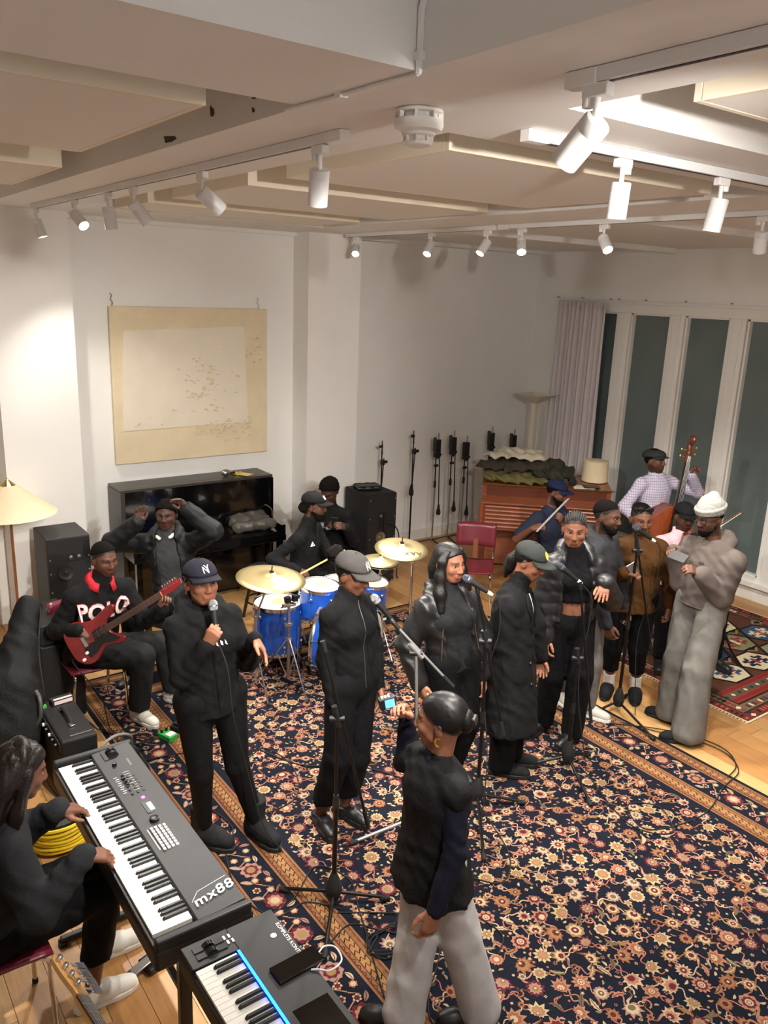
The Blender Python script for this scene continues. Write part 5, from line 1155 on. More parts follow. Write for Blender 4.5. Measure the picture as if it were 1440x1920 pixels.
cable('black cable arching past the boots of the singer', [(1.25, 3.3), (1.5, 3.05), (1.75, 3.05), (1.98, 3.2), (2.08, 3.02), (2.0, 2.8), (1.92, 2.6), (1.8, 2.3), (1.72, 2.0), (1.8, 1.7)])
cable('black cable running beside the inner border under the front stand', [(1.30, 3.0), (1.5, 2.85), (1.7, 2.7), (1.9, 2.75), (2.0, 2.65), (2.1, 2.5), (2.05, 2.3), (1.9, 2.1), (1.95, 1.9), (2.2, 1.9)])
cable('black cable curving over the rug behind the singer', [(1.5, 4.7), (1.9, 4.6), (2.1, 4.35), (2.3, 4.4), (2.35, 4.1), (2.2, 3.8), (1.9, 3.75)])
cable('black cable crossing the rug between the singers', [(2.66, 3.2), (2.9, 3.5), (2.7, 3.9), (2.4, 4.1), (2.2, 4.6), (2.1, 5.0)])
cable('black cable sweeping over the rug edge behind the man in grey', [(3.95, 3.0), (3.75, 2.5), (3.9, 2.3), (4.05, 2.5), (3.9, 2.62), (3.8, 2.4), (4.2, 2.3), (4.6, 2.4), (4.85, 2.45), (4.98, 2.62), (4.95, 2.85), (4.8, 3.1), (4.7, 3.3)])
cable('thin black cable on the wooden floor beside the man in grey', [(4.6, 3.35), (4.85, 3.1), (5.0, 2.85), (5.02, 2.65), (4.9, 2.5), (4.72, 2.45)])
cable('black cable lying on the rug right of the woman filming', [(3.1, 3.1), (2.95, 2.7), (2.75, 2.55), (2.6, 2.7), (2.45, 2.6), (2.5, 2.3), (2.4, 2.2)])
cable('tangled black cables beside the green pedal', loops(1.6, 4.95, .09, 3) + [(1.45, 5.2), (1.4, 5.5)])
cable('black cable dropping behind the small amp to the floor', [(1.0, 4.9, .36), (.96, 4.85, .2), (.97, 4.7, .05), (1.0, 4.5), (.95, 4.3)])
cable('black cable from the guitarist chair to the pedals', [(1.62, 5.2), (1.5, 5.0), (1.62, 4.8), (1.75, 4.95), (1.8, 4.92)])
cable('black cable on the patterned rug by the violinist', [(5.6, 3.6), (5.75, 3.75), (5.9, 3.7), (6.0, 3.9), (5.8, 4.0), (5.9, 4.2)])
# ================================================================ PEOPLE
m_skin = mat('skin', (120, 80, 60), 0.55, attr=True, var=0.06, scale=25, spec=0.3)
m_eyew = mat('eye_white', (128, 116, 108), 0.5, spec=.2)
m_iris = mat('eye_dark', (18, 12, 10), 0.3)
def fabric(name, col, rough=.85, var=.12, scale=14, bump=.45, bscale=30, sheen=0, spec=.15, **k): return mat(name, col, rough, var=var, scale=scale, bump=bump, bscale=bscale, sheen=sheen, spec=spec, **k)
f_black = fabric('fabric_black', (14, 14, 15)); f_black2 = fabric('fabric_black_soft', (19, 19, 20)); f_char = fabric('fabric_charcoal', (28, 28, 30)); f_ink = fabric('fabric_ink', (10, 10, 12))
m_leath = mat('leather_shiny', (20, 20, 21), .42, var=.1, scale=14, bump=.2, bscale=60)
m_puff = mat('puffer_nylon', (24, 24, 25), .42, var=.1, scale=14, bump=.12, bscale=40)
m_hair = mat('hair_black', (15, 12, 11), .45, var=.3, scale=40, bump=.3, bscale=120, spec=.3)
m_curl = mat('hair_curly', (15, 12, 11), .9, var=.3, scale=90, bump=.5, bscale=260, spec=.08)
m_gold = mat('gold', (222, 178, 96), .22, metal=1.0)
def hsv(c, k): return tuple(x * k for x in c)
def join(parts):
    v = []; q = []; c = []; o = 0
    for a, b, d in parts: v.append(a); q.append(b + o); c.append(d); o += len(a)
    return np.concatenate(v), np.concatenate(q), np.concatenate(c)
def head_sdf(nk, sc=1.0, fem=False):
    s = S(.012); w = .94 if fem else 1.0
    s.ell((0, -.012, .032), (.074, .096, .086)); s.ell((0, .022, -.02), (.064 * w, .072, .075), k=.03)
    s.cone((0, .045, -.062), (0, .062, -.088 + (.004 if fem else 0)), .040 * w, (.019 if fem else .024), k=.03)                  # jaw, chin
    br_ = .62 if fem else 1.0; lp_ = 1.18 if fem else 1.0
    for x in (-1, 1):
        s.cone((x * .040, .028, -.050), (x * .022, .056, -.082), .026, .020, k=.025)
        s.ell((x * .040, .062, -.020), (.022, .020, .020), k=.02)                             # cheekbones
        s.cone((x * .014, .086, .026), (x * .044, .068, .024), .0095 * br_, .008 * br_, k=.014)           # brow
        s.ell((x * .031, .096, .007), (.017, .018, .011), k=.010, op=-1)                      # eye socket
        s.ell((x * .077, -.008, -.006), (.010, .019, .031), rotz(x * .35), k=.008)            # ear
        s.ell((x * .0105, .097, -.030), (.0105, .011, .008), k=.007)                          # nostrils
    s.cone((0, .088, .016), (0, .104, -.024), .0075, .0125, k=.010)
    s.cone((-.018, .083, -.0525), (.018, .083, -.0525), .0085 * lp_, k=.008); s.cone((-.015, .082, -.064), (.015, .082, -.064), .0095 * lp_, k=.008)
    s.cone((-.02, .100, -.0585), (.02, .100, -.0585), .0028, k=.003, op=-1)                   # mouth line
    s.cone((0, -.018, -.045), nk, .050 * w, .056 * w, k=.03)
    return s
def head_cols(v, skin, hair, beard=0, hairline=True, brow=True):
    base = np.array(rgb(skin)); c = np.tile(base, (len(v), 1)); x, y, z = v.T
    def mix(m, col, a): c[m] = c[m] * (1 - a) + np.array(col) * a
    dk = np.array(rgb((22, 17, 15)))
    mix((np.abs(x) < .026) & (z < -.047) & (z > -.070) & (y > .074), rgb(tuple(min(255, k * 1.0 + d) for k, d in zip(skin, (8, -8, -4)))), .7)
    if brow: mix((np.abs(x) > .012) & (np.abs(x) < .052) & (np.abs(z - .030 + .12 * (np.abs(x) - .03) ** 2 * 20) < .0052) & (y > .055), dk, .85)
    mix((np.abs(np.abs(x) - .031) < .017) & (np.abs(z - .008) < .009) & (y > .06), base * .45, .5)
    if hairline: mix(z > .074 + .795 * (y - .075), dk, .92)
    if beard:
        zb = -.035 - .02 * np.clip((y - .03) / .05, 0, 1)
        m = (z < zb) & (z > -.125) & (y > -.015) & ~((np.abs(x) < .024) & (z > -.071) & (y > .07)); mix(m, dk, .9 if beard > 1 else .6)
        mix((np.abs(x) < .03) & (np.abs(z + .0435) < .004) & (y > .07), dk, .8)
    return c
HANDK = {}
def hand_parts(side, curl, thumb, spread):
    """fingers along +y, back of the hand +z, thumb on side*x"""
    s = S(.010); xs = [.029, .010, -.009, -.027]; Ls = [.070, .078, .073, .057]; cu = curl if hasattr(curl, '__len__') else [curl] * 4
    s.cone((0, -.010, 0), (0, .0, 0), .021, .023, n=(0, 0, 1), fl=.85)
    for i in range(4):
        x = xs[i] * side; y0 = .083 - .004 * abs(i - 1); s.cone((x * .55, .005, 0), (x, y0, 0), .0165, .0125, k=.014)
        a = 0; p = V(x, y0, 0); sp = (xs[i] / .03) * spread * side
        for j, (fr, amax) in enumerate(((.46, 75), (.31, 95), (.23, 60))):
            a += rad(amax) * cu[i]; d = V(math.sin(sp) * math.cos(a), math.cos(sp) * math.cos(a), -math.sin(a)); q = p + d * Ls[i] * fr
            s.cone(p, q, .0092 - .0009 * j, .0086 - .0009 * j, k=.004); p = q
    t0 = V(side * .016, .018, -.006); t1 = t0 + V(side * .026 * (1 - .4 * thumb), .030, -.016 - .018 * thumb); t2 = t1 + V(side * (.016 - .034 * thumb), .026, -.010 * thumb - .004); t3 = t2 + V(side * (.008 - .030 * thumb), .022, -.004)
    s.cone(t0, t1, .0165, .0125, k=.012).cone(t1, t2, .0115, .0098, k=.004).cone(t2, t3, .0098, .0082, k=.004)
    return s
def make_hand(side, w, d, up, skin, curl=.2, thumb=.2, spread=.08):
    s = hand_parts(side, curl, thumb, spread); lo, hi = s.bounds(); v, q = nets(s, lo + .018, hi - .018, .0058)
    R = frame(d, up); c = np.tile(np.array(rgb(skin)), (len(v), 1))
    pal = (v[:, 2] < -.008); c[pal] = c[pal] * .55 + np.array(rgb(tuple(min(255, x * 1.25 + 30) for x in skin))) * .45
    return v @ R.T + w, q, c
def cap_dome(p, R, T, m, logo=None, mlogo=None, z0=.034, r=(.087, .107, .080), brim=True, c0=(0, -.012, .046), flat=False, band=False):
    n, mm = 28, 9; P = []
    for i in range(mm):
        a = (PI / 2) * i / (mm - 1) * .995
        sq = 1.0 if not flat else (1 + .10 * math.sin(2 * a))
        for k in range(n): t = 2 * PI * k / n; P.append((c0[0] + r[0] * sq * math.cos(a) * math.cos(t), c0[1] + r[1] * sq * math.cos(a) * math.sin(t), c0[2] + r[2] * math.sin(a) - (0.012 if math.sin(t) < -.3 and i == 0 else 0)))
    fs = [(i * n + k, i * n + (k + 1) % n, (i + 1) * n + (k + 1) % n, (i + 1) * n + k) for i in range(mm - 1) for k in range(n)]
    cp = MB(R, T).add(P, fs).build('cap', m, p, ang=70); sm = cp.modifiers.new('s', 'SOLIDIFY'); sm.thickness = .003
    MB(R, T).ball((c0[0], c0[1], c0[2] + r[2] + .001), (.008, .008, .004), 10, 6).build('button', m, cp)
    if brim:
        nu, nv = 17, 5; P = []
        L = .074 if not flat else .04
        for j in range(nv):
            v = j / (nv - 1)
            for i in range(nu):
                u = rad(-68 + 136 * i / (nu - 1)); x = r[0] * math.sin(u) * (1.0 + .02 * v); y = c0[1] + r[1] * math.cos(u) + v * L * math.cos(u * .95) ** .7
                P.append((x, y, c0[2] + .004 - .006 * v - (3.6 if not flat else 2.0) * x * x * (.3 + .7 * v)))
        fs = [(j * nu + i, j * nu + i + 1, (j + 1) * nu + i + 1, (j + 1) * nu + i) for j in range(nv - 1) for i in range(nu - 1)]
        b = MB(R, T).add(P, fs).build('brim', m, cp, ang=70); sm = b.modifiers.new('s', 'SOLIDIFY'); sm.thickness = .004
    if logo:
        for v, f in logo:
            v = v.copy(); v[:, 0] *= -1; f = [t[::-1] for t in f]; x = v[:, 0]; z = v[:, 1]; zz = np.clip(z / r[2], 0, .97); xx = np.clip(x / r[0], -.95, .95)
            y = c0[1] + r[1] * np.sqrt(np.clip(1 - xx ** 2 - zz ** 2, .01, 1)) + .0045
            MB(R, T).add(np.c_[x + c0[0], y, z + c0[2]], f).build('cap_logo', mlogo, cp, smooth=False)
    return cp
def ny_logo(h=.034, zc=.042, xoff=0):
    a = textmesh('N', h * 1.35); b = textmesh('Y', h * 1.35)
    out = []
    for (v, f), dx, dz in ((a, -.004, -.004), (b, .004, .006)):
        w = v.copy(); w[:, 0] = (w[:, 0] - w[:, 0].mean()) * -1 * -1 + dx + xoff; w[:, 1] = w[:, 1] - w[:, 1].mean() + zc + dz; out.append((w, f))
    return out
SHOE = {}
def shoe(p, kind, a, t, m, ms, off, z0):
    R = frame(V(t[0], t[1], 0)); T = V(a[0], a[1], z0) - off
    s = S(.03).cone((0, -.045, .042), (0, .06, .045), .035, .041).cone((0, .06, .045), (0, .15, .034), .041, .032).cone((0, .13, .034), (.0, .165, .030), .034, .026)
    top = {'sneaker': .085, 'loafer': .062, 'shoe': .08, 'clog': .06, 'boot': .22}[kind]
    if kind == 'boot': s = S(.03).cone((0, -.045, .05), (0, .07, .055), .048, .052).cone((0, .07, .055), (0, .15, .045), .052, .042).cone((0, -.02, .06), (0, -.015, .24), .056, .062).plane((0, 0, .235), (0, 0, 1))
    elif kind == 'clog': s.cone((0, .05, .05), (0, .13, .048), .048, .045)
    else: s.cone((0, -.03, .05), (0, -.022, top), .040, .040).plane((0, 0, top + .008), (0, -.25, 1))
    s.plane((0, 0, .016), (0, 0, -1)); o = sdf_obj('shoe', s, .0095, m, p, R=R, T=T)
    out = [(.0, -.088), (.030, -.075), (.040, -.03), (.040, .03), (.047, .09), (.042, .15), (.022, .192), (-.008, .198), (-.034, .165), (-.045, .10), (-.038, .03), (-.038, -.03), (-.028, -.075)]
    if kind == 'boot': out = [(x * 1.2, y * 1.04) for x, y in out]
    MB(R, T).prism(out, 0, .026 if kind != 'loafer' else .034).build('sole', ms, o, bevel=.004)
    if kind == 'sneaker':
        for i in range(4): MB(R, T).tube([(-.022, .045 + i * .018, .082 - i * .0045), (0, .05 + i * .018, .090 - i * .005), (.022, .045 + i * .018, .082 - i * .0045)], .003, 5).build('lace', m_white, o)
    if kind == 'loafer': MB(R, T).tube([(-.042, .06, .055), (-.02, .065, .083), (.02, .065, .083), (.042, .06, .055)], .008, 6).build('saddle_strap', m, o)
    return o
def build_person(label, J, skin, top, pants, shoes, hair=(), cap=None, hands=None, beard=0, fem=False, build=1.0, layers=(), eyes=True, hairline=True, eyelids=0, bare_arm=False, gname=None, headscale=1.0, skip_feet=False):
    G = {k: (np.array(v, float) if isinstance(v, list) else v) for k, v in J.items()}; H = G['H']; s_ = H / 1.7
    x, y = G['pe'][0], G['pe'][1]; off = V(x, y, 0)
    p = thing('person', label, 'person', (x, y, 0), group=gname)
    f, pf = G['f'], G['pf']; up = unit(G['ch'] - G['pe']); rt = unit(np.cross(f, V(0, 0, 1)))
    f = unit(np.cross(up, rt)); B = build
    # head frame
    hf = unit(G['hf']); hr_ = unit(np.cross(hf, V(0, 0, 1))); pa = rad(G['hp']); fw = hf * math.cos(pa) - V(0, 0, 1) * math.sin(pa); hu = np.cross(hr_, fw)
    ra = rad(G['hr']) if not hasattr(G['hr'], '__len__') else 0
    RH = np.stack([hr_, fw, hu], 1) * headscale; TH = G['hd'] - off
    nk = G['ch'] + up * .01; nkl = np.linalg.solve(RH, nk - G['hd'])
    hs = head_sdf(nkl, fem=fem); lo, hi = hs.bounds(); lo = np.maximum(lo, -.30)
    v, q = nets(hs, V(-.10, min(-.14, nkl[1] - .07), min(-.15, nkl[2] - .03)), V(.10, max(.135, nkl[1] + .07), .135), .0056)
    parts = [(v @ RH.T + G['hd'], q, head_cols(v, skin, None, beard, hairline))]
    hd = hands or {}
    for k, sg in (('r', -1), ('l', 1)):
        h = dict(d=None, up=None, curl=.25, thumb=.25, spread=.06); h.update(hd.get(k, {})); fa = unit(G['w' + k] - G['e' + k])
        if h.get('off'): continue
        d = fa if h['d'] is None else unit(rt * h['d'][0] + f * h['d'][1] + V(0, 0, 1) * h['d'][2])
        u = (rt * (1 if k == 'r' else -1) if h['up'] is None else rt * h['up'][0] + f * h['up'][1] + V(0, 0, 1) * h['up'][2])
        Fh = frame(d, u); G['g' + k] = G['w' + k] + Fh @ V(0, .078, -.030)
        parts.append(make_hand(sg, G['w' + k], d, u, skin, h['curl'], h['thumb'], h['spread']))
    core = S(.03)
    core.cone(G['pe'], G['ch'] - up * .10, .10, .10, n=f, fl=.6)
    for k in 'rl':
        ba = 1.0 if bare_arm else .72; core.cone(G['s' + k] - up * .05, G['e' + k], .046 * s_ * ba, .038 * s_ * ba); core.cone(G['e' + k], G['w' + k], .040 * s_ * ba, .027 * s_)
        core.cone(G['h' + k], G['k' + k], .06, .05); core.cone(G['k' + k], G['a' + k] + V(0, 0, .0), .05, .033)
    cv, cq = nets(core, *core.bounds(), .016); parts.append((cv, cq, np.tile(np.array(rgb(skin)), (len(cv), 1))))
    bv, bq, bc = join(parts)
    bo = bpy.data.objects.new('body', np_mesh('body', bv - off, bq, m_skin, cols=bc)); COL.objects.link(bo); bo.parent = p
    if eyes:
        for sx in (-1, 1):
            e = MB(RH, TH).ball((sx * .031, .0742, .0070), (.0125, .010, (.0058 if fem else .0048) - eyelids * .0024), 12, 8).build('eye', m_eyew, p); MB(RH, TH).ball((sx * .031, .0800, .0068), (.0078, .0050, (.0060 if fem else .0050) - eyelids * .0024), 10, 6).build('iris', m_iris, e)
    # ---- trousers
    pn = dict(m=f_black, hip=.135, kn=.082, an=.062, cut=.10, amp=.0028, f=44, top=.12); pn.update(pants)
    ps = S(.035); up_ = unit(V(0, 0, 1) * .6 + up * .4)
    ps.cone(G['pe'] + up * pn['top'], G['pe'], .12 * B, .135 * B, n=f, fl=.76); ps.hem(G['pe'] + up * (pn['top'] + .01), up)
    ps.cone(G['hr'] + up_ * .02, G['hl'] + up_ * .02, pn['hip'] * .66 * B, pn['hip'] * .66 * B, k=.05)
    for k in 'rl': ps.cone(G['h' + k], G['k' + k], pn['hip'] * .66 * B, pn['kn'], k=.025); ps.cone(G['k' + k], G['a' + k] + V(0, 0, .0), pn['kn'], pn['an'], k=.02)
    if pn['cut']: ps.plane((0, 0, pn['cut']), (0, 0, -1))
    for i, k in enumerate('rl'):
        pass
    sdf_obj('trousers', ps, .0125, pn['m'], p, amp=pn['amp'], f=pn['f'], seed=H * 3, off=off, zs=.4)
    # ---- upper garments
    def garment(gn, g):
        c = dict(m=f_black, loose=0, hem=-.05, sl=.058, cuff=.042, sleeve=1.0, amp=.0028, f=46, collar=None, hood=False, k=.035, bust=0, open=None, long=None, h=.012, quilt=0, flare=1.0, waist=1.0, seed=0, neck=.03); c.update(g); L = c['loose']; T_ = S(c['k'])
        pe, ch = G['pe'], G['ch']; sp = lambda t: pe + (ch - pe) * t
        T_.cone(sp(min(0, c['hem']) - .02), sp(.3), (.146 * c['flare'] * B + L * .8), (.134 * c['waist'] * B + L * .8), n=f, fl=.76); T_.cone(sp(.3), sp(.72), (.134 * c['waist'] * B + L * .8), (.148 * B + L * .7), n=f, fl=.72); T_.cone(sp(.72), sp(.93), (.148 * B + L * .7), .11 * B, n=f, fl=.70)
        T_.cone(G['sr'] - up * .022, G['sl'] - up * .022, .050 + L * .45, .050 + L * .45); T_.cone(ch + up * c['neck'], sp(.9), .058, .10, n=f, fl=.85); [T_.cone(ch + up * .028, G['s' + k_] - up * .02, .042, .044 + L * .45, k=.03) for k_ in 'rl']
        if c['bust']:
            for sg in (-1, 1): T_.ell(sp(.72) + f * (.072 + L * .5) * B + rt * sg * .066 * B, V(.058, .050, .056) * c['bust'], k=.07)
        if c['long']: T_.chain([sp(.2), pe - V(0, 0, .1), V(*((G['kr'] + G['kl']) / 2)) * V(1, 1, 0) + V(0, 0, c['long'])], [.15 * B + L, .165 * B + L, .175 * c['flare'] * B + L], n=f, fl=.80)
        if c['collar'] == 'turtle':
            a = ch + up * .01; b = G['hd'] + (a - G['hd']) * .50; T_.cone(a, b, .068, .060, k=.015)
        elif c['collar'] == 'stand':
            a = ch + up * .0; b = G['hd'] + (a - G['hd']) * .60; T_.cone(a, b, .070, .066, k=.015)
        elif c['collar'] == 'fur':
            pts = [ch + rotv(t, up) @ f * .085 + up * (.035 - .05 * math.cos(t)) - f * .01 for t in np.linspace(.5, 2 * PI - .5, 9)]; T_.chain(pts, [.042] * 9, k=.03)
        elif c['collar'] == 'puff':
            pts = [ch + rotv(t, up) @ f * .092 + up * (.045 - .045 * math.cos(t)) - f * .01 for t in np.linspace(.45, 2 * PI - .45, 9)]; T_.chain(pts, [.040] * 9, k=.02)
        elif c['collar'] == 'shirt':
            pts = [ch + rotv(t, up) @ f * .066 + up * (.045 - .03 * math.cos(t)) for t in np.linspace(.4, 2 * PI - .4, 9)]; T_.chain(pts, [.016] * 9, k=.01)
        if c['hood']:
            pts = [ch + rotv(t, up) @ f * .088 + up * (.03 - .045 * math.cos(t)) - f * .015 for t in np.linspace(.35, 2 * PI - .35, 9)]; T_.chain(pts, [.030, .034, .040, .048, .055, .048, .040, .034, .030], k=.03); T_.cone(ch - f * .10 + up * .0, ch - f * .135 - up * .10, .07, .045, n=f, fl=.6, k=.04)
        if c['open']:
            o0, o1 = c['open']; a = ch + f * .10 + up * .08; b = sp(min(c['hem'], 0) - .08) + f * .16 * B
            T_.cone(a, b, o0, o1, k=.012, op=-1)
            T_.cone(ch + up * .10, ch + up * .02 + f * .03, .062, .06, k=.01, op=-1)
        if not c['long']: T_.hem(sp(c['hem']), -up)
        else: T_.hem((0, 0, c['long']), (0, 0, -1))
        for k in 'rl':
            s0, e0, w0 = G['s' + k], G['e' + k], G['w' + k]
            if c['sleeve'] == 0: continue
            if c['sleeve'] < .6: T_.cone(s0, s0 + (e0 - s0) * .8, c['sl'] + L * .7, c['sl'] + L * .7 + .004, k=.03)
            else:
                fa = unit(w0 - e0); we = w0 + fa * (-.005 + .02 * (c['sleeve'] - 1))
                s1 = s0 - up * .03; T_.cone(s1, e0, c['sl'] * .88 + L * .42, c['sl'] * .84 + L * .5, k=.03); T_.cone(e0, we, c['sl'] * .84 + L * .5, c['cuff'] * .92 + L * .3, k=.02)
        disp = None
        if c['quilt']:
            ql = c['quilt']
            def disp(P):
                ha = (P - pe) @ up; d_ = .007 * np.abs(np.sin(ha / ql * PI)) ** .6
                return -d_
        if c['sleeve'] >= .6:
            for k in 'rl': pass
        o = sdf_obj(gn, T_, c['h'], c['m'], p, amp=c['amp'], f=c['f'], seed=c['seed'] + H, off=off, disp=disp); return o, T_
    objs = {}
    for gn, g in ([('top', top)] if isinstance(top, dict) else top): objs[gn] = garment(gn, g)
    # ---- shoes
    if shoes and not skip_feet:
        kind, m1, m2 = shoes
        for k in 'rl':
            a = G['a' + k]; on1_ = RX0 < a[0] < RX1 and a[1] < RY1; on2_ = QX0 < a[0] < QX1 and QY0 < a[1] < QY1
            shoe(p, kind, a, G['t' + k], m1, m2, off, .009 if on1_ else (.0085 if on2_ else .0005))
    # ---- hair
    for hsty in hair:
        kd_, arg = hsty[0], hsty[1:]
        if kd_ == 'cut':
            e = arg[0] if arg else .006; hsd = S(.01).ell((0, -.012, .032), (.074 + e, .096 + e, .086 + e)); hsd.plane((0, .075, .073), (0, .62, -.78), k=.004); sdf_obj('hair', hsd, .008, m_curl if len(arg) < 2 else arg[1], p, R=RH, T=TH, amp=.0012 if e < .012 else .003, f=160 if e < .012 else 110)
        elif kd_ == 'top':
            hsd = S(.01).ell((0, -.012, .032), (.0772, .0992, .0892)); hsd.plane((0, .070, .080), (0, .45, -.89), k=.01); sdf_obj('hair', hsd, .007, m_curl, p, R=RH, T=TH)
        elif kd_ == 'locks':
            hsd = S(.03); mm = arg[1] if len(arg) > 1 else m_hair
            fl_ = arg[2] if len(arg) > 2 else 1.0
            for ch_ in arg[0]: hsd.chain([c_[0] for c_ in ch_], [c_[1] for c_ in ch_], **(dict(n=(0, 1, 0), fl=fl_) if fl_ < 1 else {}))
            sdf_obj('hair', hsd, .009, mm, p, R=RH, T=TH, disp=lambda P: .0016 * np.sin(P[:, 0] * 190 + 3 * np.sin(P[:, 2] * 9)) + .0014 * np.sin(P[:, 1] * 170 + 3 * np.sin(P[:, 2] * 7)))
        elif kd_ == 'rows':
            rows = MB(RH, TH)
            for i in range(-5, 6):
                ph = i * .21; pts = [(.0775 * math.sin(ph) * math.sin(t), -.012 + .0995 * math.cos(t), .032 + .0895 * math.cos(ph) * math.sin(t)) for t in np.linspace(.72 + .05 * abs(i), 2.75, 12)]
                rows.tube(pts, [.003] + [.0062] * 10 + [.004], 6)
            rows.build('cornrows', arg[0] if arg else m_curl, p)['kind'] = 'stuff'
        elif kd_ == 'ball':
            MB(RH, TH).ball(arg[0], arg[1], 18, 12).build('bun', arg[2] if len(arg) > 2 else m_hair, p)
        elif kd_ == 'fuzz':
            hsd = S(.02); [hsd.ell(c_, (r_, r_, r_)) for c_, r_ in arg[0]]; sdf_obj('hair_puff', hsd, .008, m_curl, p, R=RH, T=TH, amp=.006, f=90)
    if cap: cap(p, RH, TH)
    return p, G, off, RH, TH, objs, f, rt, up
def rotv(a, ax):
    return np.array(Matrix.Rotation(a, 3, Vector(np.asarray(ax, float).tolist())))
def glasses(p, R, T, m, z=.006, y=.098, w=.034, r=(.024, .019), up=False):
    g = MB(R, T)
    for sx in (-1, 1): g.tube([(sx * w + r[0] * math.cos(t), y - .006 * abs(math.cos(t)), z + r[1] * math.sin(t)) for t in np.arange(14) * 2 * PI / 14], .0028, 6, closed=True)
    g.tube([(-.011, y, z + .004), (.011, y, z + .004)], .0026, 6)
    for sx in (-1, 1): g.tube([(sx * (w + r[0]), y - .008, z + .006), (sx * .082, .02, z + .006), (sx * .082, -.02, z)], .0024, 6)
    o = g.build('glasses', m, p)
    return o
def beard_obj(p, R, T, e=.010):
    s = S(.02).cone((0, .045, -.066), (0, .064, -.096), .046 + e * .5, .032 + e).cone((-.048, .02, -.05), (-.02, .055, -.088), .024 + e * .3, .024 + e * .5).cone((.048, .02, -.05), (.02, .055, -.088), .024 + e * .3, .024 + e * .5)
    s.plane((0, .05, -.050), (0, .5, 1)); s.ell((0, .10, -.058), (.022, .02, .014), k=.004, op=-1)
    sdf_obj('beard', s, .008, m_curl, p, R=R, T=T, amp=.001, f=150)
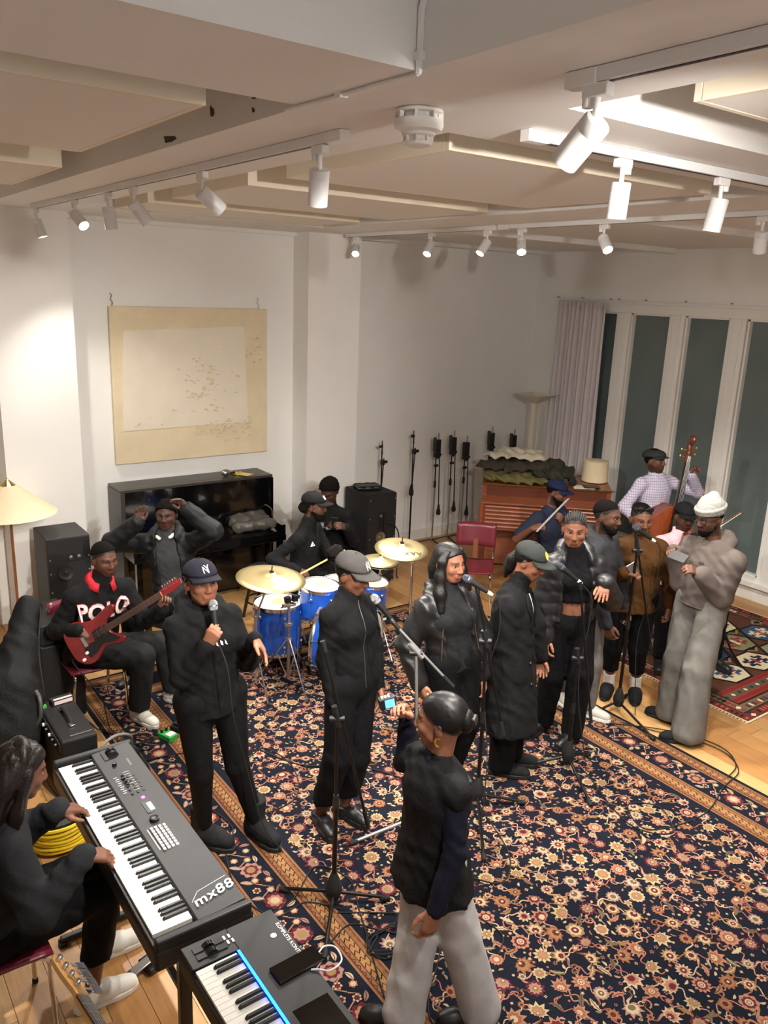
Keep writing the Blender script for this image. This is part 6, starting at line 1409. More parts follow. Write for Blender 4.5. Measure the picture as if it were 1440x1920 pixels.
PJ = {
  'singer': {"H":1.71,"ch":[1.594,3.738,1.377],"pe":[1.621,3.718,0.898],"hd":[1.591,3.74,1.554],"f":[0.029,-1.0,0.0],"pf":[0.029,-1.0,0.0],"hf":[-0.006,-1.0,0.0],"hp":-6,"hr":[1.52,3.715,0.898],"sr":[1.441,3.733,1.362],"er":[1.433,3.662,1.084],"wr":[1.539,3.557,1.286],"ar":[1.566,3.722,0.09],"tr":[0.555,-0.832,0.0],"kr":[1.53,3.666,0.491],"sl":[1.747,3.742,1.362],"hl":[1.721,3.721,0.898],"el":[1.798,3.629,1.103],"wl":[1.765,3.476,1.3],"al":[1.84,3.611,0.09],"tl":[0.193,-0.981,0.0],"kl":[1.734,3.638,0.485]},
  'cap2': {"H":1.72,"ch":[2.334,3.475,1.385],"pe":[2.361,3.455,0.903],"hd":[2.349,3.464,1.552],"f":[0.236,-0.972,0.0],"pf":[0.236,-0.972,0.0],"hf":[0.433,-0.901,0.0],"hp":14,"hr":[2.273,3.434,0.903],"sr":[2.189,3.44,1.37],"er":[2.179,3.469,1.083],"wr":[2.202,3.407,0.839],"ar":[2.2,3.505,0.09],"tr":[-0.183,-0.983,0.0],"kr":[2.24,3.405,0.489],"sl":[2.48,3.51,1.37],"hl":[2.449,3.477,0.903],"el":[2.529,3.474,1.088],"wl":[2.531,3.425,0.84],"al":[2.36,3.492,0.09],"tl":[0.235,-0.972,0.0],"kl":[2.391,3.433,0.423]},
  'longhair': {"H":1.66,"ch":[3.042,3.464,1.271],"pe":[3.092,3.427,0.872],"hd":[3.042,3.464,1.496],"f":[-0.11,-0.994,0.0],"pf":[-0.11,-0.994,0.0],"hf":[0.099,-0.995,0.0],"hp":2,"hr":[3.0,3.437,0.872],"sr":[2.889,3.481,1.256],"er":[2.811,3.538,0.995],"wr":[2.836,3.436,0.775],"ar":[3.02,3.55,0.09],"tr":[0.064,-0.998,0.0],"kr":[3.07,3.387,0.445],"sl":[3.195,3.447,1.256],"hl":[3.184,3.417,0.872],"el":[3.28,3.385,0.999],"wl":[3.27,3.346,0.758],"al":[3.18,3.46,0.09],"tl":[0.064,-0.998,0.0],"kl":[3.189,3.371,0.435]},
  'coat': {"H":1.62,"ch":[3.53,3.375,1.241],"pe":[3.525,3.379,0.851],"hd":[3.591,3.33,1.456],"f":[0.583,-0.812,0.0],"pf":[0.583,-0.812,0.0],"hf":[0.402,-0.916,0.0],"hp":20,"hr":[3.455,3.328,0.851],"sr":[3.413,3.29,1.226],"er":[3.394,3.304,0.955],"wr":[3.462,3.231,0.739],"ar":[3.461,3.308,0.09],"tr":[0.675,-0.738,0.0],"kr":[3.435,3.273,0.427],"sl":[3.648,3.459,1.226],"hl":[3.594,3.429,0.851],"el":[3.747,3.386,0.984],"wl":[3.79,3.354,0.752],"al":[3.602,3.367,0.09],"tl":[0.72,-0.694,0.0],"kl":[3.581,3.348,0.366]},
  'puffer': {"H":1.7,"ch":[4.131,3.427,1.344],"pe":[4.137,3.423,0.893],"hd":[4.114,3.44,1.557],"f":[-0.52,-0.854,0.0],"pf":[-0.52,-0.854,0.0],"hf":[-0.747,-0.665,-0.0],"hp":8,"hr":[4.06,3.469,0.893],"sr":[4.004,3.504,1.329],"er":[3.973,3.527,1.047],"wr":[3.959,3.471,0.804],"ar":[4.116,3.559,0.09],"tr":[-0.981,-0.192,0.0],"kr":[4.067,3.468,0.508],"sl":[4.257,3.35,1.329],"hl":[4.214,3.376,0.893],"el":[4.346,3.262,1.073],"wl":[4.177,3.196,1.245],"al":[4.171,3.327,0.09],"tl":[-0.986,-0.165,0.0],"kl":[4.167,3.308,0.55]},
  'greyhood': {"H":1.74,"ch":[4.64,3.62,1.325],"pe":[4.65,3.613,0.914],"hd":[4.652,3.611,1.536],"f":[0.32,-0.947,0.0],"pf":[0.32,-0.947,0.0],"hf":[0.27,-0.963,0.0],"hp":6,"hr":[4.562,3.583,0.914],"sr":[4.467,3.562,1.31],"er":[4.476,3.489,1.028],"wr":[4.527,3.408,0.791],"ar":[4.558,3.53,0.09],"tr":[0.324,-0.946,0.0],"kr":[4.533,3.514,0.461],"sl":[4.812,3.679,1.31],"hl":[4.737,3.642,0.914],"el":[4.899,3.615,1.039],"wl":[4.945,3.581,0.789],"al":[4.564,3.821,0.09],"tl":[-0.279,-0.96,0.0],"kl":[4.573,3.726,0.386]},
  'brown': {"H":1.58,"ch":[5.071,3.59,1.275],"pe":[5.065,3.594,0.83],"hd":[5.05,3.605,1.459],"f":[-0.564,-0.826,0.0],"pf":[-0.564,-0.826,0.0],"hf":[-0.535,-0.845,0.0],"hp":6,"hr":[4.996,3.642,0.83],"sr":[4.952,3.671,1.26],"er":[4.887,3.694,1.004],"wr":[4.807,3.504,1.111],"ar":[5.02,3.695,0.09],"tr":[-0.864,-0.503,0.0],"kr":[4.95,3.649,0.415],"sl":[5.19,3.508,1.26],"hl":[5.134,3.547,0.83],"el":[5.281,3.442,1.02],"wl":[5.28,3.424,0.789],"al":[5.147,3.533,0.09],"tl":[-0.769,-0.639,0.0],"kl":[5.09,3.515,0.421]},
  'greyman': {"H":1.82,"ch":[5.146,3.051,1.373],"pe":[5.126,3.065,0.956],"hd":[5.102,3.083,1.599],"f":[-0.989,0.145,-0.0],"pf":[-0.989,0.145,-0.0],"hf":[-0.977,0.213,-0.0],"hp":14,"hr":[5.141,3.166,0.956],"sr":[5.174,3.244,1.358],"er":[5.145,3.265,1.056],"wr":[5.04,3.278,1.301],"ar":[5.052,3.128,0.09],"tr":[-0.348,0.938,0.0],"kr":[5.039,3.127,0.503],"sl":[5.118,2.858,1.358],"hl":[5.112,2.965,0.956],"el":[5.088,2.906,1.059],"wl":[4.911,2.971,1.248],"al":[4.886,2.877,0.09],"tl":[-0.721,0.693,0.0],"kl":[4.937,2.904,0.537]},
  'filming': {"H":1.55,"ch":[1.92,2.182,1.204],"pe":[1.923,2.18,0.814],"hd":[1.925,2.179,1.409],"f":[-0.989,0.145,-0.0],"pf":[-0.989,0.145,-0.0],"hf":[-0.583,0.812,0.0],"hp":4,"hr":[1.935,2.266,0.814],"sr":[1.941,2.322,1.189],"er":[2.01,2.508,1.022],"wr":[2.003,2.493,1.249],"ar":[1.78,2.14,0.09],"tr":[-0.691,0.723,0.0],"kr":[1.86,2.17,0.45],"sl":[1.9,2.042,1.189],"hl":[1.91,2.094,0.814],"el":[1.873,1.995,0.935],"wl":[1.778,1.979,0.728],"al":[2.07,1.98,0.09],"tl":[-0.896,0.443,-0.0],"kl":[1.99,2.05,0.45]},
  'keys': {"H":1.66,"ch":[0.455,3.07,0.99],"pe":[0.36,3.06,0.53],"hd":[0.53,3.06,1.185],"f":[1.0,-0.006,0.0],"pf":[1.0,-0.006,0.0],"hf":[1.0,0.029,0.0],"hp":18,"hr":[0.36,2.972,0.53],"sr":[0.454,2.924,0.975],"er":[0.505,2.787,0.738],"wr":[0.687,2.808,0.899],"ar":[0.73,2.99,0.1],"tr":[1.0,-0.006,0.0],"kr":[0.8,2.98,0.56],"sl":[0.456,3.216,0.975],"hl":[0.36,3.148,0.53],"el":[0.558,3.318,0.737],"wl":[0.688,3.174,0.886],"al":[0.86,3.23,0.1],"tl":[1.0,-0.006,0.0],"kl":[0.82,3.18,0.56]},
  'guitar': {"H":1.76,"ch":[1.552,5.385,1.002],"pe":[1.481,5.437,0.509],"hd":[1.581,5.364,1.205],"f":[0.064,-0.998,0.0],"pf":[0.064,-0.998,0.0],"hf":[0.236,-0.972,0.0],"hp":8,"hr":[1.388,5.431,0.509],"sr":[1.368,5.374,0.987],"er":[1.248,5.429,0.723],"wr":[1.335,5.197,0.797],"ar":[1.724,5.207,0.09],"tr":[0.341,-0.94,0.0],"kr":[1.75,5.17,0.52],"sl":[1.736,5.397,0.987],"hl":[1.574,5.443,0.509],"el":[1.816,5.277,0.73],"wl":[1.874,5.077,0.883],"al":[2.03,5.35,0.09],"tl":[0.402,-0.916,0.0],"kl":[1.96,5.3,0.52]},
  'padded': {"H":1.78,"ch":[2.293,6.055,1.055],"pe":[2.355,6.009,0.483],"hd":[2.295,6.054,1.256],"f":[-0.52,-0.854,0.0],"pf":[-0.52,-0.854,0.0],"hf":[-0.549,-0.836,0.0],"hp":2,"hr":[2.275,6.058,0.483],"sr":[2.134,6.152,1.04],"er":[1.856,6.056,1.09],"wr":[2.017,5.937,1.258],"kr":[1.909,5.814,0.524],"ar":[1.884,5.798,0.09],"tr":[-0.832,-0.555,-0.0],"sl":[2.452,5.958,1.04],"hl":[2.436,5.96,0.483],"el":[2.537,5.708,1.178],"wl":[2.377,5.826,1.349],"kl":[2.502,5.526,0.524],"al":[2.507,5.496,0.09],"tl":[0.151,-0.989,0.0]},
  'drummer': {"H":1.78,"ch":[3.449,5.801,1.037],"pe":[3.401,5.836,0.546],"hd":[3.495,5.767,1.249],"f":[0.583,-0.812,0.0],"pf":[0.583,-0.812,0.0],"hf":[0.739,-0.673,0.0],"hp":6,"hr":[3.324,5.781,0.546],"sr":[3.3,5.694,1.022],"er":[3.11,5.802,0.819],"wr":[3.227,5.573,0.77],"kr":[3.501,5.378,0.524],"ar":[3.513,5.351,0.09],"tr":[0.402,-0.916,0.0],"sl":[3.598,5.908,1.022],"hl":[3.477,5.891,0.546],"el":[3.7,5.832,0.752],"wl":[3.791,5.674,0.565],"kl":[3.9,5.767,0.524],"al":[3.928,5.759,0.09],"tl":[0.96,-0.281,0.0]},
  'phone': {"H":1.74,"ch":[4.07,6.42,0.98],"pe":[4.16,6.5,0.52],"hd":[4.04,6.39,1.18],"f":[-0.781,-0.625,-0.0],"pf":[-0.781,-0.625,-0.0],"hf":[-0.832,-0.555,-0.0],"hp":32,"hr":[4.102,6.572,0.52],"sr":[3.961,6.556,0.965],"er":[4.019,6.513,0.682],"wr":[4.01,6.33,0.861],"kr":[3.792,6.275,0.512],"ar":[3.77,6.254,0.09],"tr":[-0.723,-0.691,-0.0],"sl":[4.179,6.284,0.965],"hl":[4.218,6.428,0.52],"el":[4.213,6.211,0.685],"wl":[4.067,6.129,0.878],"kl":[4.282,6.003,0.512],"al":[4.287,5.973,0.09],"tl":[0.151,-0.989,0.0]},
  'flute': {"H":1.76,"ch":[5.878,5.253,0.998],"pe":[5.98,5.24,0.52],"hd":[5.92,5.222,1.216],"f":[0.151,-0.989,0.0],"pf":[0.151,-0.989,0.0],"hf":[0.402,-0.916,0.0],"hp":14,"hr":[5.888,5.226,0.52],"sr":[5.693,5.225,0.983],"er":[5.497,5.294,0.774],"wr":[5.491,5.094,0.938],"kr":[5.695,4.836,0.518],"ar":[5.682,4.809,0.09],"tr":[-0.443,-0.896,0.0],"sl":[6.062,5.281,0.983],"hl":[6.072,5.254,0.52],"el":[6.147,5.107,0.76],"wl":[5.938,5.155,0.906],"kl":[6.175,4.832,0.518],"al":[6.182,4.802,0.09],"tl":[0.236,-0.972,0.0]},
  'bassist': {"H":1.76,"ch":[6.781,4.728,1.357],"pe":[6.79,4.721,0.924],"hd":[6.754,4.747,1.538],"f":[-0.196,-0.981,0.0],"pf":[-0.196,-0.981,0.0],"hf":[0.099,-0.995,0.0],"hp":-4,"hr":[6.699,4.739,0.924],"sr":[6.6,4.764,1.342],"er":[6.456,4.822,1.091],"wr":[6.493,4.607,0.951],"ar":[6.7,4.72,0.09],"tr":[-0.281,-0.96,0.0],"kr":[6.72,4.68,0.48],"sl":[6.961,4.691,1.342],"hl":[6.881,4.702,0.924],"el":[7.144,4.488,1.232],"wl":[6.976,4.472,1.427],"al":[6.9,4.6,0.09],"tl":[-0.11,-0.994,0.0],"kl":[6.92,4.6,0.48]},
  'violin': {"H":1.74,"ch":[6.139,3.958,1.058],"pe":[6.2,4.0,0.53],"hd":[6.148,3.951,1.252],"f":[-0.443,-0.896,0.0],"pf":[-0.443,-0.896,0.0],"hf":[-0.474,-0.88,0.0],"hp":8,"hr":[6.117,4.041,0.53],"sr":[5.982,4.036,1.043],"er":[5.937,3.967,0.763],"wr":[5.874,3.867,0.99],"kr":[5.782,3.772,0.512],"ar":[5.758,3.753,0.09],"tr":[-0.781,-0.625,-0.0],"sl":[6.297,3.88,1.043],"hl":[6.283,3.959,0.53],"el":[6.206,3.707,0.827],"wl":[6.046,3.71,1.027],"kl":[6.198,3.538,0.512],"al":[6.192,3.508,0.09],"tl":[-0.196,-0.981,0.0]},
  'bassg': {"H":1.74,"ch":[0.24,1.36,0.97],"pe":[0.16,1.34,0.51],"hd":[0.28,1.37,1.17],"f":[1.0,-0.006,0.0],"pf":[1.0,-0.006,0.0],"hf":[0.994,-0.11,0.0],"hp":14,"hr":[0.159,1.248,0.51],"sr":[0.239,1.181,0.955],"er":[0.443,1.112,0.758],"wr":[0.662,1.196,0.86],"kr":[0.588,1.275,0.512],"ar":[0.618,1.277,0.09],"tr":[0.998,0.064,0.0],"sl":[0.241,1.539,0.955],"hl":[0.161,1.432,0.51],"el":[0.347,1.773,0.816],"wl":[0.469,1.989,0.877],"kl":[0.586,1.37,0.512],"al":[0.616,1.366,0.09],"tl":[0.989,-0.145,0.0]}
}
SK1, SK2, SK3, SK4 = (104, 66, 49), (86, 55, 41), (124, 80, 59), (70, 45, 35)
m_capnavy = fabric('cap_navy', (30, 30, 40)); m_capgrey = fabric('cap_washed', (58, 56, 54)); m_capgreen = fabric('cap_dark_green', (44, 47, 46)); m_capblk = fabric('cap_black', (26, 26, 27)); m_capblue = fabric('cap_blue', (26, 32, 56))
m_lw = mat('logo_white', (226, 224, 220), .7); m_ly = mat('logo_yellow', (222, 186, 60), .7)
def C(m, logo=None, ml=None, **k): return lambda p, R, T: cap_dome(p, R, T, m, logo, ml, **k)
f_grey = fabric('fabric_grey', (54, 55, 57)); m_sole_w = mat('sole_white', (224, 220, 208), .6); m_shoew = mat('sneaker_white', (228, 224, 212), .55); m_shoeb = mat('shoe_black', (20, 20, 21), .4); m_suede = fabric('suede_black', (28, 29, 30)); m_soleb = mat('sole_black', (14, 14, 14), .7)
# --- singer with hand mic
r = build_person('woman in black hoodie and navy cap singing into a handheld microphone', PJ['singer'], SK3, dict(m=f_black, loose=.016, hem=-.14, hood=True, cuff=.042, flare=1.05, bust=.85), dict(m=f_ink, kn=.066, an=.044, hip=.145, amp=.001), ('boot', m_suede, m_soleb),
    hair=[('cut', .005, m_hair), ('locks', [[((.0, -.10, -.02), .05), ((0, -.10, -.10), .045), ((.01, -.09, -.16), .03)]])], cap=C(m_capnavy, ny_logo(), m_lw), hands={'r': dict(curl=.72, thumb=.8, d=(-.25, .35, .8), up=(.6, .7, .1)), 'l': dict(d=(-.15, .65, -.6), up=(-.9, .2, .2), curl=.15, spread=.1)}, fem=True, build=1.08, eyelids=.3)
p_, G_, of_, RH_, TH_ = r[:5]
for sx in (-1, 1): MB(RH_, TH_).tube([(sx * .083 + .006 * math.cos(t) * 0, -.006 + .007 * math.cos(t), -.042 + .007 * math.sin(t)) for t in np.arange(10) * 2 * PI / 10], .002, 5, closed=True).build('earring', m_gold, p_)
tip = G_['hd'] + RH_ @ V(.0, .135, -.062); hw_ = G_['wr'] + unit(tip - G_['wr']) * .0
dm = unit(G_['gr'] - tip)
mh = thing('hand_microphone', 'handheld vocal microphone with silver grille held by the singer in the navy cap', 'microphone', tip.tolist()); mic_into(mh, V(0, 0, 0), dm, m_grille, [dm * .30 + V(.03, -.04, -.05), dm * .3 + V(.05, -.05, -.3), V(.12, -.1, -.9), V(.2, -.15, -1.3), V(.3, -.2, .014 - tip[2])])
T_ = r[5]['top'][1]; pts = np.array([G_['ch'] - r[8] * .13 + r[6] * .35 - r[7] * (.0 + .012 * i) + r[8] * (.022 * j - .008 * (i % 2)) for j in (0, 1) for i in range(6)]); q = project(T_, pts, -r[6], off=.002)
MB().add(q - of_, [(i, i + 1, 7 + i, 6 + i) for i in (0, 2, 4)]).build('chest_mark', mat('mark_pale_pink', (214, 190, 194), .8), p_, smooth=False)
# --- woman in grey cap at the silver stand
r = build_person('woman in washed grey cap and black zip cardigan singing at the silver stand', PJ['cap2'], SK1, dict(m=f_black, hem=-.02, collar='stand', bust=.85, cuff=.038, sl=.054), dict(m=f_ink, kn=.080, an=.068, cut=.17, hip=.142), ('loafer', m_leath, m_soleb),
    hair=[('cut', .005, m_hair), ('fuzz', [((0, -.125, .055), .04), ((.02, -.14, .07), .032), ((-.02, -.135, .08), .03), ((0, -.15, .05), .03)])], cap=C(m_capgrey, ny_logo(), m_lw), fem=True, build=.98, eyelids=1, hands={'r': dict(curl=.3), 'l': dict(curl=.3)})
p_, G_, of_ = r[:3]; T_ = r[5]['top'][1]; f_, up_ = r[6], r[8]
def strip_on(name, p, T_, a, b, d, m, rr_=.003, n=14, off=None, ofs=.001):
    pts = np.array([a + (b - a) * t for t in np.linspace(0, 1, n)]); q = project(T_, pts, d, off=ofs); return MB().tube(q - off, rr_, 5).build(name, m, p)
strip_on('zip', p_, T_, G_['ch'] + f_ * .3 + up_ * .03, G_['pe'] + f_ * .35, -f_, m_steel, .0025, off=of_)
# --- woman with long hair
m_shear = mat('shearling_trim', (18, 18, 19), .95, bump=.8, bscale=180)
r = build_person('woman with long straight black hair in an open black aviator jacket', PJ['longhair'], SK3, [('turtleneck', dict(m=f_char, hem=-.1, collar='turtle', bust=.95, loose=.004, sl=.05)), ('jacket', dict(m=m_leath, loose=.032, hem=.0, open=(.075, .12), collar='fur', sl=.066, cuff=.052, quilt=0, amp=.0045, f=34, seed=2))], dict(m=f_ink, hip=.15), ('shoe', m_shoeb, m_soleb),
    hair=[('cut', .009, m_hair), ('locks', [[((.05, .03, .085), .020), ((.080, .02, .03), .026), ((.088, .02, -.06), .032), ((.100, .04, -.16), .036), ((.108, .07, -.26), .024)], [((-.05, .035, .085), .018), ((-.082, .012, .03), .030), ((-.098, .0, -.08), .046), ((-.128, .0, -.18), .056), ((-.155, .02, -.30), .052), ((-.165, .04, -.42), .022)], [((0, -.07, .05), .05), ((0, -.09, -.06), .055), ((-.03, -.10, -.2), .06), ((-.04, -.10, -.32), .04)]])], fem=True, build=1.06, hairline=False, eyelids=.2, hands={'r': dict(curl=.3), 'l': dict(curl=.3)})
p_, G_, of_ = r[:3]; f_, rt_, up_ = r[6:9]; T_ = r[5]['jacket'][1]
for sg in (-1, 1): strip_on('jacket_zip', p_, T_, G_['ch'] + f_ * .3 + rt_ * sg * .105 - up_ * .05, G_['pe'] + f_ * .35 + rt_ * sg * .145 - up_ * .02, -f_, m_steel, .004, off=of_)
# --- long coat
ros_logo = (np.array([(0, .040, 0)] + [((.023 if k % 2 else .0185) * math.cos(k * PI / 10), .040 + (.023 if k % 2 else .0185) * math.sin(k * PI / 10), 0) for k in range(20)]), [(0, 1 + k, 1 + (k + 1) % 20) for k in range(20)])
r = build_person('woman in long black overcoat and dark cap looking down at the microphone', PJ['coat'], SK3, [('inner_top', dict(m=f_ink, hem=-.1, collar='turtle')), ('overcoat', dict(m=f_black2, loose=.03, long=.36, open=(.05, .06), sl=.066, cuff=.054, amp=.0045, f=34, flare=1.05, hem=-.1))], dict(m=f_ink, kn=.085, an=.085, hip=.14, cut=.05), ('shoe', m_suede, m_soleb),
    hair=[('cut', .006, m_hair), ('locks', [[((0, -.085, .0), .034), ((0, -.105, -.05), .034), ((.0, -.105, -.11), .030), ((0, -.10, -.17), .016)]])], cap=C(m_capgreen, [ros_logo], m_ly), fem=True, build=1.1, eyelids=1, hands={'r': dict(curl=.35, d=(-.0, .25, -1)), 'l': dict(curl=.3)})
p_, G_, of_ = r[:3]; f_, rt_, up_ = r[6:9]; T_ = r[5]['overcoat'][1]
for sg in (-1, 1):
    a = G_['ch'] + up_ * .03 + rt_ * sg * .055; b = G_['pe'] + (G_['ch'] - G_['pe']) * .42 + rt_ * sg * .06; pts = []
    for t in np.linspace(0, 1, 9):
        w_ = .055 * math.sin(PI * min(1, t * 1.25 + .12)) if t < .7 else .055 * (1 - (t - .7) / .3) * .7 + .004
        for e_ in (0, 1): pts.append(a + (b - a) * t + rt_ * sg * e_ * w_ + f_ * .3)
    q = project(T_, np.array(pts), -f_, off=.006); o_ = MB().add(q - of_, [(2 * i, 2 * i + 1, 2 * i + 3, 2 * i + 2) for i in range(8)]).build('lapel', f_black2, p_, ang=80); sm = o_.modifiers.new('s', 'SOLIDIFY'); sm.thickness = .006; sm.offset = 0
strip_on('white_drawstring', p_, r[5]['inner_top'][1], G_['ch'] + f_ * .3 + up_ * .02 + rt_ * .02, G_['ch'] + f_ * .3 - up_ * .2 + rt_ * .015, -f_, m_lw, .003, off=of_, ofs=.006)
for z in (-.02, -.16): q = project(T_, (G_['pe'] + up_ * z + rt_ * .10 + f_ * .35)[None], -f_, off=.002)[0]; MB().ball(q - of_, .011, 10, 6).build('coat_button', m_black, p_)
# --- puffer woman
r = build_person('woman in shiny black puffer jacket and crop top with her left hand out', PJ['puffer'], SK3, [('crop_top', dict(m=f_ink, hem=.38, collar='stand', bust=.8, sl=.048)), ('puffer_jacket', dict(m=m_puff, loose=.034, hem=.10, open=(.09, .12), collar='puff', sl=.068, cuff=.056, quilt=.085, amp=.002, f=50))], dict(m=f_ink, kn=.088, an=.078, cut=.05, hip=.14, top=.06), ('shoe', m_shoeb, m_soleb),
    hair=[('rows', mat('cornrow_hair', (34, 30, 28), .7, spec=.2)), ('fuzz', [((0, -.115, .03), .04)])], fem=True, build=.95, eyelids=.5, hands={'l': dict(d=(.35, .75, -.45), up=(-.1, .45, .85), curl=.12, spread=.16), 'r': dict(curl=.3)})
p_, G_, of_, RH_, TH_ = r[:5]; f_, rt_, up_ = r[6:9]
bs_ = S(.02).cone(G_['pe'] + up_ * .02, G_['pe'] + up_ * .2, .118, .112, n=f_, fl=.72); sdf_obj('midriff', bs_, .012, mat('skin_plain', SK3, .5), p_, off=of_)
for sx in (-1, 1): MB(RH_, TH_).ball((sx * .080, .0, -.038), .005, 8, 6).build('earring', m_gold, p_)
# --- charcoal hoodie man
f_greyp = fabric('fabric_mid_grey', (104, 100, 96))
r = build_person('bearded man in charcoal hoodie standing behind the puffer jacket woman', PJ['greyhood'], SK2, dict(m=fabric('hoodie_charcoal', (44, 44, 48)), loose=.02, hem=-.22, hood=True), dict(m=f_greyp, kn=.085, an=.07, cut=.08), ('sneaker', mat('sneaker_grey', (178, 174, 164), .6), m_sole_w), hair=[('top',)], beard=2, hands={'r': dict(curl=.35), 'l': dict(curl=.35)}, build=1.02)
beard_obj(r[0], r[3], r[4], .004)
# --- brown turtleneck
f_brown = fabric('knit_brown', (74, 48, 22))
r = build_person('woman in brown turtleneck sweater with sunglasses on her head holding a phone', PJ['brown'], SK1, dict(m=f_brown, loose=.028, hem=-.20, collar='turtle', sl=.060, cuff=.046, bust=.9), dict(m=f_ink, kn=.072, an=.05, cut=.21, hip=.14), ('clog', m_suede, m_soleb),
    hair=[('rows',)], fem=True, build=1.12, hands={'r': dict(curl=.6, thumb=.6, d=(-.75, .6, .1), up=(.3, .2, .9)), 'l': dict(curl=.3)})
p_, G_, of_, RH_, TH_ = r[:5]
glasses(p_, RH_, TH_, m_black, z=.098, y=.062, r=(.027, .02)); 
for sx in (-1, 1): MB(RH_, TH_).ball((sx * .034, .062, .098), (.026, .003, .019), 14, 8).build('sunglass_lens', m_gloss, p_)
for k in 'rl': 
    a = G_['a' + k]; MB().cyl(V(a[0], a[1], .05) - of_, G_['k' + k] * .36 + V(a[0], a[1], .05) * .64 - of_, .043, .046, n=16).build('sock', fabric('sock_white', (216, 212, 204)), p_)
ph2 = thing('smartphone', 'silver smartphone in the hand of the woman in brown turtleneck', 'phone', (G_['gr'] + V(0, 0, .01)).tolist()); MB(frame(r[6], V(-.5, .2, .8))).bb((-.036, -.005, -.03), (.036, .004, .11)).build('body', m_steel, ph2, smooth=False, bevel=.004)
# --- man in grey with beanie
f_taupe = fabric('hoodie_taupe', (92, 83, 78), bump=.1); f_marl = fabric('sweat_grey', (104, 100, 95), bump=.1)
def beanie(p, R, T):
    m = mat('beanie_knit', (142, 140, 134), .95, var=.12, scale=60, bump=.5, bscale=160); s = S(.02).ell((0, -.012, .055), (.091, .112, .102), k=.02)
    s.cone((0, -.03, .12), (0, -.045, .150), .06, .03, k=.05); s.plane((0, 0, .03), (0, .12, -1)); o = sdf_obj('beanie', s, .008, m, p, R=R, T=T, disp=lambda P: .0018 * np.sin(np.arctan2(P[:, 0], P[:, 1] + .012) * 48))
    b = S(.01); 
    for i in range(24): t = 2 * PI * i / 24; t2 = t + 2 * PI / 24; b.cone((.086 * math.cos(t), -.012 + .106 * math.sin(t), .048), (.086 * math.cos(t2), -.012 + .106 * math.sin(t2), .050), .009, k=.004); b.cone((.086 * math.cos(t), -.012 + .106 * math.sin(t), .075), (.086 * math.cos(t2), -.012 + .106 * math.sin(t2), .078), .009, k=.02)
    sdf_obj('beanie_fold', b, .008, m, o, R=R, T=T)
r = build_person('man in grey hoodie, wide grey sweatpants and pale beanie reading his phone', PJ['greyman'], SK2, dict(m=f_taupe, loose=.040, hem=-.02, hood=True, sl=.070, cuff=.054, amp=.0045, f=34, flare=.98), dict(m=f_marl, kn=.105, an=.118, cut=.035, hip=.155, amp=.0045, f=34), ('shoe', m_suede, m_soleb), cap=beanie, beard=1, hair=[('cut', .004)], hands={'l': dict(d=(.35, .8, .35), up=(-.6, .0, .7), curl=.45, thumb=.5), 'r': dict(d=(-.25, .8, .3), up=(.6, .0, .7), curl=.45, thumb=.5)}, eyelids=1)
p_, G_, of_, RH_, TH_ = r[:5]; glasses(p_, RH_, TH_, m_black, r=(.026, .020)); beard_obj(p_, RH_, TH_, .002)
MB().tube(project(r[5]['top'][1], np.array([G_['pe'] + r[7] * s_ * .10 + r[6] * .3 + V(0, 0, .0) for s_ in np.linspace(-1, 1, 9)]), -r[6], off=.0) - of_, .006, 6).build('hem_seam', f_taupe, p_)
pts = np.array([G_['ch'] - r[8] * .09 + r[6] * .3 + r[7] * (-.05 + .006 * i) + r[8] * (.006 * j - .006) for j in (0, 1, 2) for i in range(8)]); q = project(r[5]['top'][1], pts, -r[6], off=.0015)
MB().add(q - of_, [(j * 8 + i, j * 8 + i + 1, (j + 1) * 8 + i + 1, (j + 1) * 8 + i) for j in (0, 1) for i in range(7)]).build('chest_patch', mat('print_dark_taupe', (58, 52, 49), .8), p_, smooth=False)
mid = G_['gl'] * .5 + G_['gr'] * .5 + r[6] * .03 + V(0, 0, .045)
ph3 = thing('smartphone', 'smartphone held by the man in the pale beanie', 'phone', mid.tolist()); MB(frame(r[7], V(-.9, .3, 1))).bb((-.037, -.075, -.004), (.037, .075, .005)).build('body', m_grey, ph3, smooth=False, bevel=.004)
# --- woman filming in the foreground
f_lgrey = fabric('sweat_light_grey', (168, 164, 162), bump=.1); f_navyk = fabric('knit_navy', (20, 20, 32))
r = build_person('woman in black vest and light grey sweatpants filming with a small camera', PJ['filming'], SK3, [('sweater', dict(m=f_navyk, hem=.0, sl=.056, cuff=.042)), ('vest', dict(m=fabric('vest_wool', (20, 20, 21), .8), loose=.030, hem=-.40, sleeve=0, amp=.0045, f=34, flare=1.3))], dict(m=f_lgrey, kn=.085, an=.095, cut=.05, hip=.122, amp=.0045, f=34), ('shoe', m_shoeb, m_soleb),
    hair=[('cut', .007, mat('hair_sleek', (13, 11, 11), .4, var=.2, scale=60, spec=.35)), ('ball', (0, -.100, .015), (.042, .034, .05), m_hair)], fem=True, build=1.0, hands={'l': dict(curl=.35), 'r': dict(d=(-.1, .55, .8), up=(.55, -.4, .2), curl=.5, thumb=.5)})
p_, G_, of_, RH_, TH_ = r[:5]
for sx in (-1, 1): MB(RH_, TH_).tube([(sx * .081, -.010 + .016 * math.cos(t), -.050 + .018 * math.sin(t)) for t in np.linspace(-2.6, 2.0, 12)], [.0035 + .002 * math.sin(i / 11 * PI) for i in range(12)], 8).build('hoop_earring', m_gold, p_)
MB(RH_, TH_).box((0, -.132, .02), (.05, .02, .035)).build('hair_claw', m_black, p_, bevel=.006)
hw_ = G_['wr'] + V(0, 0, .09) + r[6] * .06
cm = thing('action_camera', 'small black action camera with glowing blue screen in the raised hand', 'camera', (hw_ + V(-.035, .02, .0)).tolist(), 0)
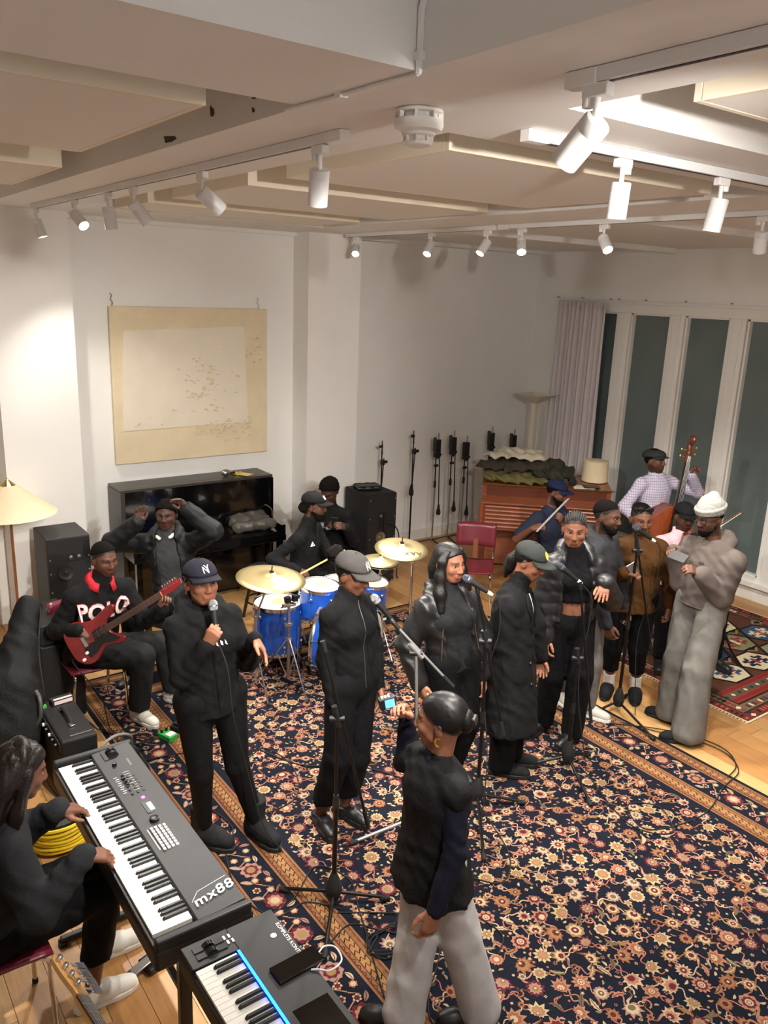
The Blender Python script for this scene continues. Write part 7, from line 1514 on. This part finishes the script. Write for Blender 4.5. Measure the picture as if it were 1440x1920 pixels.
Rc = frame(V(math.sin(YAW), math.cos(YAW), 0), V(0, 0, 1)) @ rotz(.25) @ roty(-.2)
MB(Rc).bb((-.036, -.018, -.026), (.036, .018, .026)).build('body', m_black, cm, smooth=False, bevel=.005); MB(Rc).bb((-.012, -.0195, -.019), (.030, -.018, .019)).build('screen', mat('cam_screen', (80, 170, 220), .3, emit=(90, 180, 230), estr=1.3), cm, smooth=False); MB(Rc).cyl((-.02, .018, .0), (-.02, .028, 0), .016).build('lens', m_gloss, cm)
for i in range(3): MB(Rc).box((-.018 + i * .014, 0, .0275), (.009, .016, .004)).build('top_button', m_white, cm, smooth=False)
# --- keyboard player
m_hairb = mat('hair_dark_brown', (26, 18, 15), .42, var=.35, scale=30, bump=.25, bscale=120, stretch=(3, 3, .3), spec=.35)
r = build_person('woman with long dark hair in a charcoal jacket playing the stage piano', PJ['keys'], SK1, dict(m=fabric('jacket_charcoal', (36, 37, 39)), loose=.03, hem=-.08, sl=.07, cuff=.044, collar='stand', amp=.0045, f=34), dict(m=f_ink, kn=.075, an=.060, cut=.24, hip=.14), ('sneaker', m_shoew, m_sole_w),
    hair=[('cut', .012, m_hairb), ('locks', [[((0, -.02, .06), .082), ((0, -.06, -.02), .095), ((0, -.085, -.16), .105), ((.0, -.095, -.32), .105), ((.01, -.085, -.45), .075)], [((.075, .01, .02), .030), ((.095, .0, -.12), .036), ((.105, .0, -.30), .036), ((.10, .01, -.42), .02)]], m_hairb, .62)], fem=True, hands={'r': dict(d=(.05, .96, -.15), up=(.1, 0, 1), curl=.28, spread=.14), 'l': dict(d=(-.05, .96, -.12), up=(-.1, 0, 1), curl=.25, spread=.14)})
chair('maroon stacking chair under the keyboard player', .36, 3.06, rad(90))
# --- guitarist
r = build_person('seated man in black lettered sweatshirt with red collar playing a red electric guitar', PJ['guitar'], SK2, dict(m=f_black2, loose=.02, hem=-.06, collar='stand', cuff=.045), dict(m=fabric('denim_black', (34, 35, 36)), kn=.09, an=.07, cut=.10, hip=.15), ('sneaker', m_shoew, m_sole_w), hair=[('top',)], beard=1, build=1.08, eyelids=1,
    hands={'r': dict(d=(-.55, .3, -.25), up=(.0, .8, .6), curl=.4, thumb=.4), 'l': dict(d=(-.15, .25, .85), up=(-.3, -.7, .2), curl=.55, thumb=.5)})
p_, G_, of_, RH_, TH_ = r[:5]; f_, rt_, up_ = r[6:9]; T_ = r[5]['top'][1]
v, f = textmesh('POLO', .135, bold=.004, space=1.05); v[:, 1] *= 1.15; base = G_['ch'] - up_ * .13 + f_ * .35 + rt_ * -.0
def decal(nm, v, f, mm, off): q = project(T_, base + np.outer(v[:, 0], -rt_) * -1 + np.outer(v[:, 1], up_), -f_, off=off); MB().add(q - of_, f).build(nm, mm, p_, smooth=False)
v[:, 0] *= -1; f = [t[::-1] for t in f]
decal('chest_lettering', v, f, mat('letter_white', (214, 204, 198), .8), .0065)
v2, f2 = textmesh('POLO', .135, bold=.007, space=1.05); v2[:, 1] *= 1.15; v2[:, 0] *= -1; f2 = [t[::-1] for t in f2]; decal('letter_outline', v2, f2, mat('letter_red', (160, 44, 50), .8), .0018)
cs_ = []
for t in np.linspace(.5, 2 * PI - .5, 21):
    dr = rotv(t, up_) @ f_; cs_ += [G_['ch'] + dr * .064 + up_ * (.080 - .030 * math.cos(t)), G_['ch'] + dr * .082 + up_ * (.076 - .034 * math.cos(t)), G_['ch'] + dr * .112 + up_ * (.034 - .036 * math.cos(t))]
o_ = MB().add(np.array(cs_) - of_, [(3 * i + j, 3 * i + j + 1, 3 * i + j + 4, 3 * i + j + 3) for i in range(20) for j in (0, 1)]).build('red_collar', fabric('collar_red', (176, 40, 50)), p_, ang=80); sm = o_.modifiers.new('s', 'SOLIDIFY'); sm.thickness = .006
chair('maroon stacking chair under the guitarist', 1.47, 5.46, math.atan2(-1, .06) + PI / 2)
# electric guitar
gb0 = V(1.437, 5.14, .76); gh = V(1.90, 4.90, 1.10); ax = unit(gh - gb0); nf = unit(V(-.30, -.85, .42)); Rg = frame(ax, nf)
eg = thing('electric_guitar', 'dark red electric guitar with black pickguard on the lap of the guitarist', 'guitar', gb0.tolist()); G2 = lambda: MB(Rg)
m_redw = mat('guitar_red', (112, 26, 28), .25, coat=.5, var=.12, scale=10)
ol = [(.0, -.20), (.08, -.195), (.135, -.15), (.15, -.09), (.125, -.03), (.10, .02), (.112, .07), (.135, .13), (.115, .165), (.07, .13), (.035, .10), (-.035, .10), (-.06, .15), (-.095, .205), (-.125, .19), (-.118, .12), (-.10, .04), (-.115, -.02), (-.15, -.08), (-.15, -.14), (-.10, -.19)]
oc = [tuple(q) for q in bez([V(a, b, 0) for a, b in ol + [ol[0]]], 4)]; oc = [(q[0], q[1]) for q in oc[:-1]]
G2().prism(oc, -.022, .018).build('body', m_redw, eg, smooth=False, bevel=.006)
pg = [(.03, .095), (.10, .135), (.095, .08), (.075, .02), (.10, -.04), (.115, -.10), (.06, -.12), (.02, -.09), (.03, -.02), (-.03, -.01), (-.03, .095)]; G2().prism([(a, b) for a, b in pg], .018, .021).build('pickguard', m_gloss, eg, smooth=False)
G2().bb((-.022, .05, .016), (.022, .53, .034)).build('neck', m_maple, eg, smooth=False, bevel=.005); G2().bb((-.022, .05, .034), (.022, .525, .039)).build('fretboard', mat('rosewood2', (66, 38, 28), .5), eg, smooth=False)
for i in range(20): yy = .525 - .62 * (1 - .944 ** (i + 1)); G2().bb((-.022, yy, .039), (.022, yy + .0018, .0402)).build('fret', m_steel, eg, smooth=False)
G2().prism([(-.022, .525), (-.03, .56), (-.034, .66), (-.02, .69), (.01, .68), (.024, .62), (.022, .525)], .020, .034).build('headstock', m_redw, eg, smooth=False, bevel=.003)
for i in range(6): yy = .555 + i * .02; t_ = G2().lathe([(.005, 0), (.004, .012), (.001, .013)], 8, (-.015, yy, .034), capb=False).build('tuner_post', m_chrome, eg); G2().box((-.042, yy, .026), (.016, .010, .006)).build('tuning_key', m_chrome, eg, bevel=.002); x_ = -.0165 + i * .0066; G2().tube([(x_, -.075, .040), (x_, .525, .0425)], .0008, 4).build('string', m_steel, eg)
for yy in (.02, .06): G2().bb((-.036, yy - .011, .021), (.036, yy + .011, .032)).build('pickup', m_black, eg, smooth=False, bevel=.003)
G2().bb((-.036, -.095, .018), (.036, -.068, .030)).build('bridge', m_chrome, eg, smooth=False, bevel=.002)
for q in ((.07, -.105), (.10, -.145)): G2().lathe([(.011, .018), (.010, .034), (.001, .035)], 14, (q[0], q[1], 0), capb=False).build('knob', m_white, eg)
MB().tube(bez([Rg @ V(.06, -.19, 0), Rg @ V(.08, -.24, -.02), V(.0, -.02, -.45), V(.05, -.05, -.70), V(.2, -.1, -.745)]), .004).build('cable', m_rubber, eg)
# --- man in padded parka
r = build_person('seated man in open black padded parka with both hands raised to his head', PJ['padded'], SK4, [('sweater', dict(m=f_grey, hem=-.05, collar='stand', loose=.01)), ('parka', dict(m=mat('parka_nylon', (17, 18, 19), .6, spec=.25, var=.1, scale=14, bump=.15, bscale=60), loose=.034, hem=-.12, open=(.085, .12), collar='puff', sl=.068, cuff=.052, quilt=.11, amp=.003, f=40, flare=1.1))], dict(m=f_ink, kn=.09, an=.075, cut=.10, hip=.15), ('sneaker', m_shoeb, m_sole_w), hair=[('cut', .012)],
    hands={'r': dict(d=(-.25, .15, .95), up=(.5, -.6, .2), curl=.12, spread=.2), 'l': dict(d=(.55, .15, .7), up=(-.4, -.7, .2), curl=.3, spread=.15)}, build=1.02)
p_, G_, of_ = r[:3]; pts = [G_['ch'] + rotv(t, r[8]) @ r[6] * .088 + r[8] * (.068 - .045 * math.cos(t)) for t in np.linspace(.5, 2 * PI - .5, 11)]; ss = S(.01).chain(pts, [.015] * 11); sdf_obj('fleece_lining', ss, .008, fabric('lining_white', (206, 200, 190)), p_, amp=.002, f=120, off=of_)
bn = thing('piano_bench', 'low black bench under the man in the padded parka', 'bench', (2.40, 6.06, 0), .5); MB().bb((-.3, -.16, .36), (.3, .16, .40)).build('seat', m_black, bn, smooth=False, bevel=.01)
for sx in (-1, 1):
    for sy in (-1, 1): MB().bb((sx * .26 - .02, sy * .13 - .02, 0), (sx * .26 + .02, sy * .13 + .02, .36)).build('leg', m_gloss, bn, smooth=False)
# --- drummer
r = build_person('bearded drummer in black tracksuit top and black cap behind the drums', PJ['drummer'], SK2, dict(m=f_black2, loose=.008, hem=-.06, collar='stand'), dict(m=f_ink, cut=.10, hip=.15), ('sneaker', m_shoeb, m_sole_w), hair=[('cut', .006), ('fuzz', [((0, -.09, -.03), .045), ((.05, -.07, -.03), .035), ((-.05, -.07, -.03), .035)])], cap=C(m_capblk, [(np.array([(-.022, .026, 0), (-.004, .026, 0), (-.012, .056, 0), (-.020, .056, 0), (.002, .026, 0), (.022, .026, 0), (.018, .054, 0), (-.004, .056, 0)]), [(0, 1, 2, 3), (4, 5, 6, 7)])], m_lw), beard=2, build=1.02, hands={'r': dict(d=(-.35, .8, -.3), up=(.3, .2, .9), curl=.65, thumb=.7), 'l': dict(curl=.6, thumb=.7, d=(.2, .8, -.2), up=(-.2, .2, .9))})
p_, G_, of_, RH_, TH_ = r[:5]; f_, rt_, up_ = r[6:9]; beard_obj(p_, RH_, TH_, .012)
tri = np.array([(-.028, -.02, 0), (.028, -.02, 0), (.0, .022, 0)]); q = project(r[5]['top'][1], G_['ch'] - up_ * .09 + f_ * .3 + rt_ * .075 + np.outer(tri[:, 0], rt_) + np.outer(tri[:, 1], up_), -f_, off=.003); MB().add(q - of_, [(0, 1, 2)]).build('chest_logo', m_lw, p_, smooth=False)
a_ = G_['wr'] + V(.02, -.05, -.01); b_ = a_ + unit(V(.13, -.096, .10)) * .40
ds = thing('drumstick', 'wooden drumstick in the right hand of the drummer', 'drumstick', a_.tolist()); MB().cyl(-(b_ - a_) * .12, (b_ - a_) * .85, .0075).build('shaft', _M['pale_wood'], ds); MB().cyl((b_ - a_) * .85, b_ - a_, .0075, .004).ball(b_ - a_, .006).build('tip', _M['pale_wood'], ds)
# --- man on phone
r = build_person('seated young man in black jacket with white trim looking down at his phone', PJ['phone'], SK4, dict(m=f_black2, loose=.018, hem=.0, collar='stand', cuff=.044), dict(m=f_ink, cut=.10, hip=.15), ('sneaker', m_shoeb, m_sole_w), hair=[('cut', .022)], eyelids=1, hands={'r': dict(d=(-.35, .7, .5), up=(.7, .2, .4), curl=.5, thumb=.6), 'l': dict(d=(.35, .7, .5), up=(-.7, .2, .4), curl=.5, thumb=.6)})
p_, G_, of_ = r[:3]; f_, rt_, up_ = r[6:9]
hm = project(r[5]['top'][1], np.array([G_['pe'] + up_ * .03 + rt_ * t * .14 + f_ * .3 for t in np.linspace(-1, 1, 9)]), -f_, off=.003); MB().tube(hm - of_, .012, 6).build('white_waistband', m_lw, p_)
for sg in (-1, 1):
    for i in range(7):
        t = PI / 2 + (i - 3) * .34; st = [G_['ch'] - up_ * .13 + f_ * .3 + rt_ * (sg * .04 + u * .045 * math.cos(t)) + up_ * (u * .055 * math.sin(t)) for u in np.linspace(.25, 1, 5)]
        MB().tube(project(r[5]['top'][1], np.array(st), -f_, off=.001) - of_, [.0035, .004, .0035, .003, .0015], 5).build('chest_print', mat('print_grey', (150, 150, 152), .8), p_)
mid = G_['gl'] * .5 + G_['gr'] * .5 + f_ * .02 + V(0, 0, .03); ph4 = thing('smartphone', 'dark smartphone in both hands of the seated young man', 'phone', mid.tolist()); MB(frame(f_, V(0, 0, 1))).bb((-.036, -.004, -.06), (.036, .005, .07)).build('body', m_black, ph4, smooth=False, bevel=.004)
st4 = thing('folding_stool', 'black padded stool under the young man with the phone', 'stool', (4.18, 6.52, 0)); MB().lathe([(.18, .38), (.19, .42), (.17, .44), (.001, .44)], 24, capb=False).build('seat', m_black, st4)
for k in range(4): t = PI / 4 + k * PI / 2; MB().cyl((.12 * math.cos(t), .12 * math.sin(t), .38), (.18 * math.cos(t), .18 * math.sin(t), 0), .013).build('leg', m_blackm, st4)
# --- flutist
r = build_person('bearded man in navy t-shirt and blue cap playing a silver flute', PJ['flute'], SK1, dict(m=fabric('tee_navy', (38, 42, 58)), sleeve=.5, hem=-.06, loose=.008, sl=.062), dict(m=f_ink, cut=.10, hip=.15), ('sneaker', m_shoeb, m_sole_w), hair=[('cut', .005)], cap=C(m_capblue), beard=2, build=1.08, bare_arm=True, hands={'r': dict(d=(-.6, .6, .2), up=(.1, .6, .7), curl=.45, thumb=.5), 'l': dict(d=(.4, .3, .6), up=(.1, .8, .1), curl=.5, thumb=.5)})
p_, G_, of_, RH_, TH_ = r[:5]; beard_obj(p_, RH_, TH_, .006); glasses(p_, RH_, TH_, m_black, r=(.025, .017))
MB().tube([G_['wl'] + unit(G_['el'] - G_['wl']) * .03 + rotv(t, unit(G_['el'] - G_['wl'])) @ unit(np.cross(unit(G_['el'] - G_['wl']), V(0, 0, 1))) * .034 - of_ for t in np.arange(14) * 2 * PI / 14], .006, 6, closed=True).build('wristwatch', m_gold, p_)
m_flute = mat('flute_silver', (206, 204, 200), .3, metal=.35)
fa = V(5.47, 5.02, .93); fb_ = G_['hd'] + RH_ @ V(.03, .115, -.062); fd = unit(fb_ - fa); fl2 = thing('flute', 'silver flute held to the lips of the man in the blue cap', 'flute', fa.tolist()); L_ = np.linalg.norm(fb_ - fa)
MB().cyl(V(0, 0, 0), fd * (L_ * .68), .0095).build('body_joint', m_flute, fl2); MB().cyl(fd * (L_ * .68), fd * (L_ + .08), .010).build('head_joint', m_flute, fl2); MB().ball(fd * L_ + V(0, -.008, .004), (.016, .010, .006)).build('lip_plate', m_flute, fl2)
for i in range(12): MB().ball(fd * (.03 + i * .032) + V(0, 0, .011), (.009, .009, .004), 10, 6).build('key_cup', m_flute, fl2)
chair('maroon stacking chair under the flutist', 5.98, 5.26, -rad(36) + .7)
# --- bassist
def mat_check():
    m = bpy.data.materials.new('shirt_check'); m.use_nodes = True; N = m.node_tree.nodes; L = m.node_tree.links; b = N['Principled BSDF']; b.inputs['Roughness'].default_value = .85
    tc = N.new('ShaderNodeTexCoord'); sp = N.new('ShaderNodeSeparateXYZ'); L.new(tc.outputs['Object'], sp.inputs[0]); outs = []
    add = N.new('ShaderNodeMath'); add.operation = 'MULTIPLY_ADD'; add.inputs[1].default_value = -.73; L.new(sp.outputs[1], add.inputs[0]); L.new(sp.outputs[0], add.inputs[2])
    for src in (add.outputs[0], sp.outputs[2]):
        mu = N.new('ShaderNodeMath'); mu.operation = 'MULTIPLY'; mu.inputs[1].default_value = 40; L.new(src, mu.inputs[0]); fr = N.new('ShaderNodeMath'); fr.operation = 'FRACT'; L.new(mu.outputs[0], fr.inputs[0]); lt = N.new('ShaderNodeMath'); lt.operation = 'LESS_THAN'; lt.inputs[1].default_value = .2; L.new(fr.outputs[0], lt.inputs[0]); outs.append(lt)
    mx = N.new('ShaderNodeMath'); mx.operation = 'MAXIMUM'; L.new(outs[0].outputs[0], mx.inputs[0]); L.new(outs[1].outputs[0], mx.inputs[1])
    c = N.new('ShaderNodeMix'); c.data_type = 'RGBA'; c.inputs[6].default_value = (*rgb((188, 182, 196)), 1); c.inputs[7].default_value = (*rgb((130, 120, 150)), 1); L.new(mx.outputs[0], c.inputs[0]); L.new(c.outputs[2], b.inputs['Base Color']); return m
r = build_person('man in lilac checked shirt and dark flat cap playing the double bass', PJ['bassist'], SK2, dict(m=mat_check(), loose=.02, hem=-.15, collar='shirt', sleeve=1.0, cuff=.046), dict(m=f_ink, cut=.10), ('shoe', m_shoeb, m_soleb), hair=[('cut', .005)], cap=C(m_capgreen, r=(.094, .118, .070), flat=True), beard=1, build=1.05, hands={'l': dict(d=(-.25, .35, .75), up=(-.5, -.6, .2), curl=.6, thumb=.5), 'r': dict(d=(-.3, .6, -.5), up=(.2, .8, .4), curl=.4)})
G_ = r[1]
m_bassw = mat('bass_varnish', (136, 62, 28), .25, coat=.5, var=.18, scale=5, stretch=(6, 6, 1))
top_ = V(6.80, 4.40, 1.83); bot_ = V(6.50, 4.42, .10); axb = unit(top_ - bot_); nfb = unit(V(-.5, -.86, .1)); Rb = frame(axb, nfb)
db = thing('double_bass', 'large brown double bass held upright by the man in the checked shirt', 'double bass', bot_.tolist()); B2 = lambda: MB(Rb); L_ = np.linalg.norm(top_ - bot_)
ob_ = [(.0, .06), (.18, .07), (.30, .18), (.32, .32), (.24, .46), (.195, .56), (.21, .66), (.245, .76), (.23, .88), (.14, .99), (.05, 1.06), (0, 1.07)]
oc = [q for q in bez([V(a, b, 0) for a, b in ob_], 4)]; pol = [(q[0], q[1]) for q in oc] + [(-q[0], q[1]) for q in oc[::-1][1:-1]]
B2().prism(pol, -.20, -.01).build('ribs', mat('bass_ribs', (110, 48, 22), .3, coat=.4), db, smooth=False, bevel=.01); B2().prism([(x * 1.03, .565 + (y - .565) * 1.02) for x, y in pol], -.012, .004).build('top_plate', m_bassw, db, smooth=False, bevel=.005); B2().prism([(x * 1.03, .565 + (y - .565) * 1.02) for x, y in pol], -.215, -.20).build('back_plate', m_bassw, db, smooth=False, bevel=.005)
B2().add([(-.024, 1.02, .0), (.024, 1.02, 0), (.019, 1.52, 0), (-.019, 1.52, 0), (-.03, 1.02, .045), (.03, 1.02, .045), (.02, 1.52, .02), (-.02, 1.52, .02)], [(0, 1, 2, 3), (7, 6, 5, 4), (0, 4, 5, 1), (1, 5, 6, 2), (2, 6, 7, 3), (3, 7, 4, 0)]).build('neck', mat('neck_wood', (92, 44, 24), .35), db, smooth=False)
B2().add([(-.046, .66, .075), (.046, .66, .075), (.022, 1.52, .02), (-.022, 1.52, .02), (-.046, .66, .095), (.046, .66, .095), (.022, 1.52, .032), (-.022, 1.52, .032)], [(3, 2, 1, 0), (4, 5, 6, 7), (0, 1, 5, 4), (1, 2, 6, 5), (2, 3, 7, 6), (3, 0, 4, 7)]).build('fingerboard', m_ebony, db, smooth=False)
s = S(.015).chain([(0, 1.50, .0), (0, 1.60, .0), (0, 1.68, -.02), (0, 1.735, -.005)], [.026, .028, .024, .024]); sdf_obj('pegbox', s, .008, _M['neck_wood'], db, R=Rb)
B2().tube([(0, 1.735 + (.036 - .0055 * t) * math.sin(t), .01 + (.036 - .0055 * t) * math.cos(t) - .012) for t in np.linspace(-1.5, 4.6, 22)], [.024 - .0005 * i for i in range(22)], 8).build('scroll', _M['neck_wood'], db)
for i in range(4):
    sx = 1 if i % 2 else -1; B2().cyl((sx * .02, 1.56 + i * .032, -.005), (sx * .065, 1.56 + i * .032, -.012), .006).ball((sx * .07, 1.56 + i * .032, -.012), (.010, .018, .006)).build('tuning_machine', m_brass, db)
    x0, x1 = -.03 + i * .02, -.015 + i * .01; B2().tube([(x0, .18, .05), (x0, .46, .13), (x1, 1.52, .036), (x1 * .5, 1.60, .02)], .0018, 5).build('string', m_steel, db)
B2().prism([(-.08, .46), (.08, .46), (.05, .462), (-.05, .462)], .0, .13).build('bridge_foot', m_maple, db, smooth=False); B2().bb((-.07, .455, .003), (.07, .468, .125)).build('bridge', m_maple, db, smooth=False); B2().bb((-.035, .10, .02), (.035, .32, .05)).build('tailpiece', m_ebony, db, smooth=False)
for sx in (-1, 1): B2().tube([(sx * (.10 + .015 * math.sin(t * 2)), .40 + .17 * t / 3.1, .005) for t in np.linspace(0, 3.1, 10)], .005, 5).build('sound_hole', m_blackgap, db)
B2().cyl((0, .06, -.1), (0, -.095, -.1), .008).build('endpin', m_steel, db)
# --- violinist
r = build_person('seated man in pale pink shirt and black cap holding a violin', PJ['violin'], SK2, dict(m=fabric('shirt_pink', (216, 178, 186)), loose=.012, hem=-.1, collar='shirt', cuff=.044), dict(m=f_ink, cut=.10), ('shoe', m_shoeb, m_soleb), hair=[('cut', .005)], cap=C(m_capblk), beard=1, build=1.02, hands={'l': dict(d=(.2, .5, .6), up=(-.6, -.3, .3), curl=.6, thumb=.5), 'r': dict(d=(.2, .7, .2), up=(.2, .3, .8), curl=.55, thumb=.5)})
G_ = r[1]; f_, rt_, up_ = r[6:9]
chair('maroon stacking chair under the violinist', 6.22, 4.03, -rad(36) - .05)
va = G_['hd'] + f_ * .06 - rt_ * .05 - V(0, 0, .13); vb = G_['wl'] + f_ * .07 + V(0, 0, .05); axv = unit(vb - va); Rv = frame(axv, V(0, -.25, 1)); vn = thing('violin', 'small brown violin tucked under the chin of the man in pink', 'violin', va.tolist()); V2 = lambda: MB(Rv)
ov = [(.0, .0), (.08, .01), (.103, .07), (.085, .12), (.056, .17), (.062, .22), (.083, .27), (.07, .33), (.03, .352), (0, .355)]; oc = bez([V(a, b, 0) for a, b in ov], 4); pol = [(q[0], q[1]) for q in oc] + [(-q[0], q[1]) for q in oc[::-1][1:-1]]
m_vio = mat('violin_varnish', (112, 50, 24), .25, coat=.6, var=.15, scale=12); V2().prism(pol, -.032, .004).build('body', m_vio, vn, smooth=False, bevel=.005); V2().bb((-.013, .34, -.008), (.013, .50, .006)).build('neck', m_maple, vn, smooth=False, bevel=.003); V2().bb((-.018, .22, .014), (.018, .49, .022)).build('fingerboard', m_ebony, vn, smooth=False); V2().bb((-.013, .49, -.012), (.013, .56, .012)).ball((0, .575, .0), .017).build('scroll', m_vio, vn); V2().bb((-.022, .16, .004), (.022, .166, .036)).build('bridge', m_maple, vn, smooth=False); V2().bb((-.016, .02, .008), (.016, .12, .016)).build('tailpiece', m_ebony, vn, smooth=False)
MB(Rv).ball((-.05, .015, .014), (.035, .022, .008)).build('chin_rest', m_ebony, vn)
for i in range(4): V2().tube([(-.009 + i * .006, .10, .018), (-.009 + i * .006, .163, .037), (-.006 + i * .004, .49, .025)], .0007, 4).build('string', m_steel, vn)
ba = G_['wr'] + f_ * .08 + V(0, 0, .02); bb_ = ba + unit(-rt_ * .5 + f_ * .25 + V(0, 0, .55)) * .62; bw = thing('violin_bow', 'violin bow in the right hand of the man in pink', 'bow', ba.tolist()); MB().cyl(V(0, 0, 0), bb_ - ba, .004).build('stick', m_vio, bw); MB().cyl(V(0, -.012, -.01), bb_ - ba + V(0, -.008, -.008), .002).build('hair', m_lw, bw); MB().box(V(0, -.006, -.005), (.012, .014, .02)).build('frog', m_ebony, bw)
ms = thing('instrument_stand', 'black tripod base on the hexagon rug behind the man in grey', 'stand', (6.45, 3.62, .006))
for k in range(3): t = k * 2 * PI / 3 + .2; MB().tube([(0, 0, .28), (.14 * math.cos(t), .14 * math.sin(t), .10), (.30 * math.cos(t), .30 * math.sin(t), .015)], .010, 6).build('leg', m_blackm, ms)
MB().cyl((0, 0, .1), (0, 0, .40), .010).build('tube', m_blackm, ms)
db2 = thing('equipment_bag', 'black backpack on the floor behind the brown turtleneck woman', 'bag', (5.75, 4.25, .006)); s = S(.05).cone((-.05, 0, .12), (.08, 0, .14), .13, .12, k=.05).cone((0, 0, .2), (.02, 0, .32), .12, .08, k=.05).plane((0, 0, .003), (0, 0, -1)); sdf_obj('body', s, .016, m_bag, db2, amp=.006, f=24, seed=8)
# --- player of the bass guitar, seated just below the frame
r = build_person('person in dark clothes below the bottom edge whose fingers hold the maple bass neck', PJ['bassg'], SK3, dict(m=f_black, loose=.012, hem=-.08, collar='stand', cuff=.044), dict(m=f_ink, cut=.10, hip=.15), ('shoe', m_shoeb, m_soleb), hair=[('cut', .010)], hands={'l': dict(d=(.1, .35, .35), up=(-.5, -.5, -.2), curl=.6, thumb=.6), 'r': dict(d=(-.2, .8, -.2), up=(.2, .3, .8), curl=.4)})
chair('maroon stacking chair below the bottom edge of the photo', .15, 1.34, rad(90))
